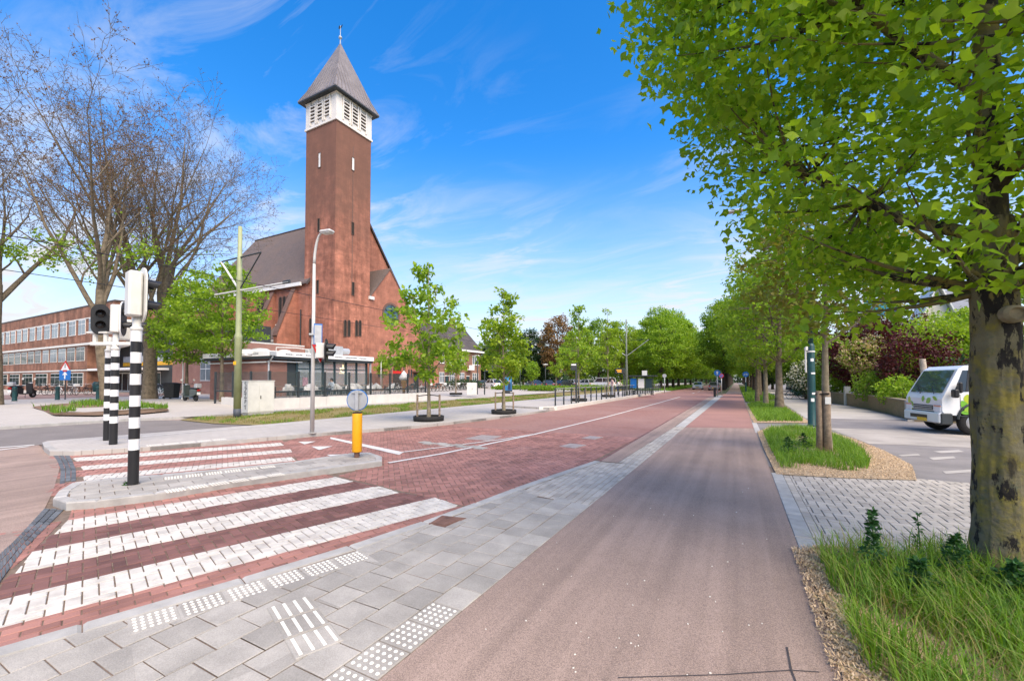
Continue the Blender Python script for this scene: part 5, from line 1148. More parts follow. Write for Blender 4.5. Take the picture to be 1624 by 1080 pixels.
def bare_tree(name, label, loc, H, r0, seed, bmat, bud_mat, green_mat, stems=1, spread=0.55, n_bud=2600, n_green=700, fork=0.3, group=None, green_z=0.45):
    rng = np.random.default_rng(seed); root = thing(name, label, 'tree', loc, 0, group); acc = {}; tips = []
    NB = (6, 7, 5, 5, 3); RAT = (1.28, 0.50, 0.55, 0.58, 0.55); ANG = ((0.18, 0.50), (0.40, 0.85), (0.45, 0.95), (0.45, 1.0), (0.4, 1.0)); T0 = (fork, 0.18, 0.2, 0.25, 0.3)
    def grow(p, d, L, r, lev):
        k = 7 if lev < 2 else 5 if lev < 4 else 4; pts = [p]; dd = d/np.linalg.norm(d); q = p
        for i in range(k-1):
            dd = dd+rng.normal(size=3)*(0.03, 0.075, 0.11, 0.14, 0.17, 0.2)[lev]+np.array([0, 0, (0.02, 0.05, 0.08, 0.06, 0.0, -0.05)[lev]]); dd /= np.linalg.norm(dd); q = q+dd*L/(k-1); pts.append(q)
        end = r*(0.62 if lev == 0 else 0.22 if lev < 3 else 0.35); acc.setdefault((k, (10, 7, 5, 4, 3, 3)[lev]), []).append((np.array(pts), np.linspace(r, end, k)))
        if lev >= 5: tips.extend(pts[1:]); return
        a0 = rng.uniform(0, 6.28)
        for i in range(NB[lev]):
            t = 1.0 if i == 0 else T0[lev]+(1-T0[lev])*(i-rng.uniform(0, 0.9))/(NB[lev]-1)
            t = min(1.0, max(0.05, t)); x = t*(k-1); j = min(int(x), k-2); b = pts[j]+(pts[j+1]-pts[j])*(x-j); ax = (pts[j+1]-pts[j]); ax = ax/np.linalg.norm(ax)
            u_ = np.cross(ax, [0.3, 0.5, 0.81]); u_ /= np.linalg.norm(u_); w_ = np.cross(ax, u_); ph = a0+i*2.4+rng.uniform(-0.5, 0.5); a = u_*math.cos(ph)+w_*math.sin(ph)
            an = rng.uniform(*ANG[lev])*spread if i else rng.uniform(0.02, 0.15); rr = max(0.013, (r+(end-r)*t)*(0.60 if i else 0.9)*(0.88 if lev else 1))
            grow(b, ax*math.cos(an)+a*math.sin(an), L*RAT[lev]*rng.uniform(0.75, 1.15)*(1.0 if lev == 0 else 1.15-0.5*t if i else 0.8), rr, lev+1)
    hb_ = 0.0 if stems == 1 else 0.17*H
    if stems > 1: acc.setdefault((7, 10), []).append((np.column_stack([np.zeros(7), np.zeros(7), np.linspace(0, hb_*1.06, 7)]), np.array([1.25, 1.05, 1.0, 0.96, 0.95, 0.98, 0.8])*r0))
    for s in range(stems):
        a = s*2*math.pi/max(1, stems)+0.6; tilt = 0.0 if stems == 1 else (0.10, 0.30, 0.24, 0.32)[s % 4]
        grow(np.array([math.cos(a)*r0*0.3, math.sin(a)*r0*0.3, hb_*0.93]) if stems > 1 else np.zeros(3), np.array([math.cos(a)*tilt, math.sin(a)*tilt, 1.0]), H*(0.38 if stems == 1 else 0.30), r0*(1 if stems == 1 else 0.62), 0)
    parts = [tubes_np([p for p, _ in L_], [r for _, r in L_], n) for (k, n), L_ in acc.items()]
    V, F = merge(parts); sc = H/max(1e-3, V[:, 2].max()); tips = np.array(tips)
    zf_ = np.clip(V[:, 2]/(0.38*H), 0, 1)[:, None]; V *= sc; tips *= sc
    fast_mesh('trunk', V, F, bmat, root, smooth=True)
    ti = tips[rng.integers(0, len(tips), n_bud)]+rng.normal(size=(n_bud, 3))*0.03; v, f = leaves_np(ti, 0.10, rng, 0.3, 0.5); fast_mesh('buds', v, f, bud_mat, root)
    low = tips[tips[:, 2] < H*green_z]
    if len(low) > 10 and n_green: ti = low[rng.integers(0, len(low), n_green)]+rng.normal(size=(n_green, 3))*0.25; v, f = leaves_np(ti, 0.20, rng, 0.4, 0.4); fast_mesh('young_leaves', v, f, green_mat, root)
    return root
LM = dict(
 near = leaf_mat('near_leaf', (0.34, 0.46, 0.028), (0.155, 0.275, 0.020), 0.55, 0.5),
 fresh = leaf_mat('fresh_leaf', (0.30, 0.42, 0.030), (0.14, 0.25, 0.024), 0.45),
 mid = leaf_mat('mid_leaf', (0.23, 0.345, 0.028), (0.11, 0.20, 0.020), 0.42),
 lime = leaf_mat('lime_leaf', (0.31, 0.41, 0.030), (0.17, 0.27, 0.024), 0.45),
 dark = leaf_mat('dark_leaf', (0.040, 0.085, 0.018), (0.020, 0.048, 0.012), 0.2),
 copper = leaf_mat('copper_leaf', (0.25, 0.135, 0.045), (0.17, 0.10, 0.04), 0.3),
 red = leaf_mat('red_leaf', (0.10, 0.016, 0.018), (0.045, 0.010, 0.012), 0.25),
 bronze = leaf_mat('bronze_leaf', (0.20, 0.26, 0.03), (0.20, 0.17, 0.035), 0.38),
 bud = leaf_mat('brown_bud', (0.19, 0.095, 0.05), (0.12, 0.065, 0.035), 0.25),
 white = leaf_mat('white_blossom', (0.72, 0.70, 0.64), (0.55, 0.53, 0.45), 0.2),
 cream = leaf_mat('cream_blossom', (0.55, 0.42, 0.28), (0.42, 0.32, 0.18), 0.25),
 grass = leaf_mat('grass_blade', (0.21, 0.34, 0.030), (0.085, 0.185, 0.020), 0.4),
 dry = leaf_mat('dry_grass', (0.30, 0.25, 0.085), (0.17, 0.18, 0.045), 0.3),
)
# bark of the big tree: yellow-green algae with dark cracks
def mossy():
    m = mat('mossy_bark', (0.150, 0.130, 0.075), 0.9, 0.2, 5.0, bump=0.9, bscale=16)
    t = m.node_tree; b = t.nodes['Principled BSDF']; src = b.inputs['Base Color'].links[0].from_socket; g = t.nodes.new('ShaderNodeNewGeometry')
    mp_ = t.nodes.new('ShaderNodeMapping'); mp_.inputs['Scale'].default_value = (1, 1, 0.35); t.links.new(g.outputs['Position'], mp_.inputs[0])
    def lay_(scale, lo, hi, col, amt, vec, src, det=8):
        n = t.nodes.new('ShaderNodeTexNoise'); n.inputs['Scale'].default_value = scale; n.inputs['Detail'].default_value = det; n.inputs['Roughness'].default_value = 0.7; t.links.new(vec, n.inputs['Vector'])
        r = t.nodes.new('ShaderNodeMapRange'); r.inputs['From Min'].default_value = lo; r.inputs['From Max'].default_value = hi; r.inputs['To Max'].default_value = amt; t.links.new(n.outputs['Fac'], r.inputs['Value'])
        x = t.nodes.new('ShaderNodeMixRGB'); x.inputs[2].default_value = (*col, 1); t.links.new(r.outputs[0], x.inputs[0]); t.links.new(src, x.inputs[1]); return x.outputs[0], n
    s, _ = lay_(5.0, 0.46, 0.62, (0.23, 0.185, 0.035), 0.85, g.outputs['Position'], src)
    s, _ = lay_(9.0, 0.56, 0.66, (0.085, 0.095, 0.06), 0.8, g.outputs['Position'], s)
    s, n = lay_(7.0, 0.535, 0.575, (0.014, 0.011, 0.009), 1.0, mp_.outputs[0], s); s, n = lay_(2.2, 0.56, 0.62, (0.022, 0.017, 0.012), 0.9, mp_.outputs[0], s)
    t.links.new(s, b.inputs['Base Color']); return m
MT['mossy'] = mossy()

# ------------------------------------------------------------------ the big tree on the right
big, bigC = make_tree('street_tree', 'large leafy tree with mossy trunk in grass beside cycle path', (1.98, 5.2), 11.0, 2.5, 0.150,
    [(0.215, 1.1), (0.30, 2.0), (0.42, 2.5), (0.58, 3.1), (0.72, 3.2), (0.87, 2.2), (1.0, 0.5)], 640, 112, 0.090, LM['near'], MT['mossy'], 11, lobed=True, cl_r=0.55, limbs=10, n_side=14, trunk_curve=0.0, surf=0.35, twig=0.011,
    keep=lambda c: math.hypot(c[0], c[1]) > 1.6)
lme = bpy.data.meshes.new('leaf'); lme.from_pydata([tuple(p*0.098) for p in LOBE_V], [], [tuple(f) for f in LOBE_F]); lme.materials.append(LM['near'])
crown = [c for c in big.children if c.name.startswith('crown')][0]
view = [c for c in bigC if c[0]+1.98 < 2.6 and c[2] < 7.5]; view.sort(key=lambda c: math.hypot(c[0]+1.98, c[1]+5.2))
rg = np.random.default_rng(3)
for i in range(300):
    c = view[i % max(1, min(len(view), 90))]; o = bpy.data.objects.new('leaf', lme); link(o); o.parent = crown
    o.location = c+rg.normal(size=3)*0.33; o.rotation_euler = (rg.uniform(-1.9, -1.1), rg.uniform(-0.6, 0.6), rg.uniform(0, 6.28))
# rough bark over the lower trunk, with root flare
from mathutils import noise as mnoise
nr, nzz = 72, 150; bv = []
for j in range(nzz+1):
    z = 3.1*j/nzz
    for i in range(nr):
        a = 2*math.pi*i/nr; ca_, sa_ = math.cos(a), math.sin(a); f = max(0, 1-z/0.55)**2
        rr_ = 0.150*(1-0.055*z)+0.010+f*(0.05+0.035*math.sin(5*a+0.7))
        q = Vector((ca_*2.2, sa_*2.2, z*1.1)); d_ = 0.020*mnoise.noise(q*1.3)+0.015*(0.5-abs(mnoise.noise(Vector((ca_*5.5, sa_*5.5, z*2.1)))))+0.008*mnoise.noise(Vector((ca_*11, sa_*11, z*7)))
        d_ += 0.03*max(0, mnoise.noise(Vector((ca_*1.1+9, sa_*1.1, z*0.9)))); bv.append(((rr_+d_)*ca_, (rr_+d_)*sa_, z))
bi = np.arange((nzz+1)*nr).reshape(nzz+1, nr); bn = np.roll(bi, -1, axis=1)
tb_ = [c for c in big.children if c.name.startswith('trunk')][0]
fast_mesh('bark', np.array(bv), np.stack([bi[:-1], bn[:-1], bn[1:], bi[1:]], -1).reshape(-1, 4), MT['mossy'], tb_, True)
# knot where a limb was cut
kn = MB().lathe([(0.17, 0.0), (0.16, 0.05), (0.11, 0.075), (0.09, 0.05), (0.02, 0.045)], 14, (0, 0, 0), 'y'); 
trunk_big = [c for c in big.children if c.name.startswith('trunk')][0]
ko = kn.build('knot', MT['bark_pale'], trunk_big); ko.location = (0.035, -0.165, 2.25); ko.rotation_euler = (0, 0, R(195)); ko.scale = (0.55, 0.9, 0.45)

# ------------------------------------------------------------------ young trees in rubber rings with stakes
def stake_set(x, y, z, n=3, r=0.62, h=1.05, hgt_ring=0.2, label='', tag_grp='rubber watering rings', ring_r=0.62):
    ring = thing('watering_ring', label, 'tree ring', (x, y, z), 0, tag_grp)
    MB().lathe([(ring_r, 0.0), (ring_r*1.02, hgt_ring*0.9), (ring_r*0.97, hgt_ring), (ring_r*0.93, hgt_ring*0.9), (ring_r*0.93, 0.0)], 24).build('ring_wall', MT['rubber'], ring, True)
    MB().lathe([(ring_r*0.92, 0.06), (0.01, 0.08)], 20).build('soil', MT['soil'], ring)
    for i in range(n):
        a = 2*math.pi*i/n+2.2; MB().tube([(math.cos(a)*r*0.8, math.sin(a)*r*0.8, 0.0), (math.cos(a)*r*0.8, math.sin(a)*r*0.8, h)], 0.04, 8).build('stake', MT['wood'], ring)
        b = 2*math.pi*((i+1) % n)/n+2.2
        MB().tube([(math.cos(a)*r*0.8, math.sin(a)*r*0.8, h-0.06), (0, 0, h-0.02), (math.cos(b)*r*0.8, math.sin(b)*r*0.8, h-0.06)], 0.018, 5).build('strap', MT['rubber'], ring)
    return ring
Y_PROF = [(0.30, 0.5), (0.42, 1.15), (0.55, 1.3), (0.72, 0.85), (0.88, 0.45), (1.0, 0.12)]
young = [((680, 667), 6.8, 'young', 'young tree with broad loose crown on the near footpath, closest to the lamp post', [(0.25, 0.7), (0.36, 1.5), (0.52, 1.9), (0.68, 1.35), (0.85, 0.65), (1.0, 0.15)], 100, 0.10),
         ((799, 656), 6.5, 'young', 'young tree on the footpath between the advertising board and the railing', [(0.24, 0.5), (0.36, 1.2), (0.52, 1.3), (0.70, 0.95), (0.86, 0.55), (1.0, 0.12)], 90, 0.10),
         ((918, 636), 7.4, 'slim', 'slim young tree with thin leafy top behind the platform railing', [(0.28, 0.5), (0.42, 1.3), (0.55, 1.2), (0.7, 0.7), (0.86, 0.5), (1.0, 0.15)], 75, 0.10),
         ((965, 629.5), 8.6, 'slim', 'slim young tree with sparse top near the far end of the railing', [(0.28, 0.5), (0.42, 1.4), (0.55, 1.3), (0.7, 0.7), (0.86, 0.5), (1.0, 0.15)], 70, 0.10)]
for i, (p, H, k, lab, prof, nc, z) in enumerate(young):
    zz = 0.10 if i < 2 else 0.20; x, y = G(p[0], p[1], zz)
    make_tree('young_tree', lab, (x, y, zz), H, 1.6, 0.075, prof, nc, 26, 0.21, LM['fresh' if i % 2 == 0 else 'lime'], MT['bark_pale'], 40+i, 'young staked trees', cl_r=0.34, limbs=7, surf=0.3, twig=0.009, trunk_top=0.93)
    stake_set(x, y, zz, 3, ring_r=0.60, label=['black rubber ring with wooden stakes round the broadest young tree', 'black rubber ring with wooden stakes below the tree beside the advertising board', 'black rubber ring with stakes behind the platform railing, second from its start', 'black rubber ring with stakes near the far end of the platform'][i])
for i, (p, H, lab, lm) in enumerate([((723, 626), 5.2, 'small young tree on the square in front of the row of bicycles', 'lime'), ((882, 617), 5.6, 'round headed bright green young tree in front of the parked cars', 'lime'), ((845, 617.5), 4.6, 'small staked tree on the far pavement left of the round headed one', 'fresh'), ((606, 620), 5.6, 'slender small tree in front of the church portal', 'fresh')]):
    x, y = G(p[0], p[1], 0.3)
    make_tree('young_tree', lab, (x, y, 0.3), H, 1.7, 0.07, [(0.36, 0.6), (0.5, 1.15), (0.66, 1.2), (0.85, 0.8), (1.0, 0.2)], 60, 24, 0.24, LM[lm], MT['bark_pale'], 60+i, 'young trees on the square', cl_r=0.36, limbs=6, surf=0.3, twig=0.01)
    if i < 3: stake_set(x, y, 0.3, 2, ring_r=0.62, label=['black rubber ring under the small tree by the bicycles', 'black rubber ring under the round headed tree by the parked cars', 'black rubber ring on the far pavement left of the round headed tree'][i])

# ------------------------------------------------------------------ large trees on the left, only just coming into leaf
for p, zt_, r0, st, seed, lab, grn in (((-8, 642), 60, 0.42, 1, 5, 'large nearly bare tree at the left edge of the picture', 900), ((170, 640), 78, 0.42, 1, 8, 'tall nearly bare tree standing in the dry soil bed', 1000), ((237, 632.5), 92, 0.50, 4, 21, 'wide thick-trunked bare tree beside the black wheelie bin', 500)):
    x, y = G(p[0], p[1], 0.3); H = HT(p[0], zt_, x, y)-0.3
    bare_tree('bare_tree', lab, (x, y, 0.3), H, r0, seed, MT['bark'], LM['bud'], LM['fresh'], st, 1.0 if p[0] < 200 else 1.2, 6500, grn, 0.62 if p[0] < 200 else 0.3, 'large trees coming into leaf')
for px, d, H, lab, w in ((296, 40, 8.6, 'bright green tree in front of the salmon annex, trunk beside the white pole', 2.6), (352, 34, 9.6, 'bright green bushy tree behind the cafe, left of the brick wall', 3.0)):
    x, y = AT(px, d); make_tree('green_tree', lab, (x, y, 0.3), H, 2.6, 0.13, [(0.33, 1.0), (0.45, w*0.8), (0.62, w), (0.8, w*0.8), (1.0, 0.5)], 190, 42, 0.21, LM['fresh'], MT['bark'], int(px), 'green trees by the school', cl_r=0.5, surf=0.4, twig=0.014)
# ------------------------------------------------------------------ avenue trees on the right, nearest ones one by one
AV = [(1.83, 12.2, 6.6, 'bronze', 'staked street tree with pale trunk and bronze tinted leaves', MT['bark_pale'], 0.095, [(0.42, 0.7), (0.52, 1.5), (0.66, 1.75), (0.82, 1.3), (1.0, 0.3)], 130),
      (2.14, 28.9, 11.5, 'fresh', 'street tree in the third grass bed with two forking limbs', MT['bark'], 0.21, [(0.24, 0.8), (0.34, 2.6), (0.52, 3.3), (0.75, 2.6), (1.0, 0.6)], 230),
      (1.7, 33.5, 10.5, 'lime', 'pale trunked street tree just behind the forked one', MT['bark_pale'], 0.15, [(0.26, 0.8), (0.36, 2.2), (0.55, 2.7), (0.78, 2.0), (1.0, 0.5)], 190),
      (1.35, 37.5, 10.8, 'fresh', 'thin street tree third in the grass bed row', MT['bark'], 0.15, [(0.26, 0.8), (0.36, 2.2), (0.55, 2.7), (0.78, 2.0), (1.0, 0.5)], 190),
      (1.9, 47, 12.5, 'mid', 'street tree beyond the blue cycle sign', MT['bark'], 0.2, [(0.24, 0.8), (0.34, 2.6), (0.52, 3.2), (0.75, 2.6), (1.0, 0.6)], 200)]
for i, (x, y, H, lm, lab, bm_, r0, prof, nc) in enumerate(AV):
    make_tree('avenue_tree', lab, (x, y), H, H*0.22, r0, prof, nc, 40, 0.20 if i else 0.15, LM[lm], bm_, 100+i, 'trees along the cycle path', cl_r=0.55 if i else 0.42, surf=0.4, limbs=8, twig=0.014)
# prototypes for the rows that run off into the distance
def far_row(proto, spots, labels, group):
    for i, (x, y, s, rz) in enumerate(spots):
        o = proto if i == 0 else copy_tree(proto); o.location = (x, y, 0.0); o.rotation_euler[2] = rz; o.scale = (s, s, s); o['label'] = labels[i] if i < len(labels) else labels[-1]; o['group'] = group
protoA, _ = make_tree('avenue_tree', 'x', (0, 0), 14.0, 4.0, 0.26, [(0.20, 1.2), (0.30, 3.2), (0.5, 3.9), (0.75, 3.0), (1.0, 0.7)], 260, 46, 0.30, LM['fresh'], MT['bark_dark'], 200, cl_r=0.75, surf=0.45)
sp = [(2.6, 60, 0.95, 0.3), (2.2, 70, 1.0, 1.9), (2.6, 80, 1.0, 3.0), (2.4, 92, 1.05, 4.2), (2.8, 106, 1.05, 5.0), (2.5, 122, 1.1, 0.9), (2.7, 140, 1.1, 2.2), (2.6, 160, 1.15, 3.6), (2.6, 185, 1.2, 4.4), (2.7, 215, 1.2, 1.2), (2.6, 250, 1.2, 2.7)]
far_row(protoA, sp, ['right avenue tree, first beyond the cycle sign', 'right avenue tree, second beyond the cycle sign', 'right avenue tree, third beyond the cycle sign']+['distant right avenue tree, %s beyond the cycle sign' % w for w in ('fourth', 'fifth', 'sixth', 'seventh', 'eighth', 'ninth', 'tenth', 'last')], 'right avenue row')
protoB, _ = make_tree('avenue_tree', 'x', (0, 0), 17.0, 4.6, 0.30, [(0.22, 1.4), (0.34, 3.8), (0.55, 4.5), (0.8, 3.3), (1.0, 0.8)], 260, 46, 0.34, LM['mid'], MT['bark_dark'], 201, cl_r=0.85, surf=0.45)
sp = [(-2.1, 84, 1.0, 0.0), (-2.2, 97, 1.05, 1.1), (-2.1, 112, 1.05, 2.3), (-2.2, 130, 1.1, 3.1), (-2.2, 152, 1.1, 4.0), (-2.1, 178, 1.1, 5.2), (-2.2, 210, 1.1, 0.6), (-2.2, 245, 1.1, 1.7)]
far_row(protoB, sp, ['dark trunked tree between road and cycle path, nearest of its row']+['tree between road and cycle path, %s of its row from the camera' % w for w in ('second', 'third', 'fourth', 'fifth', 'sixth', 'seventh', 'last')], 'row between road and cycle path')
protoC, _ = make_tree('avenue_tree', 'x', (0, 0), 16.5, 3.6, 0.28, [(0.14, 1.6), (0.26, 4.0), (0.5, 4.9), (0.78, 3.8), (1.0, 1.0)], 300, 46, 0.34, LM['fresh'], MT['bark_dark'], 202, cl_r=0.85, surf=0.45)
sp = [(-12.0, 79, 0.92, 0.2), (-12.2, 88, 0.98, 1.4), (-12.0, 95, 1.02, 2.6), (-12.3, 107, 1.05, 3.7), (-12.2, 121, 1.08, 4.9), (-12.3, 137, 1.1, 0.4), (-12.3, 156, 1.1, 1.5), (-12.3, 180, 1.15, 2.8), (-12.3, 210, 1.15, 3.3), (-12.5, 245, 1.2, 4.3)]
far_row(protoC, sp, ['full green tree at the near end of the left avenue row', 'second tree of the left avenue row']+['%s tree of the left avenue row from its near end' % w for w in ('third', 'fourth', 'fifth', 'sixth', 'seventh', 'eighth', 'ninth', 'last')], 'left avenue row')
# trees closing the view behind the stop and the houses
protoD, _ = make_tree('park_tree', 'x', (0, 0), 12.0, 2.4, 0.25, [(0.12, 1.5), (0.3, 3.6), (0.55, 4.2), (0.8, 3.0), (1.0, 0.8)], 240, 44, 0.34, LM['mid'], MT['bark_dark'], 203, cl_r=0.8, surf=0.5)
protoE, _ = make_tree('park_tree', 'x', (0, 0), 12.0, 2.4, 0.25, [(0.12, 1.5), (0.3, 3.4), (0.55, 3.9), (0.8, 2.9), (1.0, 0.8)], 240, 44, 0.34, LM['lime'], MT['bark'], 204, cl_r=0.8, surf=0.5)
protoF, _ = make_tree('park_tree', 'x', (0, 0), 12.0, 2.4, 0.25, [(0.15, 1.0), (0.35, 2.8), (0.6, 3.2), (0.85, 2.2), (1.0, 0.6)], 200, 40, 0.32, LM['copper'], MT['bark_dark'], 205, cl_r=0.8, surf=0.5)
protoG, _ = make_tree('park_tree', 'x', (0, 0), 12.0, 1.5, 0.25, [(0.06, 2.0), (0.3, 3.8), (0.55, 3.6), (0.8, 2.4), (1.0, 0.5)], 260, 48, 0.34, LM['dark'], MT['bark_dark'], 206, cl_r=0.85, surf=0.5)
def px_spot(px, d, z=0.3): x, y = AT(px, d); return x, y
bgt = [(protoG, 778, 100, 0.95, 'dark evergreen tree beside the end of the row house'), (protoD, 802, 92, 1.05, 'mid green tree behind the advertising board'), (protoG, 842, 112, 1.3, 'dark broad tree behind the parked cars, left of the copper one'),
       (protoF, 884, 104, 1.45, 'copper brown leafed tree behind the parked cars'), (protoE, 918, 92, 1.1, 'yellow green tree right of the copper one'), (protoF, 905, 125, 1.2, 'brown tree further back behind the yellow green one'),
       (protoD, 950, 108, 1.4, 'mid green tree behind the far end of the railing'), (protoE, 985, 88, 1.15, 'yellow green tree above the platform shelter'), (protoD, 1015, 120, 1.25, 'tall mid green tree behind the shelter'), (protoE, 1030, 95, 1.2, 'yellow green tree right of the shelter'),
       (protoD, 760, 120, 1.0, 'mid green tree far behind the row house'), (protoG, 868, 130, 1.0, 'dark tree far behind the copper one'), (protoD, 735, 135, 1.1, 'mid green tree showing over the row house roof'), (protoF, 1000, 135, 1.35, 'brown tree far behind the platform'), (protoE, 830, 125, 1.0, 'yellow green tree far behind the advertising board')]
used = set()
for i, (pr, px, d, s, lab) in enumerate(bgt):
    o = pr if pr.name not in used else copy_tree(pr); used.add(pr.name); x, y = px_spot(px, d); o.location = (x, y, 0.3); o.scale = (s, s, s); o.rotation_euler[2] = i*1.3; o['label'] = lab; o['group'] = 'trees closing the view'
# trees behind the right-hand gardens
rg_t = [(protoD, 1262, 60, 0.75, 'mid green garden tree behind the white rhododendron'), (protoE, 1345, 52, 0.55, 'yellow green garden tree left of the flag'), (protoE, 1520, 38, 0.52, 'yellow green garden tree above the truck cab'), (protoD, 1440, 62, 0.62, 'mid green garden tree behind the red maple'), (protoG, 1280, 80, 0.85, 'dark garden tree deep behind the cycle path verge'), (protoD, 1600, 45, 0.7, 'mid green garden tree right of the mossy trunk'), (protoG, 1225, 95, 0.9, 'dark garden tree near the far end of the footway'), (protoD, 1310, 95, 0.8, 'mid green tree far behind the gardens')]
for i, (pr, px, d, s, lab) in enumerate(rg_t):
    o = copy_tree(pr); x, y = px_spot(px, d); o.location = (x, y, 0); o.scale = (s, s, s); o.rotation_euler[2] = 0.7+i*1.9; o['label'] = lab; o['group'] = 'garden trees'

# ------------------------------------------------------------------ shrubs
def shrub(name, label, loc, rx, ry, h, lm, n, leaf, seed, cat='shrub', stems=6, bmat=None, z0=0.15, blossom=None, nb=0, rz=0.0):
    rng = np.random.default_rng(seed); root = thing(name, label, cat, (loc[0], loc[1], loc[2] if len(loc) > 2 else 0), rz)
    a = rng.uniform(0, 2*np.pi, n); u = rng.uniform(-1, 1, n); rr = rng.uniform(0.35, 1, n)**0.45
    lump = 1+0.16*np.sin(3*a+seed)+0.12*np.sin(5*a+2*u*3+seed*2)
    s = np.sqrt(1-u*u)*rr*lump; pos = np.column_stack([rx*s*np.cos(a), ry*s*np.sin(a), z0*h+(h*(1-z0))*(0.5+0.5*u*rr)*lump**0.5])
    V, F = leaves_np(pos, leaf, rng, 0.5); fast_mesh('foliage', V, F, LM[lm], root)
    P, Rr = [], []
    for i in range(stems):
        t = rng.uniform(0, 2*np.pi); e = np.array([rx*0.55*math.cos(t), ry*0.55*math.sin(t), h*rng.uniform(0.5, 0.8)]); s0 = np.array([0.12*math.cos(t), 0.12*math.sin(t), 0]); P.append(bez(s0, (s0+e)/2+np.array([0, 0, h*0.15]), e, 5)); Rr.append(np.linspace(0.035*h/2, 0.008, 5))
    V, F = tubes_np(P, Rr, 5); fast_mesh('stem', V, F, bmat or MT['bark'], root, True)
    if blossom:
        k = rng.integers(0, n, nb); ok = pos[k][:, 2] > h*0.25; p = pos[k][ok]*1.03; V, F = leaves_np(p, leaf*0.9, rng, 0.6); fast_mesh('blossom', V, F, LM[blossom], root)
    return root
mx_, my_ = AT(1398, 40.5)
shrub('red_maple', 'dark red leafed maple shrub behind the garden wall', (mx_, my_), 3.6, 3.0, 6.5, 'red', 13000, 0.20, 1, 'shrub', 9, MT['bark_dark'], 0.12)
shrub('red_maple', 'smaller dark red maple right of the big one, above the truck windscreen', (*AT(1452, 33),), 1.9, 1.9, 4.4, 'red', 5200, 0.17, 2, 'shrub', 6, MT['bark_dark'], 0.15)
shrub('flowering_shrub', 'shrub with cream and pink blossom in front of the red maple', (*AT(1366, 37.2),), 1.3, 1.2, 4.6, 'fresh', 900, 0.15, 3, blossom='cream', nb=2200, z0=0.45)
shrub('green_shrub', 'low green shrub leaning over the garden wall', (*AT(1392, 33.5),), 1.2, 1.4, 2.3, 'mid', 2200, 0.15, 4)
shrub('green_shrub', 'green shrub at the end of the garden wall by the truck', (*AT(1428, 29.5),), 0.9, 1.1, 1.9, 'fresh', 1800, 0.15, 5)
shrub('dark_shrub', 'dark clipped evergreen bush above the truck', (12.5, 27.5), 3.2, 1.7, 3.7, 'dark', 7000, 0.17, 6, z0=0.05)
shrub('rhododendron', 'rhododendron covered in white flowers beside the footway', (*AT(1279, 47),), 1.5, 1.9, 3.4, 'dark', 2200, 0.18, 7, blossom='white', nb=2200, z0=0.05)
shrub('green_shrub', 'round green bush between the white rhododendron and the maple', (*AT(1316, 43),), 1.6, 1.8, 3.2, 'mid', 4200, 0.17, 8, z0=0.05)
shrub('yellow_shrub', 'loose yellow green tree-shrub in front of the gabled house', (*AT(1500, 36),), 2.6, 2.4, 5.6, 'lime', 4200, 0.20, 9, z0=0.3)
shrub('yellow_shrub', 'yellow green shrub between the maple and the flag', (*AT(1440, 45),), 2.8, 2.6, 7.0, 'lime', 3600, 0.22, 10, z0=0.35)
shrub('hedge', 'long dark hedge at the far end of the footway', (7.0, 60), 1.3, 6.0, 1.9, 'dark', 5200, 0.20, 12, 'hedge', z0=0.02)
shrub('hedge', 'dark hedge bank deep behind the cycle path trees', (14, 62), 3.2, 12, 4.5, 'dark', 6500, 0.30, 13, 'hedge', z0=0.02)
shrub('hedge', 'green hedge right of the mossy trunk behind the dark car', (15.5, 24.5), 4, 1.6, 3.0, 'mid', 5200, 0.20, 14, 'hedge', z0=0.02)
for i, (px, d, rx, ry, h, lab) in enumerate([(735, 70, 3.5, 1.6, 1.7, 'dark hedge in front of the row house'), (812, 66, 4.0, 1.2, 0.75, 'low green hedge in front of the parked cars, left part'), (862, 62, 4.0, 1.2, 0.75, 'low green hedge in front of the parked cars, middle part'), (930, 64, 6.0, 1.2, 0.8, 'low green hedge behind the platform railing'), (1012, 74, 4.0, 2.0, 1.8, 'green hedge behind the platform shelter')]):
    x, y = AT(px, d); shrub('hedge', lab, (x, y, 0.25), rx, ry, h, 'mid' if i else 'dark', 3000, 0.22, 20+i, 'hedge', z0=0.02, rz=R(62))
bt = thing('birch_stump', 'pale cut birch trunk standing in front of the red maple', 'trunk', (8.15, 27.7, 0))
V, F = tubes_np([np.array([(0, 0, 0), (0.05, 0, 0.9), (-0.05, 0.03, 1.9), (-0.12, 0.0, 2.75)])], [np.array([0.17, 0.14, 0.13, 0.12])], 10); fast_mesh('trunk', V, F, mat('birch_bark', (0.55, 0.46, 0.36), 0.9, 0.25, 9, bump=0.5, bscale=25, stain=0.6, stain_col=(0.12,0.09,0.07), stain_scale=6), bt, True)
MB().lathe([(0.12, 2.74), (0.02, 2.77)], 10, (-0.12, 0, 0)).build('cut_face', MT['wood'], bt)

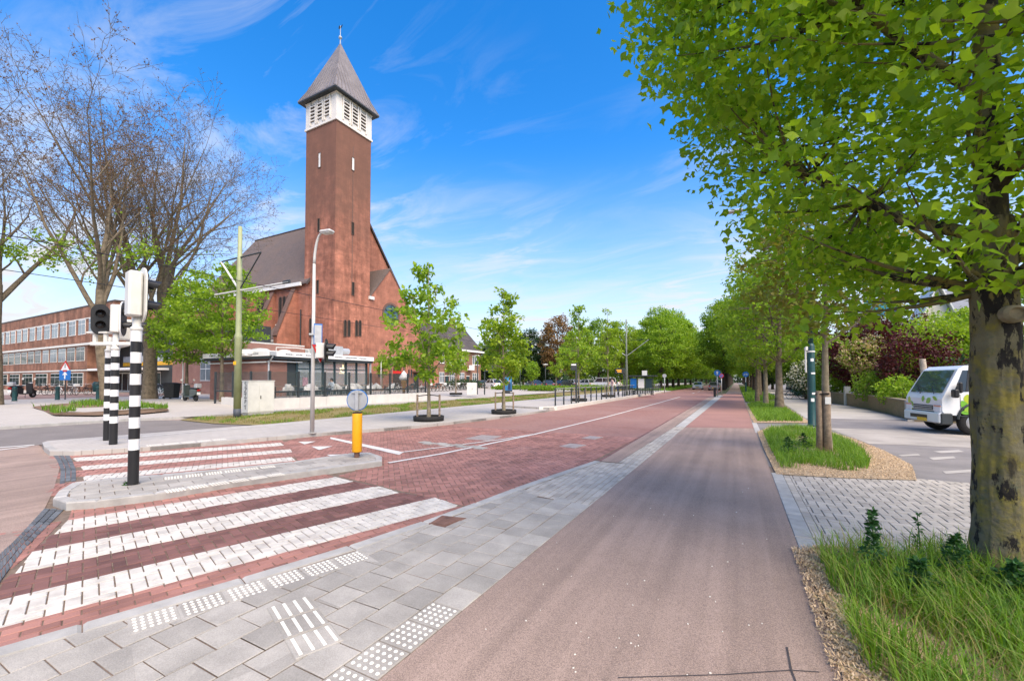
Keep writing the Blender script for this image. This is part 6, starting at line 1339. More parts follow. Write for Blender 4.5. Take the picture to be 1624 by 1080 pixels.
# ------------------------------------------------------------------ grass, wood chips, weeds
def blades(n, pts_fn, h, w, rng, lean=0.45):
    P = pts_fn(n); n = len(P); a = rng.uniform(0, 2*np.pi, n); H_ = h*rng.uniform(0.45, 1.25, n); L = lean*rng.uniform(0.2, 1.3, n)
    d = np.column_stack([np.cos(a), np.sin(a), np.zeros(n)]); s = np.column_stack([-np.sin(a), np.cos(a), np.zeros(n)]); W_ = (w*rng.uniform(0.6, 1.3, n))[:, None]
    up = np.array([0, 0, 1.0]); c0 = P; c1 = P+up*(H_*0.55)[:, None]+d*(H_*L*0.3)[:, None]; c2 = P+up*(H_*(1-0.25*L))[:, None]+d*(H_*L)[:, None]
    V = np.stack([c0-s*W_/2, c0+s*W_/2, c1-s*W_*0.42, c1+s*W_*0.42, c2-s*W_*0.06, c2+s*W_*0.06], axis=1).reshape(-1, 3)
    b = (np.arange(n)*6)[:, None]; F = np.concatenate([b+np.array([0, 1, 3, 2]), b+np.array([2, 3, 5, 4])]); return V, F
def in_poly_pts(poly, rng, z=0.02, hole=None):
    xs = [p[0] for p in poly]; ys = [p[1] for p in poly]
    def fn(n):
        out = []
        while len(out) < n:
            q = rng.uniform((min(xs), min(ys)), (max(xs), max(ys)), size=(n*2, 2))
            for x, y in q:
                if inpoly((x, y), poly) and (hole is None or not hole(x, y)): out.append((x, y, z))
                if len(out) >= n: break
        return np.array(out)
    return fn
def grass(name, label, poly, n, h, w, seed, lm='grass', lean=0.45, z=0.02, hole=None):
    rng = np.random.default_rng(seed); V, F = blades(n, in_poly_pts(poly, rng, z, hole), h, w, rng, lean); o = fast_mesh(name, V, F, LM[lm]); tag(o, label, 'grass', kind='stuff'); return o
def noisy(rng): 
    ph = rng.uniform(0, 6.28, 6); return lambda x, y: math.sin(2.1*x+ph[0])+math.sin(1.7*y+ph[1])+math.sin(3.3*x+2.7*y+ph[2])
nz = noisy(np.random.default_rng(4))
edge = lambda x, y: x < 0.62+0.10*math.sin(5*y)+0.05*math.sin(13*y)
grass('grass', 'tall green grass in the bed at the foot of the mossy tree', [(0.62, 2.2), (0.66, 5.0), (1.2, 5.3), (2.4, 5.6), (4.5, 5.7), (5.5, 3), (3, 1.5)], 22000, 0.29, 0.0085, 1, hole=lambda x, y: edge(x, y) or nz(x*2.3, y*2.3) < -1.35, lean=0.75)
grass('grass', 'pale seeding grass mixed through the near grass bed', [(0.62, 2.2), (0.66, 5.0), (1.2, 5.3), (2.4, 5.6), (4.5, 5.7), (5.5, 3), (3, 1.5)], 5200, 0.32, 0.006, 2, 'dry', hole=edge, lean=1.0)
g2 = [(0.72, 9.6), (0.70, 12), (0.72, 15.6), (1.1, 17.4), (1.8, 18.0), (2.3, 17.4), (2.6, 15.2), (2.65, 13.2), (2.4, 11.2), (2.1, 10.0), (1.4, 9.75)]
grass('grass', 'green grass in the bed around the staked tree', g2, 9000, 0.21, 0.011, 3, hole=lambda x, y: nz(x*1.6, y*1.6) < -1.0, lean=0.8)
grass('grass', 'green grass in the third bed along the cycle path', [(0.72, 20.0), (0.66, 27), (0.62, 33), (1.0, 35.2), (2.0, 37), (2.7, 38), (2.5, 30), (2.4, 21)], 9000, 0.24, 0.02, 4, lean=0.8)
grass('grass', 'rough grass strip on along the right avenue', [(0.6, 38), (0.6, 110), (3.2, 110), (3.2, 46), (2.3, 41)], 9000, 0.40, 0.05, 5)
grass('grass', 'rough grass verge under the left avenue trees', [(-9.6, 68), (-9.9, 150), (-15, 150), (-15, 68)], 9000, 0.42, 0.06, 6)
gs = [(-15.5, 9.8), (-15.5, 45), (-21.3, 45), (-21.3, 10.0), (-20.8, 9.5), (-18, 9.3)]
grass('grass', 'short dry yellowish grass on the tram bed', gs, 16000, 0.10, 0.018, 7, 'dry', hole=lambda x, y: nz(x, y) < -1.2)
grass('grass', 'green tufts scattered on the tram bed', gs, 9000, 0.14, 0.018, 8, 'grass', hole=lambda x, y: nz(x*0.7, y*0.7) < 0.6)
grass('grass', 'green weeds at the edge of the dry tree bed', [(pit[i][0], pit[i][1]) for i in range(len(pit))], 1500, 0.28, 0.03, 9, hole=lambda x, y: nz(x, y) < 0.9, z=0.33)
def chips(label, poly, n, seed, hole=None):
    rng = np.random.default_rng(seed); P = in_poly_pts(poly, rng, 0.0, hole)(n); a = rng.uniform(0, 6.28, n); l = rng.uniform(0.004, 0.013, n); w = rng.uniform(0.002, 0.005, n); z = 0.024+rng.uniform(0, 0.018, n); t = rng.uniform(-0.012, 0.012, n)
    c, s = np.cos(a), np.sin(a); V = np.stack([np.column_stack([P[:, 0]+sx*l*c-sy*w*s, P[:, 1]+sx*l*s+sy*w*c, z+t*sx]) for sx, sy in ((-1, -1), (1, -1), (1, 1), (-1, 1))], axis=1).reshape(-1, 3)
    o = fast_mesh('wood_chips', V, (np.arange(n)*4)[:, None]+np.arange(4)[None], CHIP); tag(o, label, 'wood chips', kind='stuff')
chips('pale wood chips along the path edge of the near bed', [(0.46, 2.3), (0.46, 5.1), (0.8, 5.35), (1.2, 5.3), (0.95, 4.6), (0.95, 2.3)], 9000, 1)
chips('pale wood chips spread round the bed of the staked tree', bed2, 16000, 2, hole=lambda x, y: inpoly((x, y), [(0.85, 10.2), (0.85, 16), (1.8, 17), (2.3, 13), (1.9, 10.3)]))
chips('pale wood chips at the near end of the third bed', [(0.56, 19.4), (0.5, 23), (0.8, 23), (0.9, 20.6), (2.5, 21), (2.6, 20.3)], 3500, 3)
weedm = leaf_mat('weed_leaf', (0.045, 0.125, 0.025), (0.025, 0.08, 0.02), 0.25)
def weed(label, x, y, h, n, seed, r=0.12):
    rng = np.random.default_rng(seed); root = thing('weed', label, 'plant', (x, y, 0.02)); t = rng.uniform(0.02, 1, n); ang = np.arange(n)*2.4; rr = r*(1.15-t)**1.4*(0.25+1.1*rng.uniform(0, 1, n)**1.5)*(0.75+0.4*np.sin(t*17+seed))+0.01
    pos = np.column_stack([rr*np.cos(ang)*0.4, rr*np.sin(ang)*0.4, t*h]); ax = np.column_stack([np.cos(ang), np.sin(ang), 0.35*np.ones(n)])
    V, F = leaves_np(pos, 0.042, rng, 0.6, 0.0, ax*1.6); fast_mesh('foliage', V, F, weedm, root)
    MB().tube([(0, 0, 0), (0.01, 0.01, h*0.5), (0, 0.02, h)], [0.006, 0.005, 0.003], 5).build('stem', MT['green_post'] if False else weedm, root)
weed('tall dark leafy weed standing above the near grass', 0.98, 4.55, 0.60, 420, 1, 0.20)
weed('dark nettle clump just left of the mossy trunk', 1.55, 4.75, 0.42, 480, 2, 0.45); weed('nettle clump at the foot of the mossy trunk', 1.80, 4.55, 0.34, 480, 3, 0.5); weed('bushy weed in the middle of the near bed', 1.18, 4.25, 0.34, 420, 4, 0.5); weed('slender weed by the brick forecourt', 1.45, 5.2, 0.46, 60, 5, 0.1)
weed('low weed clump right of the mossy trunk', 2.35, 4.7, 0.30, 420, 6, 0.5); weed('bushy green weed in the bed of the staked tree', 0.98, 11.2, 0.42, 420, 7, 0.6); weed('green weed beside the wooden stakes', 1.4, 12.4, 0.40, 420, 8, 0.6)
weed('weed growing at the foot of the near striped signal pole', *G(200, 769, .1), 0.12, 60, 9, 0.2)

# a distant belt of wood that closes the view under the crowns
def wood(path, n, hgt_, seed):
    rng = np.random.default_rng(seed); P = np.array(path, float); d = np.concatenate([[0], np.cumsum(np.linalg.norm(np.diff(P, axis=0), axis=1))]); t = rng.uniform(0, d[-1], n)
    x = np.interp(t, d, P[:, 0])+rng.normal(size=n)*3.0; y = np.interp(t, d, P[:, 1])+rng.normal(size=n)*3.0
    hh = hgt_*(0.75+0.25*np.sin(t*0.21+seed)*np.sin(t*0.083)+0.1*np.sin(t*0.6)); return leaves_np(np.column_stack([x, y, rng.uniform(0.0, 1, n)**0.8*hh]), 1.3, rng, 0.4)
wv = [wood([AT(640, 135), AT(780, 150), AT(900, 165), AT(1010, 190), (-30, 260), (-8, 345), (8, 345), (35, 300), (45, 180), (40, 95)], 26000, 8.5, 1), wood([(-150, 60), (-165, 20), (-150, -60)], 5000, 9, 2)]
V, F = merge(wv); tag(fast_mesh('far_wood', V, F, LM['dark']), 'dark belt of distant woodland closing the view behind everything', 'woodland', kind='stuff')
# ================================================================== STREET FURNITURE
def disc(mb, c, r, th, axis='y', n=20): return mb.lathe([(r, -th/2), (r, th/2)], n, c, axis)
SMAT = dict(black=MT['black'], white=MT['white'])
def banded_pole(parent, r, z_list, first='black'):
    cols = ['black', 'white']; k = cols.index(first)
    for a, b in zip(z_list, z_list[1:]):
        MB().lathe([(r, a), (r, b)], 16, cap=False).build('band', MT[cols[k]], parent, True); k = 1-k
lens_off = mat('dark_lens', (0.02, 0.012, 0.012), 0.25, 0.1, 4, spec=0.6)
def signal_head(parent, c, rz, body='offwhite', plate='offwhite', rim=None, n=2, w=0.27, h=0.62, face='black', dp=0.26, k=1.0):
    """c: centre of the housing; it looks along +x turned by rz"""
    ca, sa = math.cos(rz), math.sin(rz); T = lambda x, y, z: (c[0]+x*ca-y*sa, c[1]+x*sa+y*ca, c[2]+z)
    def put(mb): mb.v = [T(*p) for p in mb.v]; return mb
    hd = put(MB().cbox((0.03-dp/2, 0, 0), (dp, w, h), 0, 0.025)).build('housing', MT[body], parent)
    R_ = 0.27*k; kk = k; pts = []
    for i in range(24):
        a = 2*math.pi*i/24; pts.append((0.045, R_*0.82*math.cos(a), (h/2-0.13 if math.sin(a) > 0 else -(h/2-0.13))+R_*math.sin(a)))
    put(MB().ext(pts, (0.02, 0, 0))).build('backplate', MT[plate], hd)
    pts2 = [(0.068, p[1]*0.88, p[2]*0.955) for p in pts]; put(MB().ext(pts2, (0.012, 0, 0))).build('face_plate', MT[face], hd)
    for i in range(n):
        z = (0.5-(i+0.5)/n)*(h-0.04); put(MB().lathe([(0.095*kk, 0.08), (0.10*kk, 0.10), (0.02, 0.11)], 16, (0, 0, z), 'x')).build('lens', lens_off, hd)
        V = MB(); k_ = 12
        for j in range(k_+1):
            a = math.pi*(-0.12+1.24*j/k_); y_, z_ = 0.122*kk*math.cos(a), 0.122*kk*math.sin(a); L = (0.17+0.09*max(0, math.sin(a)))*kk; V.v += [(0.08, y_, z+z_), (0.08+L, y_*0.98, z+z_*0.98-0.01)]
        V.f = [(2*j, 2*j+2, 2*j+3, 2*j+1) for j in range(k_)]; V.m = [0]*k_; put(V).build('visor', MT['black'], hd)
    return hd
BZ = [0.0, 0.53]+[0.53+0.167*i for i in range(1, 12)]
RIGHT = math.atan2(_RT[1], _RT[0])
x, y = G(211, 768, 0.104)
s1 = thing('traffic_light', 'black and white banded signal pole on the refuge island, grey back of its lamp box', 'traffic light', (x, y, 0.104), 0, 'banded signal poles')
banded_pole(s1, 0.068, BZ); MB().lathe([(0.068, BZ[-1]), (0.078, BZ[-1]+0.01), (0.078, BZ[-1]+0.05), (0.055, BZ[-1]+0.07), (0.050, BZ[-1]+0.32)], 14).build('pole_top', MT['offwhite'], s1, True)
signal_head(s1, (0.03, 0, 2.93), RIGHT+0.98, h=0.70, w=0.21, dp=0.17, k=0.78)
x, y = G(179.5, 704.5, 0.104)
s2 = thing('traffic_light', 'banded signal pole on the far footpath carrying black lamp heads on a bracket', 'traffic light', (x, y, 0.104), 0, 'banded signal poles')
banded_pole(s2, 0.082, BZ); MB().lathe([(0.092, BZ[-1]), (0.092, BZ[-1]+0.05), (0.06, BZ[-1]+0.08), (0.06, BZ[-1]+0.45)], 14).build('pole_top', MT['offwhite'], s2, True)
ca, sa = math.cos(RIGHT), math.sin(RIGHT); LR = lambda s, f, z: (ca*s-sa*f, sa*s+ca*f, z)
MB().cbox((ca*-0.05, sa*-0.05, 2.52), (1.15, 0.09, 0.09), RIGHT, 0.015).build('bracket', MT['offwhite'], s2)
MB().cbox((ca*-0.42, sa*-0.42, 2.80), (0.52, 0.16, 0.05), RIGHT, 0.01).build('bracket_shelf', MT['offwhite'], s2)
for s in (-0.52, -0.25, 0.42): MB().tube([LR(s, 0, 2.52), LR(s, 0, 2.82)], 0.05, 8).build('bracket_stem', MT['offwhite'], s2)
signal_head(s2, LR(-0.40, 0.0, 3.13), RIGHT-math.pi/2+0.8, body='black', plate='black', h=0.60, w=0.24, k=0.82)
signal_head(s2, LR(0.10, 0.0, 3.15), RIGHT+0.42, body='offwhite', plate='white', h=0.70, w=0.22, dp=0.2, k=0.82)
x, y = G(169.5, 698, 0.104)
s3 = thing('traffic_light', 'second banded pole partly hidden behind the far footpath signal', 'traffic light', (x, y, 0.104), 0, 'banded signal poles')
banded_pole(s3, 0.080, BZ); MB().lathe([(0.09, BZ[-1]), (0.09, BZ[-1]+0.05), (0.06, BZ[-1]+0.08), (0.06, BZ[-1]+0.4)], 14).build('pole_top', MT['offwhite'], s3, True)
signal_head(s3, LR(0.55, 0.0, 2.95), RIGHT+0.85, h=0.55, w=0.24); MB().tube([LR(0, 0, 2.45), LR(0.5, 0, 2.55), LR(0.5, 0, 2.75)], 0.04, 8).build('arm', MT['offwhite'], s3)
# yellow marker post with round sign seen from behind
x, y = G(566, 725, 0.104)
yb_ = thing('marker_post', 'yellow marker post with round sign seen from behind on the island nose', 'marker post', (x, y, 0.104))
MB().lathe([(0.055, 0.0), (0.055, 0.13)], 12).build('foot', MT['rust'], yb_); MB().lathe([(0.090, 0.11), (0.100, 0.13), (0.100, 0.90), (0.094, 0.915)], 18).build('post_body', MT['yellow'], yb_, True); MB().lathe([(0.098, 0.916), (0.098, 0.935), (0.03, 0.945)], 18).build('post_cap', MT['black'], yb_)
rz = RIGHT+math.pi/2
def local_rot(mb, rz): c_, s_ = math.cos(rz), math.sin(rz); mb.v = [(p[0]*c_-p[1]*s_, p[0]*s_+p[1]*c_, p[2]) for p in mb.v]; return mb
local_rot(disc(MB(), (0, 0, 1.19), 0.225, 0.012, 'y', 28), RIGHT).build('sign_disc', MT['blue'], yb_)
local_rot(disc(MB(), (0, -0.009, 1.19), 0.208, 0.006, 'y', 28), RIGHT).build('sign_back', MT['galv'], yb_)
local_rot(MB().cbox((0, -0.035, 1.18), (0.075, 0.045, 0.42), 0, 0.008), RIGHT).build('sign_clamp', MT['galv'], yb_)
local_rot(MB().cbox((0, -0.03, 1.345), (0.22, 0.03, 0.03), 0, 0.005), RIGHT).build('sign_bar', MT['galv'], yb_)

# tall street lamps
def lamp_post(label, x, y, z, H, arm, m, r0=0.085, head=(0.55, 0.26), name='street_lamp', rz=0.0):
    o = thing(name, label, 'street lamp', (x, y, z), rz, 'street lamps'); n = 9
    MB().tube([(0, 0, 0), (0, 0, H*0.45), (0, 0, H*0.84)], [r0, r0*0.8, r0*0.62], 12).build('pole', m, o, True)
    pts = [(0, 0, H*0.838)]
    for i in range(1, n+1): t = i/n; pts.append((arm*(t**1.7), 0, H*0.84+H*0.15*math.sin(t*math.pi/2)))
    MB().tube(pts, [r0*0.62]+[r0*(0.62-0.2*i/n) for i in range(1, n+1)], 10).build('arm', m, o, True)
    e = pts[-1]; hd = MB().cbox((e[0]+head[0]*0.45, 0, e[2]+0.02), (head[0], head[1], 0.09), 0, 0.03).build('lamp_head', m, o)
    MB().cbox((e[0]+head[0]*0.5, 0, e[2]-0.032), (head[0]*0.7, head[1]*0.75, 0.012)).build('lens', mat('lamp_lens', (0.6, 0.6, 0.55), 0.3), hd); return o
x, y = G(495, 687, 0.104); LZ = 0.104
lp_ = lamp_post('tall pale grey street lamp with curved arm on the footpath', x, y, LZ, HT(505, 369, x, y)-LZ, 0.28, MT['lamp_grey'], 0.066, (0.40, 0.24), rz=RIGHT-0.3)
MB().lathe([(0.12, 0), (0.12, 0.03)], 12).build('base_flange', MT['kerb'], lp_)
# signs on that lamp
def on_lamp(px, py): return HT(px, py, x, y)-LZ
bs = thing('direction_sign', 'blue edged rectangular sign seen from behind on the tall lamp', 'sign', (x, y, LZ+on_lamp(505, 549)), 0)
local_rot(MB().cbox((0.14, -0.12, 0.34), (0.24, 0.02, 0.66), 0, 0.006), RIGHT+0.35).build('sign_panel', MT['blue'], bs); local_rot(MB().cbox((0.14, -0.135, 0.34), (0.20, 0.012, 0.58), 0, 0.004), RIGHT+0.35).build('sign_back', MT['galv'], bs); local_rot(MB().cbox((0.0, -0.06, 0.35), (0.22, 0.14, 0.05)), RIGHT+0.35).build('clamp', MT['galv'], bs)
gy = thing('give_way_sign', 'triangular give way sign turned edge on, fixed to the tall lamp', 'sign', (x, y, LZ+on_lamp(505, 576)), 0)
tri = [(-0.30, 0, 0.55), (0.30, 0, 0.55), (0, 0, 0.02)]
def turned(pts, rz, off): c_, s_ = math.cos(rz), math.sin(rz); return [(p[0]*c_-p[1]*s_+off[0], p[0]*s_+p[1]*c_+off[1], p[2]) for p in pts]
GA = RIGHT+1.12; oc = (_RT[0]*0.20, _RT[1]*0.20)
q = MB(); q.v = []; q.ext(turned(tri, GA, oc), (0.015*_RT[0], 0.015*_RT[1], 0)); q.build('sign_back', MT['galv'], gy)
ti = [(p[0]*0.72, 0, 0.375+(p[2]-0.375)*0.72) for p in tri]; q = MB(); ringpoly(q, turned(tri, GA, (oc[0]+0.016*_RT[0], oc[1]+0.016*_RT[1])), turned(ti, GA, (oc[0]+0.016*_RT[0], oc[1]+0.016*_RT[1])), (0.012*_RT[0], 0.012*_RT[1], 0)); q.build('red_border', MT['red'], gy)
MB().tube([(0, 0, 0.35), (oc[0], oc[1], 0.35)], 0.03, 6).build('clamp', MT['galv'], gy)
sl = thing('traffic_light', 'small black signal head with visors behind the tall lamp', 'traffic light', (x, y, LZ+on_lamp(515, 563)), 0)
signal_head(sl, (_RT[0]*0.34, _RT[1]*0.34, 0.12), RIGHT+0.2, body='offwhite', plate='black', h=0.46, w=0.22, n=2); MB().tube([(0, 0, 0.1), (_RT[0]*0.3, _RT[1]*0.3, 0.1)], 0.03, 6).build('bracket', MT['dark'], sl)
x, y = G(604, 624, 0.3); lamp_post('low white curved lamp in front of the church tower', x, y, 0.3, HT(604, 566, x, y)-0.3, 0.9, MT['lamp_grey'], 0.05, (0.45, 0.2), rz=RIGHT)
x, y = AT(290, 40); MB_ = thing('white_pole', 'thin white pole beside the parked scooter', 'pole', (x, y, 0.3)); MB().tube([(0, 0, 0), (0, 0, HT(290, 508, x, y)-0.3)], [0.055, 0.04], 8).build('shaft', MT['white'], MB_, True); MB().lathe([(0.08, 0), (0.08, 0.12)], 8).build('foot', MT['white'], MB_)
# green lamp post on the right
x, y = G(1288, 676, 0.0)
gl = thing('street_lamp', 'dark green lamp post with white stickers beside the staked tree', 'street lamp', (x, y, 0), 0, 'street lamps')
zt_ = HT(1288, 548, x, y); MB().lathe([(0.155, 0), (0.155, 0.05), (0.135, 0.08), (0.128, 1.2), (0.118, zt_-0.02), (0.085, zt_+0.08)], 16).build('lower_pole', MT['green_post'], gl, True)
ZL = HT(1288, 318, x, y); MB().tube([(0, 0, zt_), (0, 0, ZL*0.8), (0, 0, ZL)], [0.085, 0.075, 0.06], 12).build('upper_pole', MT['green_post'], gl, True)
MB().tube([(0, 0, ZL-0.05), (-0.8, 0.0, ZL+0.05), (-2.2, 0, ZL+0.08)], 0.035, 8).build('arm', MT['galv'], gl, True); MB().cbox((-2.5, 0, ZL+0.08), (0.7, 0.26, 0.1), 0, 0.03).build('lamp_head', MT['galv'], gl)
for pz, pw, ph_, sd in ((571, 0.10, 0.11, -0.1), (592, 0.16, 0.06, 0.0), (624, 0.17, 0.07, 0.05), (634, 0.11, 0.12, -0.12)):
    z = HT(1288, pz, x, y); r_ = 0.1315-0.0042*z+0.003; a0 = RIGHT-math.pi/2+sd*3; V = MB(); k = 5
    for j in range(k+1): a = a0+(j/k-0.5)*pw/r_; V.v += [(r_*math.cos(a), r_*math.sin(a), z-ph_/2), (r_*math.cos(a), r_*math.sin(a), z+ph_/2)]
    V.f = [(2*j, 2*j+2, 2*j+3, 2*j+1) for j in range(k)]; V.m = [0]*k; V.build('sticker', MT['white'], gl)
MB().tube([(-0.17, -0.06, zt_-1.0), (-0.17, -0.06, zt_-0.05)], 0.03, 6).build('conduit', MT['offwhite'], gl); MB().cbox((-0.15, -0.06, zt_-0.06), (0.1, 0.1, 0.25), 0.4, 0.015).build('junction_box', MT['offwhite'], gl); MB().lathe([(0.123, 0), (0.135, 0.01), (0.135, 0.05), (0.123, 0.06)], 14, (0, 0, zt_-0.26)).build('band_clamp', MT['offwhite'], gl)
x, y = G(1204.5, 631); g2_ = thing('street_lamp', 'second dark green lamp post further along the grass beds', 'street lamp', (x, y, 0), 0, 'street lamps'); MB().lathe([(0.16, 0), (0.14, 0.1), (0.13, 2.6), (0.08, 2.7), (0.06, 8.5)], 12).build('pole', MT['green_post'], g2_, True); MB().tube([(0, 0, 8.4), (-1.5, 0, 8.6)], 0.035, 6).build('arm', MT['galv'], g2_); MB().cbox((-0.145, 0, 1.75), (0.02, 0.2, 0.25)).build('sticker', MT['white'], g2_)
# wooden double stake
x, y = G(1311, 719)
sk = thing('tree_stake', 'weathered wooden double stake with white notice holding the pale trunk', 'stake', (x-0.02, y-0.12, 0))
for sx, rr_, h_ in ((-0.13, 0.062, 1.46), (0.02, 0.078, 1.44)): MB().tube([(sx, 0, 0), (sx*0.97, 0, h_*0.5), (sx, 0, h_-0.02), (sx, 0, h_)], [rr_*1.05, rr_, rr_, rr_*0.85], 12).build('post', MT['wood'], sk, True)
MB().tube([(-0.19, -0.03, 1.38), (0.05, -0.09, 1.40), (0.11, 0.1, 1.38), (-0.05, 0.2, 1.38), (-0.19, -0.03, 1.38)], 0.018, 6).build('strap', MT['rubber'], sk); MB().cbox((0.035, -0.084, 1.24), (0.11, 0.012, 0.16)).build('notice', MT['white'], sk)

# catenary pole with bracket arms
x, y = G(376, 662, 0.03); CPX, CPY = x, y
cp = thing('catenary_pole', 'tall olive green overhead wire pole with grey base at the tram bed', 'pole', (x, y, 0.03))
zs_ = [HT(376, p, x, y) for p in (650, 536, 450, 360)]
MB().lathe([(0.155, 0), (0.155, zs_[0]+0.02)], 14).build('base_sleeve', mat('slate_grey_base', (0.07, 0.08, 0.10), 0.6), cp, True)
MB().lathe([(0.150, zs_[0]), (0.145, zs_[1]-0.1), (0.160, zs_[1]-0.05), (0.160, zs_[1]+0.05), (0.118, zs_[1]+0.18), (0.114, zs_[2]), (0.126, zs_[2]+0.05), (0.126, zs_[2]+0.25), (0.105, zs_[2]+0.35), (0.085, zs_[3])], 16).build('shaft', MT['olive'], cp, True)
MB().cbox((0.02, -0.152, HT(376, 577, x, y)), (0.12, 0.02, 0.15), RIGHT).build('yellow_tag', MT['yellow'], cp)
za = HT(376, 409, x, y); zb_ = HT(376, 461, x, y); xl, _ = PY(351, 417, y); xr, _ = PY(414, 399, y); xr2, zr2 = PY(458, 447, y); xl2, _ = PY(341, 472, y)
MB().tube([(xl-x, 0, za), (xr-x, 0, za)], 0.035, 6).build('upper_arm', MT['dark'], cp)
MB().tube([(xl-x, 0, za), (0, 0, zb_)], 0.045, 6).build('strut', MT['offwhite'], cp); MB().tube([(xr-x, 0, za), (0, 0, zb_)], 0.030, 6).build('strut', MT['dark'], cp)
MB().tube([(xl2-x, 0, zb_-0.02), (xr2-x, 0, zb_-0.02)], 0.035, 6).build('lower_arm', MT['offwhite'], cp); MB().tube([(0.4, 0, zb_-0.1), (xr2-x-0.2, 0, zb_-0.15)], 0.02, 5).build('steady_arm', MT['offwhite'], cp)
MB().cbox((xr2-x-0.15, 0, zb_), (0.5, 0.06, 0.14), 0, 0.02).build('insulator', MT['dark'], cp)
for i, (wx_, wz_, lab) in enumerate(((xr2-0.3, zb_-0.25, 'thin overhead contact wire above the near tram track'), (xl2+0.2, zb_-0.3, 'thin overhead contact wire above the far tram track'))):
    pts = []
    for k in range(9): 
        yy = -20+k*14.0; sag = 0.12*math.sin(math.pi*((yy-y) % 38)/38); pts.append((wx_, yy, wz_-sag))
    tag(MB().tube(pts, 0.012, 4).build('overhead_wire', MT['black']), lab, 'wire', 'overhead wires')
c2x, c2y = G(994, 627, 0.2)
c2 = thing('catenary_pole', 'grey overhead wire pole with V shaped arms above the platform', 'pole', (c2x, c2y, 0.2)); z5 = HT(994, 510, c2x, c2y); z6 = HT(994, 568, c2x, c2y)
MB().lathe([(0.13, 0), (0.12, z6*0.7), (0.08, z6), (0.06, z5)], 12).build('shaft', mat('grey_green_pole', (0.16, 0.18, 0.15), 0.5), c2, True)
for s in (-1, 1): MB().tube([(0, 0, z6), (s*2.2, 0, z6+1.6)], 0.03, 6).build('strut', MT['galv'], c2)
MB().tube([(-2.2, 0, z6+1.6), (2.2, 0, z6+1.6)], 0.02, 6).build('upper_arm', MT['dark'], c2)

# utility cabinet with graffiti
x, y = G(393, 658, 0.08)
cb = thing('utility_cabinet', 'pale grey utility cabinet with black graffiti on its side', 'cabinet', (x, y, 0.06))
W_, D_, H_ = 1.28, 0.50, HT(393, 604.5, x, y)-0.06
MB().cbox((-D_/2, W_/2, 0.05), (D_*0.94, W_*0.96, 0.10)).build('plinth', MT['kerb'], cb); MB().cbox((-D_/2, W_/2, 0.10+(H_-0.1)/2), (D_, W_, H_-0.1), 0, 0.012).build('case', MT['offwhite'], cb); MB().cbox((-D_/2, W_/2, H_+0.015), (D_+0.05, W_+0.05, 0.04), 0, 0.01).build('lid', MT['offwhite'], cb)
for a, b in ((0.03, 0.40), (0.41, 0.97)): dd = MB().cbox((0.006, W_*(a+b)/2, 0.1+(H_-0.1)/2), (0.014, W_*(b-a), H_-0.2), 0, 0.004).build('door', MT['offwhite'], cb)
MB().cbox((0.022, W_*0.46, H_*0.52), (0.03, 0.035, 0.16), 0, 0.006).build('handle', MT['black'], dd)
BASE[cb.name] = tuple(cb.location)
for i, ch in enumerate('SZZPT'):
    text_obj(ch, 0.34 if i < 3 else 0.28, (x-D_*0.42, y-0.006, 0.06+H_-0.17-0.27*i), (R(90), R(8 if i % 2 else -8), 0), MT['black'], cb, 'graffiti_letter', 0.003)

# café fence: posts, rails, glass
fence = thing('cafe_fence', 'charcoal fence with glass panels round the cafe terrace', 'fence', (-22.82, 20, 0.70)); BASE[fence.name] = (-22.82, 20, 0.70)
FY = [14.25, 15.99, 17.79, 19.67, 21.55, 23.41, 25.32, 26.51, 27.5]
for yy in FY: wbox('post', MT['dark'], fence, -22.86, yy-0.05, 0.70, -22.77, yy+0.05, 2.24)
for a, b in zip(FY, FY[1:]):
    wbox('rail', MT['dark'], fence, -22.85, a+0.05, 1.02, -22.79, b-0.05, 1.12); wbox('rail', MT['dark'], fence, -22.84, a+0.05, 0.74, -22.80, b-0.05, 0.78)
    wbox('glass_panel', MT['screen_glass'], fence, -22.825, a+0.06, 1.14, -22.815, b-0.06, 2.2); wbox('lower_panel', MT['screen_glass'], fence, -22.825, a+0.06, 0.79, -22.815, b-0.06, 1.02)
FXs = [-22.86, -24.6, -26.4, -28.3]
for xx in FXs[1:]: wbox('post', MT['dark'], fence, xx-0.05, 14.22, 0.70 if xx > -27.4 else 0.28, xx+0.05, 14.31, 2.24)
for a, b in zip(FXs[1:], FXs):
    wbox('rail', MT['dark'], fence, a+0.05, 14.24, 1.02, b-0.05, 14.29, 1.12); wbox('glass_panel', MT['screen_glass'], fence, a+0.06, 14.26, 1.14, b-0.06, 14.27, 2.2)
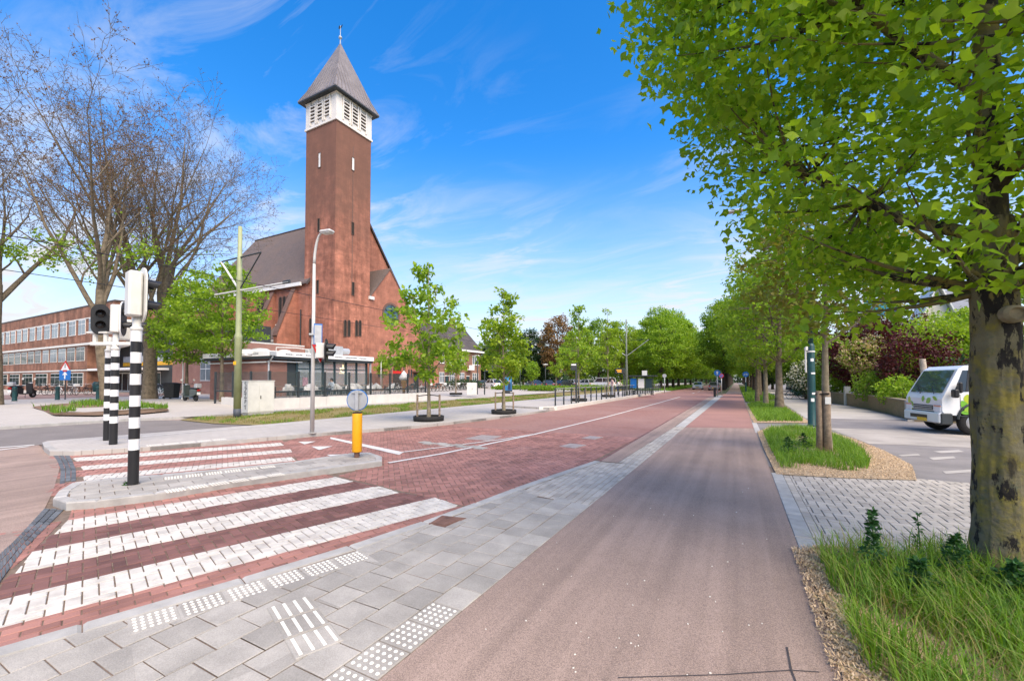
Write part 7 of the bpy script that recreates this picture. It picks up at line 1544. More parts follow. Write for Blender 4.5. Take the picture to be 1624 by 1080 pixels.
# chairs and tables on the terrace
def make_chair():
    t = thing('cafe_chair', 'x', 'chair', (0, 0, 0)); cm = mat('white_wicker', (0.68, 0.68, 0.66), 0.6, 0.08, 12)
    MB().cbox((0, 0, 0.45), (0.46, 0.46, 0.05), 0, 0.015).build('seat', cm, t)
    V = MB(); k = 10
    for j in range(k+1): a = math.pi*(-0.08+1.16*j/k); xx, yy = 0.27*math.cos(a), 0.05+0.25*math.sin(a); V.v += [(xx*0.92, yy*0.92, 0.46), (xx*1.02, yy*1.08+0.03, 0.66+0.22*max(0, math.sin(a)))]
    V.f = [(2*j, 2*j+2, 2*j+3, 2*j+1) for j in range(k)]; V.m = [0]*k; V.v += [(p[0]*0.93, p[1]*0.93-0.005, p[2]) for p in V.v[:]]; n2 = 2*(k+1); V.f += [(2*j+n2, 2*j+1+n2, 2*j+3+n2, 2*j+2+n2) for j in range(k)]+[(2*j+1, 2*j+3, 2*j+3+n2, 2*j+1+n2) for j in range(k)]; V.m = [0]*len(V.f); V.build('backrest', cm, t, True)
    for sx in (-1, 1):
        for sy in (-1, 1): MB().tube([(sx*0.20, sy*0.20, 0.44), (sx*0.23, sy*0.23, 0)], 0.014, 6).build('leg', MT['galv'], t)
    return t
def make_table():
    t = thing('cafe_table', 'x', 'table', (0, 0, 0)); MB().cbox((0, 0, 0.735), (0.68, 0.68, 0.03), 0, 0.01).build('table_top', MT['wood'], t); MB().tube([(0, 0, 0.03), (0, 0, 0.72)], 0.035, 8).build('column', MT['dark'], t); MB().lathe([(0.24, 0), (0.22, 0.03), (0.05, 0.05)], 14).build('foot', MT['dark'], t); return t
ch0, tb0 = make_chair(), make_table(); first_c = first_t = True
tabs = [(-24.1, 15.4), (-24.2, 17.0), (-24.3, 18.9), (-24.2, 20.7), (-24.3, 22.5), (-24.2, 24.3), (-25.9, 21.6), (-25.9, 23.6)]
ordn = ['first', 'second', 'third', 'fourth', 'fifth', 'sixth', 'seventh', 'eighth']
for i, (tx, ty) in enumerate(tabs):
    t = tb0 if first_t else copy_tree(tb0); first_t = False; t.location = (tx, ty, TER); t.rotation_euler[2] = 0.1*i; t['group'] = 'cafe terrace tables'
    where = 'in the front row, %s from the cabinet' % ordn[i] if i < 6 else 'in the back row, %s of two' % ('left' if i == 6 else 'right')
    t['label'] = 'small wooden terrace table '+where
    for j, (ox, oy, a) in enumerate(((0.08, -0.62, math.pi), (-0.05, 0.62, 0.0))):
        c = ch0 if first_c else copy_tree(ch0); first_c = False; c.location = (tx+ox, ty+oy, TER); c.rotation_euler[2] = a+random.uniform(-0.5, 0.5); c['group'] = 'white cafe chairs'; c['label'] = 'white chair %s of the terrace table %s' % ('left' if j == 0 else 'right', where)
# poster on the café glass
tag(MB().cbox((CX+0.04, PX(483.5, 607, CX)[0], 1.62), (0.012, 0.42, 0.62)).build('window_poster', mat('pink_poster', (0.62, 0.36, 0.42), 0.6, 0.35, 9)), 'pink printed poster on the dark cafe window', 'poster')
# ice-cream cone
x, y = -23.5, PX(640.5, 610, -23.5)[0]
ic = thing('ice_cream_cone', 'large ice cream cone figure behind the cafe fence', 'ice cream sign', (x, y, TER)); zt_ = HT(640, 588, x, y)-TER
MB().lathe([(0.20, 0), (0.20, 0.05), (0.06, 0.08)], 14).build('foot', MT['dark'], ic); MB().lathe([(0.10, 0.06), (0.13, zt_*0.25), (0.21, zt_*0.50), (0.27, zt_*0.60)], 16).build('wafer_cone', mat('wafer', (0.50, 0.26, 0.08), 0.7, 0.15, 20), ic, True)
MB().lathe([(0.28, zt_*0.60), (0.38, zt_*0.66), (0.36, zt_*0.74), (0.26, zt_*0.82), (0.17, zt_*0.90), (0.07, zt_*0.96), (0.01, zt_)], 16).build('whipped_top', MT['white'], ic, True)

# bollards, sign, bin on the left
for px, py, lab in ((23, 636, 'dark green bollard furthest left, near the parked motorbike'), (91, 634, 'dark green bollard under the blue arrow sign'), (155.5, 633.5, 'dark green bollard left of the banded signal poles')):
    x, y = G(px, py, 0.3); o = thing('bollard', lab, 'bollard', (x, y, 0.3), 0, 'dark green bollards'); MB().lathe([(0.15, 0), (0.13, 0.06), (0.12, 0.85), (0.13, 0.87), (0.13, 0.93), (0.05, 0.98)], 12).build('shaft', MT['green_post'], o, True); MB().lathe([(0.135, 0.70), (0.14, 0.72), (0.135, 0.74)], 12).build('collar', MT['dark'], o)
x, y = G(91, 634, 0.3); y += 0.4
ss = thing('school_sign', 'red triangle warning sign above a blue square with white arrow', 'sign', (x, y, 0.3)); Z = lambda py: HT(91, py, x, y)-0.3
MB().tube([(0, 0, 0), (0, 0, Z(573))], 0.035, 8).build('pole', MT['dark'], ss)
def fac(mb): return local_rot(mb, RIGHT)
c0, c1 = Z(585), Z(571.5); w_ = (c1-c0)*0.62
fac(MB().ext([(-w_, -0.05, c0), (w_, -0.05, c0), (0, -0.05, c1)], (0, 0.015, 0))).build('red_triangle', MT['red'], ss); fac(MB().ext([(-w_*0.62, -0.062, c0+0.12*(c1-c0)), (w_*0.62, -0.062, c0+0.12*(c1-c0)), (0, -0.062, c0+0.74*(c1-c0))], (0, 0.006, 0))).build('white_field', MT['white'], ss)
fac(MB().cbox((0, -0.066, c0+0.36*(c1-c0)), (0.05, 0.006, 0.28))).build('pictogram', MT['black'], ss)
fac(disc(MB(), (0, -0.055, Z(588)), 0.30, 0.015, 'y', 20)).build('round_sign', MT['white'], ss); fac(MB().cbox((0, -0.07, Z(588)), (0.30, 0.006, 0.12))).build('numerals', MT['red'], ss)
bz = (Z(598)+Z(588.5))/2; fac(MB().cbox((0, -0.055, Z(595)), (0.84, 0.02, 0.72), 0, 0.01)).build('blue_panel', MT['blue'], ss)
fac(MB().ext([(-0.05, -0.07, Z(595)-0.26), (0.05, -0.07, Z(595)-0.26), (0.05, -0.07, Z(595)+0.02), (0.2, -0.07, Z(595)+0.02), (0, -0.07, Z(595)+0.27), (-0.2, -0.07, Z(595)+0.02), (-0.05, -0.07, Z(595)+0.02)], (0, 0.006, 0))).build('white_arrow', MT['white'], ss)
lb = thing('litter_bin', 'green litter bin behind the blue arrow sign', 'litter bin', (x-0.8, y+2.0, 0.3)); MB().lathe([(0.06, 0), (0.06, 0.5), (0.26, 0.52), (0.30, 1.15), (0.2, 1.3)], 12).build('drum', MT['green_post'], lb, True); MB().lathe([(0.31, 1.10), (0.31, 1.15)], 12).build('rim', MT['dark'], lb)
x, y = G(272, 632.5, 0.3); wb_ = thing('wheelie_bin', 'black wheelie bin beside the wide bare tree', 'wheelie bin', (x, y, 0.3), RIGHT); wb_.scale = (0.86, 0.86, 0.95)
bm_ = MB(); B_ = [(-0.38, -0.32, 0.08), (0.40, -0.32, 0.08), (0.40, 0.32, 0.08), (-0.38, 0.32, 0.08), (-0.46, -0.40, 1.18), (0.50, -0.40, 1.18), (0.50, 0.40, 1.18), (-0.46, 0.40, 1.18)]; bm_.add(B_, [(0, 3, 2, 1), (4, 5, 6, 7), (0, 1, 5, 4), (1, 2, 6, 5), (2, 3, 7, 6), (3, 0, 4, 7)]); bm_.build('bin_body', MT['rubber'], wb_)
MB().ext([(-0.60, -0.44, 1.18), (0.54, -0.44, 1.18), (0.50, -0.44, 1.26), (-0.2, -0.44, 1.32), (-0.58, -0.44, 1.25)], (0, 0.88, 0)).build('lid', MT['rubber'], wb_)
for s in (-0.34, 0.34): disc(MB(), (-0.40, s, 0.12), 0.12, 0.06, 'y', 14).build('wheel', MT['rubber'], wb_)
MB().tube([(-0.58, -0.3, 1.2), (-0.66, -0.3, 1.16), (-0.66, 0.3, 1.16), (-0.58, 0.3, 1.2)], 0.02, 6).build('handle', MT['rubber'], wb_)

# railing, platform things
rl = thing('platform_railing', 'long charcoal post and rail fence along the platform kerb', 'railing', (-9.45, 23, 0.2)); BASE[rl.name] = (-9.45, 23, 0.2); k = 0
yy = 23.1
while yy < 62: wp(MB().lathe([(0.05, 0.20), (0.05, 1.24), (0.03, 1.26)], 8, (-9.45, yy, 0)), 'post', MT['dark'], rl); yy += 1.37
for z, m_ in ((1.22, 'galv'), (0.72, 'galv')): wp(MB().tube([(-9.45, 23.1, z), (-9.45, yy-1.37, z)], 0.022, 6), 'rail', MT[m_], rl)
def display_post(px, py, top_py, box, lab, z=0.2, faceR=True, lit=True):
    x, y = G(px, py, z); o = thing('information_display', lab, 'display', (x, y, z)); Zp = lambda q: HT(px, q, x, y)-z; d = math.hypot(x, y)
    MB().cbox((0, 0, Zp(top_py)/2), (0.12, 0.10, Zp(top_py)), RIGHT, 0.01).build('post', MT['dark'], o)
    s = d/FPX*0.88; w = (box[1]-box[0])*s; h = (box[3]-box[2])*s; cxx = ((box[0]+box[1])/2-px)*s; cz = Zp((box[2]+box[3])/2)
    local_rot(MB().cbox((cxx, -0.08, cz), (w, 0.12, h), 0, 0.02), RIGHT).build('display_case', MT['dark'], o)
    if lit: 
        for k in range(2): local_rot(MB().cbox((cxx-w*0.12+w*0.05*k, -0.145, cz+h*(0.16-0.3*k)), (w*(0.5-0.1*k), 0.006, h*0.12)), RIGHT).build('lit_text', mat('amber_led', (1.0, 0.42, 0.03), 0.5, 0, 1, emit=0.5), o)
    else: local_rot(MB().cbox((cxx, -0.145, cz+h*0.32), (w*0.85, 0.006, h*0.2)), RIGHT).build('stop_name', MT['white'], o)
    return o
display_post(768.5, 626, 581, (768, 784, 580, 590), 'tall information display with amber text on the square', 0.3)
display_post(914, 640, 576, (904, 914, 576, 588), 'dark stop sign panel on a post behind the railing', 0.2, lit=False)
display_post(990, 628.5, 584, (974, 991, 584, 593), 'information display with amber text on the platform', 0.2)
x, y = G(757, 625.5, 0.3); sq_l = thing('square_lamp', 'slim dark lamp with flat round head near the white cabinet', 'street lamp', (x, y, 0.3)); Hq = HT(757, 563, x, y)-0.3; MB().tube([(0, 0, 0), (0, 0, Hq-0.2)], 0.06, 8).build('pole', MT['dark'], sq_l, True); MB().lathe([(0.08, Hq-0.3), (0.42, Hq-0.12), (0.42, Hq-0.05), (0.05, Hq)], 14).build('lamp_head', MT['offwhite'], sq_l)
for px, py, t, lab in ((865, 618, 577, 'slim lamp with flat round head left of the stop panel'), (825, 619, 573, 'slim lamp with flat round head right of the advertising board')):
    x, y = G(px, py, 0.3); o = copy_tree(sq_l); s = (HT(px, t, x, y)-0.3)/Hq; o.location = (x, y, 0.3); o.scale = (s, s, s); o['label'] = lab
x, y = G(748.5, 626.5, 0.3); wc = thing('white_cabinet', 'small white cabinet at the end of the bicycle row', 'cabinet', (x, y, 0.3), RIGHT); Hc = HT(748, 607, x, y)-0.3; MB().cbox((0, 0, Hc/2), (0.95, 0.5, Hc), 0, 0.02).build('case', MT['offwhite'], wc); MB().cbox((0.2, -0.255, Hc/2), (0.5, 0.012, Hc*0.85)).build('door', MT['offwhite'], wc); MB().cbox((0.05, -0.265, Hc/2), (0.03, 0.02, 0.14)).build('handle', MT['black'], wc)
x, y = G(805, 624, 0.15); ab = thing('advertising_board', 'dark framed advertising board with blue poster by the second young tree', 'advertising board', (x, y, 0.1), RIGHT+0.15); s = math.hypot(x, y)/FPX*0.93
Wd, Hb = 16*s, 28*s; MB().cbox((0, 0, 0.25+Hb/2), (Wd, 0.18, Hb), 0, 0.02).build('frame', MT['dark'], ab); MB().cbox((0, 0, 0.14), (Wd*0.5, 0.14, 0.28)).build('foot', MT['dark'], ab)
pm_ = mat('blue_poster', (0.06, 0.30, 0.52), 0.3, 0.2, 0.7, col2=(0.02, 0.08, 0.22)); po = MB().cbox((0, -0.095, 0.25+Hb*0.52), (Wd*0.84, 0.012, Hb*0.86)).build('poster', pm_, ab)
MB().ext([(0.0, -0.105, 0.25+Hb*0.12), (Wd*0.32, -0.105, 0.25+Hb*0.12), (Wd*0.32, -0.105, 0.25+Hb*0.5), (Wd*0.22, -0.105, 0.25+Hb*0.62), (Wd*0.1, -0.105, 0.25+Hb*0.58), (Wd*0.04, -0.105, 0.25+Hb*0.4)], (0, 0.004, 0)).build('printed_figure', mat('navy_print', (0.015, 0.035, 0.10), 0.4), po); disc(MB(), (Wd*0.17, -0.106, 0.25+Hb*0.66), Wd*0.085, 0.004, 'y', 14).build('printed_head', MT['skin'], po)
# shelter
x, y = G(1017, 626.5, 0.2); sh = thing('stop_shelter', 'dark framed glass shelter with posters on the platform', 'shelter', (x, y, 0.2)); s = math.hypot(x, y)/FPX*0.93; Hs = 31*s
for dx in (-1.3, -0.45, 0.45, 1.3): MB().cbox((dx*0.9, 0, Hs/2), (0.09, 0.09, Hs), 0).build('post', MT['dark'], sh)
MB().cbox((0, 0.5, Hs), (2.9, 1.6, 0.12), 0, 0.02).build('roof', MT['dark'], sh)
for i, (dx, m_) in enumerate(((-0.85, 'blue'), (0.0, 'white'), (0.85, 'teal'))): MB().cbox((dx*0.92, 0.0, Hs*0.62), (0.62, 0.03, Hs*0.5)).build('poster', MT[m_], sh); MB().cbox((dx*0.92, 0, Hs*0.2), (0.70, 0.02, Hs*0.3)).build('lower_panel', MT['screen_glass'], sh)
MB().cbox((0, 0.6, 0.45), (2.2, 0.4, 0.05)).build('bench_seat', MT['wood'], sh)
for dx in (-0.9, 0.9): MB().cbox((dx, 0.6, 0.21), (0.08, 0.3, 0.42)).build('bench_leg', MT['dark'], sh)
MB().cbox((0.35, 0, Hs+0.3), (0.5, 0.06, 0.5)).build('stop_flag', MT['white'], sh)
# round signs along the road
def round_sign(px, py, cy, rpx, lab, face, z=0.0, back=False, pole='galv', mark=None):
    x, y = G(px, py, z); o = thing('round_sign', lab, 'sign', (x, y, z)); d = math.hypot(x, y); zc_ = HT(px, cy, x, y)-z; r = rpx*d/FPX*0.9; fr = math.atan2(y, x)-math.pi/2
    MB().tube([(0, 0, 0), (0, 0, zc_+r*0.9)], 0.045, 8).build('pole', MT[pole], o, True); local_rot(disc(MB(), (0, -0.07, zc_), r, 0.02, 'y', 22), fr).build('sign_face', MT[face], o)
    if mark: local_rot(mark(zc_, r), fr).build('symbol', MT['white'], o)
    return o
arrow = lambda z, r: MB().ext([(-0.13*r, -0.09, z-0.62*r), (0.13*r, -0.09, z-0.62*r), (0.13*r, -0.09, z+0.1*r), (0.42*r, -0.09, z+0.1*r), (0, -0.09, z+0.66*r), (-0.42*r, -0.09, z+0.1*r), (-0.13*r, -0.09, z+0.1*r)], (0, 0.005, 0))
def bikemark(z, r):
    mb = MB()
    for s in (-0.38, 0.38): mb.lathe([(0.28*r, -0.003), (0.28*r, 0.003), (0.18*r, 0.003), (0.18*r, -0.003)], 14, (s*r, -0.09, z-0.12*r), 'y', False)
    mb.tube([(-0.38*r, -0.09, z-0.12*r), (-0.1*r, -0.09, z+0.25*r), (0.25*r, -0.09, z+0.25*r), (0.38*r, -0.09, z-0.12*r)], 0.05*r, 5); return mb
round_sign(1054, 623.5, 596, 3.2, 'round grey sign seen from behind at the end of the platform', 'galv', 0.2)
round_sign(1138, 629.5, 591.5, 4.7, 'blue round sign with white arrow between road and cycle path', 'blue', mark=arrow)
np_ = round_sign(1144.5, 626, 596, 3.4, 'pink and blue no parking sign just behind the blue arrow sign', 'red'); 
for c in list(np_.children):
    if c.name.startswith('sign_face'): disc_o = c
x, y = np_.location[0], np_.location[1]; d = math.hypot(x, y); zc_ = HT(1144.5, 596, x, y); fr = math.atan2(y, x)-math.pi/2; rr_ = 3.4*d/FPX*0.9
local_rot(disc(MB(), (0, -0.085, zc_), rr_*0.74, 0.01, 'y', 20), fr).build('blue_field', MT['blue'], np_); local_rot(MB().ext([(-0.6*rr_, -0.098, zc_+0.42*rr_), (-0.42*rr_, -0.098, zc_+0.6*rr_), (0.6*rr_, -0.098, zc_-0.42*rr_), (0.42*rr_, -0.098, zc_-0.6*rr_)], (0, 0.006, 0)), fr).build('red_bar', MT['red'], np_)
bs_ = round_sign(1183, 625.5, 593.5, 4.3, 'blue round cycle path sign in the grass bed', 'blue', mark=bikemark)
MB().tube([(0, 0, 0), (0, 0, 1.5)], 0.09, 8).build('pole_sleeve', MT['green_post'], bs_)
x, y = G(1134.5, 629.5); o = thing('marker_bollard', 'short black bollard at the foot of the blue arrow sign', 'bollard', (x-0.05, y, 0)); MB().cbox((0, 0, 0.45), (0.22, 0.22, 0.9), 0, 0.03).build('shaft', MT['black'], o); MB().cbox((0, 0, 0.93), (0.26, 0.26, 0.06), 0, 0.02).build('cap', MT['dark'], o)
# flag beyond the gardens
x, y = AT(1371, 42); fl = thing('flag', 'blue and green flag on a white pole above the gardens', 'flag', (x, y, 0)); zf = HT(1371, 470, x, y); MB().tube([(0, 0, 0), (0, 0, zf)], 0.05, 8).build('pole', MT['white'], fl, True)
V = MB(); nx_, nz_ = 14, 6; Lf, Hf = 3.0, 1.5
for i in range(nx_+1):
    for j in range(nz_+1): u = i/nx_; v = j/nz_; V.v.append((u*Lf*ca+0.18*math.sin(u*9)*-sa, u*Lf*sa+0.18*math.sin(u*9)*ca, zf-0.1-v*Hf*(1-0.35*u)-0.55*u*u*Hf))
for i in range(nx_):
    for j in range(nz_): a = i*(nz_+1)+j; V.f.append((a, a+nz_+1, a+nz_+2, a+1)); V.m.append(0 if i < 9 else 1 if j < 4 else 2)
V.build('flag_cloth', [mat('flag_green_blue', (0.01, 0.25, 0.30), 0.7, 0.3, 1.0, col2=(0.02, 0.12, 0.38)), mat('flag_navy', (0.02, 0.05, 0.22), 0.7), mat('flag_orange', (0.6, 0.15, 0.05), 0.7)], fl, True)
# ================================================================== VEHICLES, BICYCLES, PEOPLE
paint = lambda n, c: mat(n, c, 0.3, 0.03, 1.0, spec=0.5, coat=0.6)
PW, PG, PB, PS, PBL = paint('car_white', (0.72, 0.72, 0.71)), paint('car_grey', (0.16, 0.17, 0.18)), paint('car_black', (0.018, 0.020, 0.022)), paint('car_silver', (0.45, 0.46, 0.47)), paint('car_blue', (0.05, 0.08, 0.13))
carglass = glass_mat('car_glass', (0.025, 0.032, 0.036), 0.05)
headl = mat('headlight', (0.75, 0.76, 0.76), 0.15, 0.03, 9, spec=0.8); taill = mat('taillight', (0.40, 0.015, 0.012), 0.25, 0.05, 9)
plate_m = mat('yellow_plate', (0.80, 0.50, 0.03), 0.5, 0.05, 9); rim_m = mat('alloy', (0.42, 0.42, 0.42), 0.35, 0.1, 9, metal=0.6)
def wheel(parent, c, r, w, name='wheel'):
    t = MB().lathe([(r*0.62, -w/2), (r*0.94, -w/2), (r, -w*0.3), (r, w*0.3), (r*0.94, w/2), (r*0.62, w/2), (r*0.62, -w/2)], 22, c, 'y', False).build(name, MT['rubber'], parent, True)
    MB().lathe([(r*0.63, -w*0.4), (r*0.5, -w*0.46), (r*0.42, -w*0.3), (r*0.18, -w*0.34), (r*0.14, -w*0.5), (0.01, -w*0.5)], 18, c, 'y', True).build('rim', rim_m, t, False)
    MB().lathe([(r*0.63, w*0.4), (r*0.5, w*0.46), (r*0.42, w*0.3), (r*0.18, w*0.34), (r*0.14, w*0.5), (0.01, w*0.5)], 18, c, 'y', True).build('rim', rim_m, t, False); return t
def make_car(name, label, m, kind='hatch', group=None):
    o = thing(name, label, 'car' if kind != 'van' else 'van', (0, 0, 0), 0, group)
    if kind == 'van':
        L = [(2.35, 0.35, 0.85, 0.80), (2.2, 0.25, 1.0, 0.90), (1.6, 0.22, 1.15, 0.95), (0.4, 0.22, 1.15, 0.96), (-2.0, 0.22, 1.15, 0.96), (-2.35, 0.3, 1.12, 0.92)]; Cb = [(1.55, 1.15), (0.85, 1.92), (-2.1, 1.95), (-2.32, 1.12)]; hr = 0.80
    elif kind == 'suv':
        L = [(2.2, 0.38, 0.75, 0.74), (2.1, 0.26, 0.92, 0.86), (1.1, 0.24, 1.02, 0.92), (-1.6, 0.24, 1.05, 0.92), (-2.15, 0.34, 1.0, 0.86)]; Cb = [(1.05, 1.02), (0.35, 1.62), (-1.45, 1.64), (-2.05, 1.02)]; hr = 0.68
    else:
        L = [(2.1, 0.35, 0.62, 0.70), (2.0, 0.22, 0.78, 0.83), (1.0, 0.20, 0.92, 0.88), (-1.5, 0.20, 0.95, 0.88), (-2.05, 0.32, 0.88, 0.80)]; Cb = [(1.0, 0.92), (0.15, 1.44), (-1.25, 1.45), (-1.9, 0.93)]; hr = 0.62
    mb = MB(); ring = []
    for x, zb, zt_, hw in L: ring.append([(x, -hw*0.94, zb), (x, -hw, zb+(zt_-zb)*0.45), (x, -hw*0.94, zt_-0.05), (x, -hw*0.8, zt_), (x, hw*0.8, zt_), (x, hw*0.94, zt_-0.05), (x, hw, zb+(zt_-zb)*0.45), (x, hw*0.94, zb)])
    n = 8
    for a, b in zip(ring, ring[1:]): mb.add(a+b, [(i, (i+1) % n, n+(i+1) % n, n+i) for i in range(n)])
    mb.poly(ring[0]); mb.poly(ring[-1][::-1]); body = mb.build('body', m, o)
    hwb = L[2][3]*0.90; g = MB(); P4 = [(Cb[0][0], hwb, Cb[0][1]-0.01), (Cb[1][0], hr, Cb[1][1]-0.05), (Cb[2][0], hr, Cb[2][1]-0.05), (Cb[3][0], hwb, Cb[3][1]-0.01)]
    A_ = [(x, -h, z) for x, h, z in P4]; B_ = [(x, h, z) for x, h, z in P4]; g.add(A_+B_, [(0, 1, 2, 3), (7, 6, 5, 4), (0, 4, 5, 1), (1, 5, 6, 2), (2, 6, 7, 3)]); g.build('windows', carglass, o)
    rf = MB(); r4 = [(Cb[1][0]+0.05, hr), (Cb[2][0]-0.05, hr)]; rf.add([(r4[0][0], -hr, Cb[1][1]-0.055), (r4[0][0], hr, Cb[1][1]-0.055), (r4[1][0], hr, Cb[2][1]-0.055), (r4[1][0], -hr, Cb[2][1]-0.055), (r4[0][0]-0.1, -hr*0.9, Cb[1][1]), (r4[0][0]-0.1, hr*0.9, Cb[1][1]), (r4[1][0]+0.1, hr*0.9, Cb[2][1]), (r4[1][0]+0.1, -hr*0.9, Cb[2][1])], [(4, 5, 6, 7), (0, 1, 5, 4), (1, 2, 6, 5), (2, 3, 7, 6), (3, 0, 4, 7)]); rf.build('roof', m, o)
    for s in (-1, 1):
        for t in (0, 3):
            pass
        for (xa, ha, za), (xb, hb, zb) in ((P4[0], P4[1]), (P4[2], P4[3])): MB().tube([(xa, s*(ha+0.004), za), (xb, s*(hb+0.004), zb)], 0.04, 5).build('pillar', m, o)
        xm = (Cb[1][0]+Cb[2][0])/2; MB().tube([(xm, s*(hwb+0.004), Cb[0][1]), (xm-0.05, s*(hr+0.004), Cb[1][1]-0.05)], 0.04, 5).build('pillar', m, o)
        x0 = L[0][0]; MB().cbox((x0-0.06, s*L[1][3]*0.72, L[1][2]-0.14), (0.14, 0.30, 0.13), 0, 0.02).build('headlight', headl, o); xr_ = L[-1][0]; MB().cbox((xr_+0.03, s*L[-1][3]*0.80, L[-1][2]-0.16), (0.10, 0.20, 0.22), 0, 0.02).build('taillight', taill, o)
        MB().cbox((Cb[0][0]-0.15, s*(L[2][3]+0.10), Cb[0][1]+0.06), (0.10, 0.18, 0.12), 0, 0.02).build('mirror', m, o)
        r = 0.34 if kind == 'hatch' else 0.37
        for x in (L[0][0]-0.78, L[-1][0]+0.72): wheel(o, (x, s*(L[2][3]-0.10), r), r, 0.2)
    for x, sg in ((L[0][0]+0.005, 1), (L[-1][0]-0.005, -1)): MB().cbox((x, 0, 0.46), (0.02, 0.5, 0.11)).build('number_plate', plate_m, o)
    MB().cbox((L[0][0]+0.002, 0, 0.60), (0.02, 0.8, 0.10)).build('grille', MT['black'], o)
    return o
def put(o, x, y, z, rz, label, group): o.location = (x, y, z); o.rotation_euler[2] = rz; o['label'] = label; o['group'] = group
x, y = G(1107, 617.5); c = make_car('car', 'white car driving towards the camera far down the road', PW); put(c, x, y, 0.0, -math.pi/2, 'white car driving towards the camera far down the road', 'cars on the road')
x, y = G(1132, 619); c = make_car('car', 'x', PG); put(c, x+0.1, y, 0.0, math.pi/2, 'grey car seen from behind far down the road', 'cars on the road')
x, y = AT(1147, 110); c = make_car('car', 'x', PW, 'van'); put(c, x-0.6, y, 0.0, math.pi/2, 'white van parked under the trees far down the road', 'cars on the road')
protoC1 = {}
for i, (px, d, k, m, rz, lab) in enumerate([(781, 74, 'suv', PW, 2.6, 'white car parked right of the slim lamp, left end of the row'), (762, 80, 'hatch', PG, 2.5, 'grey parked car behind the white cabinet'), (846, 78, 'hatch', PBL, 2.5, 'dark blue estate parked left of the round headed tree'), (868, 82, 'hatch', PBL, 2.2, 'second dark blue car, close to the round headed tree'), (896, 76, 'hatch', PB, 1.2, 'black car parked behind the stop panel'), (909, 84, 'suv', PS, 2.4, 'silver car parked behind the black one'), (930, 82, 'suv', PS, 2.5, 'silver car parked left of the white van'), (957, 80, 'van', PW, 2.6, 'white minibus parked behind the platform'), (990, 86, 'hatch', PW, 2.5, 'white car parked behind the platform display')]):
    x, y = AT(px, d); c = make_car('parked_car' if k != 'van' else 'parked_van', lab, m, k); put(c, x, y, 0.3, rz, lab, 'cars parked behind the square')
# ------------------------------------------------------------------ light truck with leaf graphics
TA = math.atan2(0.16, 0.987)
tk = thing('light_truck', 'white cab-over truck with green leaf graphics parked by the garden wall', 'truck', (5.66, 18.02, 0.0), TA)
tw = paint('truck_white', (0.76, 0.77, 0.76)); Wt = 2.0
mb = MB(); low = [(0.06, 0.62), (0.0, 0.75), (0.0, 1.12), (0.06, 1.26), (1.78, 1.30), (1.78, 0.62), (1.18, 0.62), (1.14, 0.80), (1.0, 0.93), (0.82, 0.98), (0.62, 0.93), (0.48, 0.80), (0.44, 0.62)]
mb.ext([(x, 0, z) for x, z in low], (0, Wt, 0)); mb.build('cab_lower', tw, tk)
U0 = [(0.06, 1.26), (0.46, 2.06), (0.62, 2.17), (1.74, 2.17), (1.78, 1.30)]
up_ = MB(); ins = lambda z: 0.11*max(0, (z-1.28)/0.9); A_ = [(x, ins(z), z) for x, z in U0]; B_ = [(x, Wt-ins(z), z) for x, z in U0]; n = len(U0); up_.add(A_+B_, [tuple(range(n)), tuple(range(2*n-1, n-1, -1))]+[(i, (i+1) % n, n+(i+1) % n, n+i) for i in range(n)]); up_.build('cab_upper', tw, tk)
def wsp(y, t): x = 0.06+0.40*t; z = 1.26+0.80*t; return (x-0.012, y, z+0.006)
g = MB(); g.ext([wsp(0.13, 0.06), wsp(Wt-0.13, 0.06), wsp(Wt-0.20, 0.95), wsp(0.20, 0.95)], (-0.006, 0, 0.003)); g.build('windscreen', glass_mat('windscreen_glass', (0.05, 0.085, 0.07), 0.04), tk)
def side(x, z, off=-0.006): return (x, ins(z)+off, z)
sw = [(0.30, 1.33), (1.70, 1.46), (1.68, 2.02), (0.56, 2.02)]; MB().ext([side(*p) for p in sw], (0, -0.006, 0)).build('side_window', carglass, tk)
MB().ext([side(0.58, 1.37, -0.014), side(0.62, 1.37, -0.014), side(0.72, 2.0, -0.014), side(0.68, 2.0, -0.014)], (0, -0.006, 0)).build('window_divider', MT['black'], tk)
MB().cbox((0.03, Wt/2, 0.52), (0.22, Wt+0.02, 0.34), 0, 0.04).build('bumper', tw, tk); MB().cbox((0.10, 0.10, 0.50), (0.30, 0.26, 0.36), 0, 0.03).build('bumper_corner', MT['dark'], tk); MB().cbox((0.10, Wt-0.10, 0.50), (0.30, 0.26, 0.36), 0, 0.03).build('bumper_corner', MT['dark'], tk)
MB().cbox((-0.085, Wt*0.55, 0.52), (0.02, 0.95, 0.12), 0, 0.01).build('bumper_grille', MT['black'], tk); MB().cbox((-0.09, Wt*0.45, 0.43), (0.02, 0.52, 0.11)).build('number_plate', plate_m, tk); MB().cbox((-0.055, 0.22, 0.50), (0.02, 0.13, 0.12), 0, 0.01).build('fog_lamp', headl, tk); MB().cbox((-0.055, Wt-0.22, 0.50), (0.02, 0.13, 0.12), 0, 0.01).build('fog_lamp', headl, tk)
for y0 in (0.20, Wt-0.20): MB().cbox((0.0, y0, 0.80), (0.06, 0.36, 0.27), 0, 0.03).build('headlight', headl, tk); MB().cbox((-0.025, y0, 0.895), (0.03, 0.34, 0.05), 0, 0.01).build('indicator', mat('amber', (0.7, 0.3, 0.2), 0.3), tk)
MB().cbox((-0.005, Wt/2, 0.83), (0.02, 1.08, 0.15), 0, 0.01).build('grille', MT['dark'], tk); MB().cbox((-0.005, Wt/2, 0.695), (0.02, 1.9, 0.03)).build('grille_gap', MT['black'], tk)
for z in (0.80, 0.86): MB().cbox((-0.018, Wt/2, z), (0.02, 1.04, 0.025)).build('grille_slat', MT['galv'], tk)
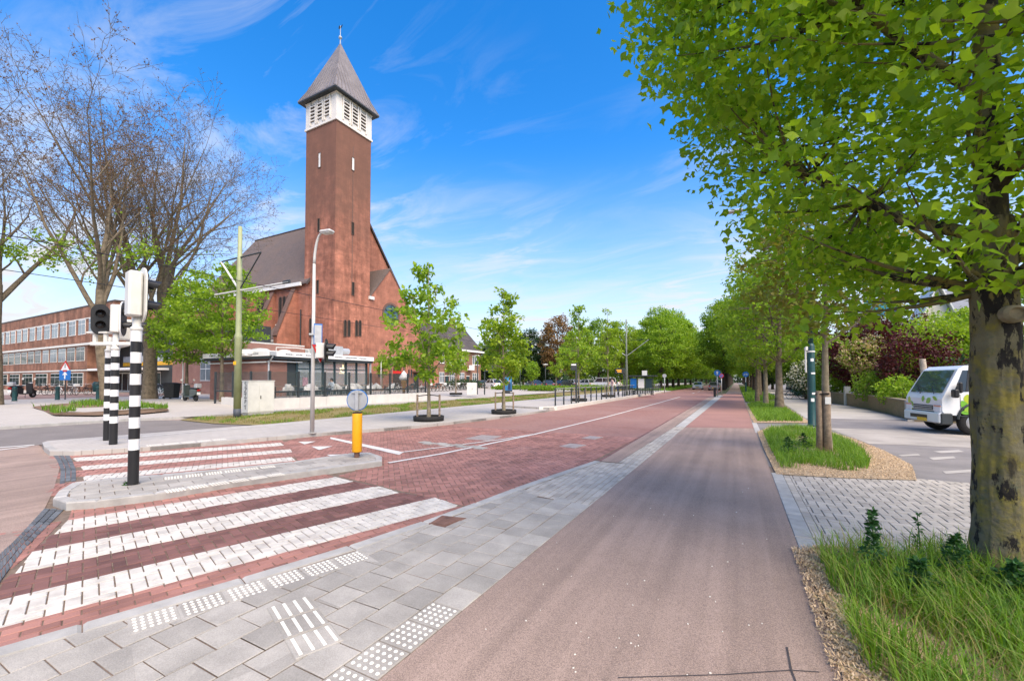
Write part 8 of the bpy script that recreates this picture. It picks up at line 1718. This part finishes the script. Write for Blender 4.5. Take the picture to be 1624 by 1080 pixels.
for y0 in (0.5, 1.25): MB().tube([(0.045, y0, 1.27), (0.16, y0+0.32, 1.52)], 0.010, 5).build('wiper', MT['black'], tk)
mr_ = MB().cbox((0.22, -0.20, 1.30), (0.13, 0.20, 0.26), 0, 0.03).build('mirror', MT['black'], tk); MB().tube([(0.30, 0.03, 1.22), (0.24, -0.14, 1.24)], 0.018, 5).build('mirror_arm', MT['black'], mr_); MB().cbox((0.38, -0.12, 1.48), (0.10, 0.14, 0.34), 0, 0.03).build('mirror', MT['black'], tk)
MB().cbox((0.95, 0.35, 2.185), (0.34, 0.08, 0.05), 0, 0.01).build('roof_vent', MT['dark'], tk)
MB().tube([(0.445, -0.003, 0.62), (0.44, -0.003, 1.28)], 0.006, 4).build('door_gap', MT['black'], tk); MB().ext([(0.30, -0.004, 0.585), (1.15, -0.004, 0.585), (1.15, -0.004, 0.62), (0.30, -0.004, 0.62)], (0, 0.02, 0)).build('sill_strip', MT['dark'], tk)
arch = [(0.82+0.45*math.cos(math.pi*i/12), -0.012, 0.50+0.50*math.sin(math.pi*i/12)) for i in range(13)]; MB().tube(arch, 0.035, 6).build('wheel_arch', MT['dark'], tk)
for yy in (0.12, Wt-0.12): wheel(tk, (0.82, yy, 0.40), 0.40, 0.22); wheel(tk, (3.55, yy, 0.40), 0.40, 0.30)
MB().box(0.2, 0.15, 0.42, 5.0, Wt-0.15, 0.60).build('chassis', MT['black'], tk)
bed_ = MB().box(1.95, -0.04, 0.78, 5.1, Wt+0.04, 0.92).build('load_bed', MT['dark'], tk); MB().box(1.95, -0.05, 0.92, 5.1, -0.01, 1.35).build('drop_side', paint('truck_dark_green', (0.03, 0.06, 0.05)), bed_); MB().box(1.95, Wt+0.01, 0.92, 5.1, Wt+0.05, 1.35).build('drop_side', MT['dark'], bed_); MB().box(1.90, 0.05, 0.95, 2.0, Wt-0.05, 2.1).build('headboard', MT['galv'], bed_)
MB().box(2.1, 0.1, 1.36, 4.9, Wt-0.1, 1.75).build('load_cover', MT['white'], bed_); MB().box(2.0, -0.03, 0.60, 2.6, 0.0, 0.68).build('side_marker', MT['yellow'], tk)
def leafshape(cx_, cz, L_, W__, a, m, k=8):
    P = []; 
    for i in range(k+1): t = i/k; P.append((L_*(t-0.5), W__*math.sin(math.pi*t)**0.8*0.5))
    for i in range(1, k): t = 1-i/k; P.append((L_*(t-0.5), -W__*math.sin(math.pi*t)**0.8*0.5))
    c_, s_ = math.cos(a), math.sin(a); pts = [(cx_+x*c_-z*s_, -0.003, cz+x*s_+z*c_) for x, z in P]; o = MB().ext(pts, (0, -0.003, 0)).build('leaf_graphic', m, tk); return o
lg1, lg2, lg3 = paint('leaf_lime', (0.42, 0.52, 0.02)), paint('leaf_green', (0.16, 0.42, 0.03)), paint('leaf_mid', (0.26, 0.46, 0.03))
for i, (cx_, cz, L_, W__, a, m) in enumerate([(0.62, 1.13, 0.30, 0.20, 1.6, lg1), (0.86, 1.02, 0.30, 0.16, 0.4, lg1), (0.52, 0.93, 0.34, 0.18, 2.0, lg2), (0.62, 0.80, 0.26, 0.16, 0.3, lg3), (0.80, 0.88, 0.22, 0.12, 1.4, lg3), (0.56, 0.72, 0.30, 0.14, 0.1, lg2), (0.74, 0.74, 0.24, 0.12, 2.6, lg1), (0.96, 0.84, 0.20, 0.10, 1.1, lg2)]):
    o = leafshape(cx_+(0.02 if i else 0), cz, L_, W__, a, m); o.location = (0, -0.0035*(i % 4), 0)
def front_leaf(y0, z0, L_, W__, a, m, j):
    o = leafshape(0, 0, L_, W__, a, m); o.rotation_euler = (0, 0, R(-90)); o.location = (-0.001-0.0035*j, y0, z0)
for j, (y0, z0, L_, W__, a, m) in enumerate([(0.70, 1.05, 0.30, 0.18, 0.6, lg2), (0.35, 1.13, 0.26, 0.12, 2.7, lg3), (0.98, 1.10, 0.22, 0.14, 1.2, lg2), (1.80, 1.02, 0.28, 0.16, 1.5, lg1), (1.62, 0.90, 0.24, 0.12, 2.2, lg3), (1.7, 0.72, 0.3, 0.08, 0.2, lg1)]): front_leaf(y0, z0, L_, W__, a, m, j % 3)
rl_ = MB().box(1.1, -0.0, 2.10, 1.6, 0.5, 2.176).build('roof_graphic', lg1, tk)
for k_, (z, w) in enumerate(((1.235, 0.34), (1.195, 0.40))):
    for i in range(9): MB().cbox((0.98+w*(i+0.5)/9, -0.006, z), (w/9*0.7, 0.004, 0.018 if k_ == 0 else 0.010)).build('door_lettering', MT['dark'], tk)

# ------------------------------------------------------------------ bicycles, scooters
def circ_pts(c, r, n=20): return [(c[0]+r*math.cos(2*math.pi*i/n), c[1], c[2]+r*math.sin(2*math.pi*i/n)) for i in range(n+1)]
def make_bike(m, crate=None, label='x', group='x'):
    o = thing('bicycle', label, 'bicycle', (0, 0, 0), 0, group); r = 0.34
    for x in (-0.52, 0.54):
        w = MB().tube(circ_pts((x, 0, r), r-0.02), 0.02, 5, False).build('wheel', MT['rubber'], o)
        s_ = MB()
        for k in range(7): a = math.pi*k/7; s_.tube([(x+0.30*math.cos(a), 0, r+0.30*math.sin(a)), (x-0.30*math.cos(a), 0, r-0.30*math.sin(a))], 0.004, 3)
        s_.lathe([(0.04, -0.05), (0.04, 0.05)], 8, (x, 0, r), 'y'); s_.build('spokes', MT['galv'], w)
        fd = [(x+(r+0.03)*math.cos(a), 0, r+(r+0.03)*math.sin(a)) for a in [math.pi*(0.15+0.7*i/8) for i in range(9)]]; MB().tube(fd, 0.022, 4).build('mudguard', m, o)
    fr = MB()
    for a, b in (((-0.08, 0, 0.30), (-0.22, 0, 0.82)), ((-0.08, 0, 0.30), (0.36, 0, 0.80)), ((-0.15, 0, 0.52), (0.38, 0, 0.88)), ((-0.52, 0, 0.34), (-0.08, 0, 0.30)), ((-0.52, 0, 0.34), (-0.20, 0, 0.72)), ((0.35, 0, 0.96), (0.54, 0, 0.34))): fr.tube([a, b], 0.019, 5)
    fr.build('frame', m, o); MB().tube([(0.36, 0, 0.92), (0.30, 0, 1.10), (0.30, -0.12, 1.12), (0.12, -0.29, 1.06)], 0.014, 5).build('handlebar', MT['galv'], o); MB().tube([(0.30, 0, 1.10), (0.30, 0.12, 1.12), (0.12, 0.29, 1.06)], 0.014, 5).build('handlebar', MT['galv'], o)
    MB().ext([(-0.36, -0.11, 0.90), (-0.36, 0.11, 0.90), (-0.18, 0.06, 0.90), (-0.06, 0.02, 0.89), (-0.06, -0.02, 0.89), (-0.18, -0.06, 0.90)], (0, 0, 0.06)).build('saddle', MT['black'], o); MB().tube([(-0.22, 0, 0.80), (-0.23, 0, 0.91)], 0.015, 5).build('seat_post', MT['galv'], o)
    MB().cbox((-0.62, 0, 0.74), (0.36, 0.14, 0.025)).build('carrier', MT['dark'], o); MB().tube(circ_pts((-0.08, 0.04, 0.30), 0.10, 12), 0.012, 4, False).build('chainring', MT['dark'], o)
    for s in (-1, 1): MB().tube([(-0.08, 0.05*s, 0.30), (-0.08+0.14*s, 0.09*s, 0.24), (-0.08+0.14*s, 0.18*s, 0.24)], 0.012, 4).build('pedal', MT['dark'], o)
    if crate: MB().cbox((0.62, 0, 0.95), (0.34, 0.40, 0.26), 0, 0.02).build('front_crate', crate, o); MB().cbox((0.52, 0, 0.80), (0.12, 0.3, 0.03)).build('crate_rack', MT['dark'], o)
    return o
bikeA = make_bike(MT['black']); bikeB = make_bike(MT['lamp_grey'], MT['offwhite']); bikeC = make_bike(mat('bike_teal', (0.03, 0.16, 0.15), 0.4), MT['dark']); bikeD = make_bike(MT['white'])
protos = [bikeA, bikeB, bikeC, bikeD]; pu = set()
words = ['black', 'pale grey crate-carrying', 'teal', 'white']; nth = ['first', 'second', 'third', 'fourth', 'fifth', 'sixth', 'seventh', 'eighth', 'ninth', 'tenth', 'eleventh', 'twelfth', 'thirteenth', 'fourteenth', 'fifteenth', 'sixteenth']
def bike(i, x, y, z, rz, lab, group, lean=0.05):
    p = protos[i]; o = p if i not in pu else copy_tree(p); pu.add(i); o.location = (x, y, z); o.rotation_euler = (lean, 0, rz); o['label'] = lab; o['group'] = group
seq = [3, 0, 1, 0, 2, 0, 1, 0, 3, 0, 1, 0, 0, 1, 0, 0]
for k, i in enumerate(seq):
    px = 665+k*5.6; d = 51+k*0.75; x, y = AT(px, d); bike(i, x, y, 0.3, 1.25+random.uniform(-0.35, 0.35), '%s bicycle in the row on the square, %s from the cafe fence' % (words[i], nth[k]), 'bicycles parked on the square', random.uniform(-0.1, 0.1))
for k, i in enumerate([2, 3, 0, 2, 0]):
    px = 618+k*9; d = 47+k*0.6; x, y = AT(px, d); bike(i, x, y, 0.3, 0.4+random.uniform(-0.5, 0.5), '%s bicycle behind the cafe fence near the ice cream cone, %s from the left' % (words[i], nth[k]), 'bicycles behind the fence')
for k, i in enumerate([0, 0, 3, 0, 1, 0, 0, 0]):
    px = 68+k*12.5; x, y = AT(px, 60-k*0.4); bike(i, x, y, 0.3, 0.2+random.uniform(-0.5, 0.5), '%s bicycle along the school wall, %s from the left' % (words[i], nth[k]), 'bicycles at the school')
for px, d, i, lab in ((258, 47, 3, 'white bicycle between the wide bare tree and the wheelie bin'), (283, 50, 2, 'teal bicycle behind the parked scooter'), (245, 49, 2, 'teal bicycle right behind the wide bare tree trunk')): x, y = AT(px, d); bike(i, x, y, 0.3, 0.5, lab, 'bicycles near the bin')
x, y = G(1262, 633); bike(2, x, y, 0.0, 2.6, 'bicycle with dark crate parked by the white rhododendron', 'bicycle on the footway')
def make_scooter(label, m):
    o = thing('motor_scooter', label, 'scooter', (0, 0, 0))
    for x in (-0.60, 0.62): 
        w = MB().lathe([(0.10, -0.05), (0.21, -0.05), (0.23, 0), (0.21, 0.05), (0.10, 0.05), (0.10, -0.05)], 18, (x, 0, 0.23), 'y', False).build('wheel', MT['rubber'], o, True); MB().lathe([(0.11, -0.03), (0.01, -0.035)], 12, (x, 0, 0.23), 'y').build('rim', rim_m, w)
    MB().ext([(-0.88, -0.15, 0.62), (-0.85, -0.15, 0.42), (-0.45, -0.15, 0.30), (-0.18, -0.15, 0.28), (-0.15, -0.15, 0.66), (-0.35, -0.15, 0.74), (-0.80, -0.15, 0.72)], (0, 0.30, 0)).build('rear_body', m, o)
    MB().cbox((0.10, 0, 0.28), (0.60, 0.30, 0.08), 0, 0.03).build('footboard', m, o); MB().ext([(0.38, -0.19, 0.26), (0.46, -0.19, 0.26), (0.44, -0.15, 0.95), (0.36, -0.15, 0.98)], (0, 0.36, 0)).build('leg_shield', m, o); MB().ext([(0.40, -0.09, 0.40), (0.80, -0.09, 0.36), (0.78, -0.09, 0.48), (0.50, -0.09, 0.62)], (0, 0.18, 0)).build('front_mudguard', m, o)
    MB().cbox((-0.45, 0, 0.78), (0.72, 0.28, 0.11), 0, 0.04).build('saddle', MT['black'], o); MB().tube([(0.62, 0, 0.23), (0.42, 0, 0.95), (0.38, 0, 1.05)], 0.035, 6).build('fork', MT['galv'], o); MB().tube([(0.28, -0.32, 1.05), (0.40, -0.1, 1.06), (0.40, 0.1, 1.06), (0.28, 0.32, 1.05)], 0.02, 6).build('handlebar', MT['black'], o); MB().cbox((0.46, 0, 0.98), (0.14, 0.18, 0.16), 0, 0.04).build('headlight', headl, o)
    for s in (-1, 1): MB().tube([(0.36, s*0.26, 1.06), (0.34, s*0.36, 1.24)], 0.01, 4).build('mirror_stem', MT['black'], o); disc(MB(), (0.34, s*0.36, 1.28), 0.06, 0.03, 'x', 12).build('mirror', MT['offwhite'], o)
    MB().cbox((-0.80, 0, 0.93), (0.30, 0.34, 0.26), 0, 0.04).build('top_box', MT['galv'], o); MB().cbox((-0.90, 0, 0.66), (0.06, 0.20, 0.10), 0, 0.02).build('taillight', taill, o); MB().cbox((-0.92, 0, 0.47), (0.02, 0.2, 0.16)).build('number_plate', MT['white'], o); MB().tube([(0.0, -0.1, 0.25), (-0.1, -0.18, 0.02)], 0.014, 4).build('kickstand', MT['dark'], o)
    return o
x, y = G(302, 636, 0.3); sc_ = make_scooter('dark scooter with pale top box parked beside the wheelie bin', paint('scooter_green', (0.05, 0.075, 0.07))); sc_.location = (x, y, 0.3); sc_.rotation_euler[2] = RIGHT+math.pi-0.45; sc_.scale = (1.05, 1.05, 1.12)
x, y = AT(38, 52); s2_ = make_scooter('black scooter seen from behind at the far left kerb', MT['black']); s2_.location = (x, y, 0.3); s2_.rotation_euler[2] = 2.2; s2_.scale = (1.2, 1.2, 1.2)

# ------------------------------------------------------------------ people
def person(label, loc, rz, top, legs, hair, pose='stand', scale=1.0, top_sleeve=True):
    S = dict(pelvis=(0, 0, 0.95), spine=(0, 0.01, 1.12), chest=(0, 0.0, 1.32), neck=(0, 0, 1.47), head=(0, 0.015, 1.60), crown=(0, 0.0, 1.70))
    if pose == 'stand': hips = [(-0.09, 0, 0.90), (-0.10, 0.02, 0.50), (-0.11, -0.03, 0.08), (-0.11, 0.12, 0.03)], [(0.09, 0, 0.90), (0.11, 0.05, 0.50), (0.12, 0.02, 0.08), (0.13, 0.17, 0.03)]; arms = [(-0.19, 0, 1.40), (-0.24, -0.03, 1.14), (-0.22, 0.08, 0.92)], [(0.19, 0, 1.40), (0.26, 0.02, 1.16), (0.20, 0.2, 1.06)]
    elif pose == 'lean': 
        S = dict(pelvis=(0, -0.10, 0.92), spine=(0, 0.0, 1.08), chest=(0, 0.12, 1.24), neck=(0, 0.20, 1.36), head=(0, 0.26, 1.47), crown=(0, 0.28, 1.57)); hips = [(-0.09, -0.10, 0.88), (-0.10, -0.02, 0.48), (-0.11, -0.10, 0.08), (-0.11, 0.05, 0.03)], [(0.09, -0.10, 0.88), (0.11, 0.05, 0.48), (0.12, 0.02, 0.08), (0.12, 0.17, 0.03)]; arms = [(-0.19, 0.13, 1.32), (-0.24, 0.28, 1.10), (-0.16, 0.45, 1.02)], [(0.19, 0.13, 1.32), (0.26, 0.30, 1.12), (0.18, 0.48, 1.04)]
    else:
        dz = -0.47; S = {k: (v[0], v[1], v[2]+dz) for k, v in S.items()}; hips = [(-0.09, 0.02, 0.46), (-0.12, 0.44, 0.47), (-0.12, 0.40, 0.08), (-0.12, 0.54, 0.03)], [(0.09, 0.02, 0.46), (0.12, 0.44, 0.47), (0.13, 0.46, 0.08), (0.13, 0.60, 0.03)]; arms = [(-0.19, 0, 0.93), (-0.25, 0.10, 0.68), (-0.16, 0.32, 0.66)], [(0.19, 0, 0.93), (0.26, 0.10, 0.68), (0.16, 0.34, 0.74)]
    V = [S['pelvis'], S['spine'], S['chest'], S['neck'], S['head'], S['crown']]; Rd = [(0.15, 0.115), (0.135, 0.10), (0.155, 0.11), (0.06, 0.06), (0.085, 0.10), (0.065, 0.075)]; E = [(0, 1), (1, 2), (2, 3), (3, 4), (4, 5)]
    for h in hips:
        b = len(V); V += h; Rd += [(0.095, 0.095), (0.062, 0.062), (0.042, 0.042), (0.035, 0.03)]; E += [(0, b), (b, b+1), (b+1, b+2), (b+2, b+3)]
    for a in arms:
        b = len(V); V += a; Rd += [(0.062, 0.062), (0.043, 0.043), (0.03, 0.03)]; E += [(2, b), (b, b+1), (b+1, b+2)]
        d = Vector(a[2])-Vector(a[1]); d.normalize(); sd = d.cross(Vector((0, 0, 1))); sd = sd.normalized() if sd.length > 0.1 else Vector((1, 0, 0))
        pb = len(V); V.append(tuple(Vector(a[2])+d*0.07)); Rd.append((0.032, 0.02)); E.append((b+2, pb))
        for f in range(5):
            o_ = (f-2)*0.017; L_ = (0.055, 0.075, 0.08, 0.075, 0.06)[f]; v1 = Vector(V[pb])+sd*o_*1.2+d*0.02; v2 = v1+d*L_*0.6+Vector((0, 0, -0.012)); k_ = len(V); V += [tuple(v1), tuple(v2)]; Rd += [(0.010, 0.010), (0.008, 0.008)]; E += [(pb, k_), (k_, k_+1)]
    me = bpy.data.meshes.new('person'); me.from_pydata(V, E, []); ob = bpy.data.objects.new('person_tmp', me); link(ob)
    sm = ob.modifiers.new('s', 'SKIN'); sv = me.skin_vertices[0].data
    for i, r in enumerate(Rd): sv[i].radius = r
    sv[0].use_root = True; ob.modifiers.new('u', 'SUBSURF').levels = 2
    dg = bpy.context.evaluated_depsgraph_get(); m2 = bpy.data.meshes.new_from_object(ob.evaluated_get(dg)); bpy.data.objects.remove(ob)
    m2.materials.clear()
    for m in (MT['skin'], top, legs, MT['black']): m2.materials.append(m)
    nz_ = S['neck'][2]-0.03; pz = S['pelvis'][2]; wr = [Vector(a[2]) for a in arms]
    for p in m2.polygons:
        c = p.center; p.use_smooth = True
        if c.z > nz_ and abs(c.x) < 0.13: k = 0
        elif min((c-w).length for w in wr) < 0.10: k = 0
        elif c.z < 0.09: k = 3
        elif pose == 'sit' and c.z < pz+0.08 and (c.z < pz-0.05 or c.y > 0.12) and abs(c.x) < 0.22 and min((c-Vector(a[1])).length for a in arms) > 0.1: k = 2
        elif pose != 'sit' and c.z < pz+0.02: k = 2
        else: k = 1
        p.material_index = k
    o = bpy.data.objects.new('person', m2); link(o); tag(o, label, 'person'); o.location = loc; o.rotation_euler[2] = rz; o.scale = (scale,)*3
    hc = S['head']; hb = MB(); 
    for i in range(7):
        ph = math.pi*0.5*i/6
        for j in range(12): a = 2*math.pi*j/12; hb.v.append((hc[0]+0.098*math.cos(a)*math.cos(ph), hc[1]-0.012+0.112*math.sin(a)*math.cos(ph), hc[2]+0.0+0.128*math.sin(ph)-(0.07 if math.sin(a) < 0.2 and i == 0 else 0)))
    for i in range(6):
        for j in range(12): hb.f.append((i*12+j, i*12+(j+1) % 12, i*12+12+(j+1) % 12, i*12+12+j)); hb.m.append(0)
    hb.build('hair', hair, o, True)
    fc = MB(); 
    for s in (-1, 1): fc.lathe([(0.012, 0), (0.009, 0.006), (0.002, 0.008)], 8, (hc[0]+s*0.034, hc[1]+0.092, hc[2]+0.012), 'y')
    fc.build('eyes', MT['black'], o); MB().ext([(hc[0]-0.014, hc[1]+0.092, hc[2]-0.025), (hc[0]+0.014, hc[1]+0.092, hc[2]-0.025), (hc[0], hc[1]+0.092, hc[2]+0.02)], (0, 0.018, 0)).build('nose', MT['skin'], o)
    return o
cloth = lambda n, c: mat(n, c, 0.9, 0.1, 8)
hair_d, hair_b = mat('dark_hair', (0.025, 0.016, 0.012), 0.6), mat('brown_hair', (0.09, 0.05, 0.03), 0.6)
x, y = G(971, 627.5, 0.2); person('person in a pale pink top and grey trousers standing on the platform', (x, y, 0.2), 2.2, cloth('pink_top', (0.75, 0.50, 0.45)), cloth('grey_trousers', (0.28, 0.29, 0.33)), hair_d, 'stand', 1.05)
x, y = G(979, 627, 0.2); person('person in a white top leaning forward beside the pink-topped one', (x, y+0.3, 0.2), -1.9, cloth('white_top', (0.72, 0.68, 0.64)), cloth('navy_trousers', (0.03, 0.04, 0.08)), hair_b, 'lean', 1.0)
def seat_at(tx, ty, a): return (tx, ty, TER)
person('person in a light blue shirt seated at a terrace table', (-24.35+0.0, 19.52, TER+0.0), math.pi, cloth('light_shirt', (0.52, 0.60, 0.66)), cloth('jeans', (0.05, 0.07, 0.14)), hair_d, 'sit')
person('person in dark clothes standing inside the cafe behind the glass', (-28.6, PX(551, 600, -28.6)[0], TER+0.02), -1.57, cloth('dark_coat', (0.03, 0.032, 0.036)), cloth('dark_trousers', (0.025, 0.027, 0.03)), hair_d, 'stand')
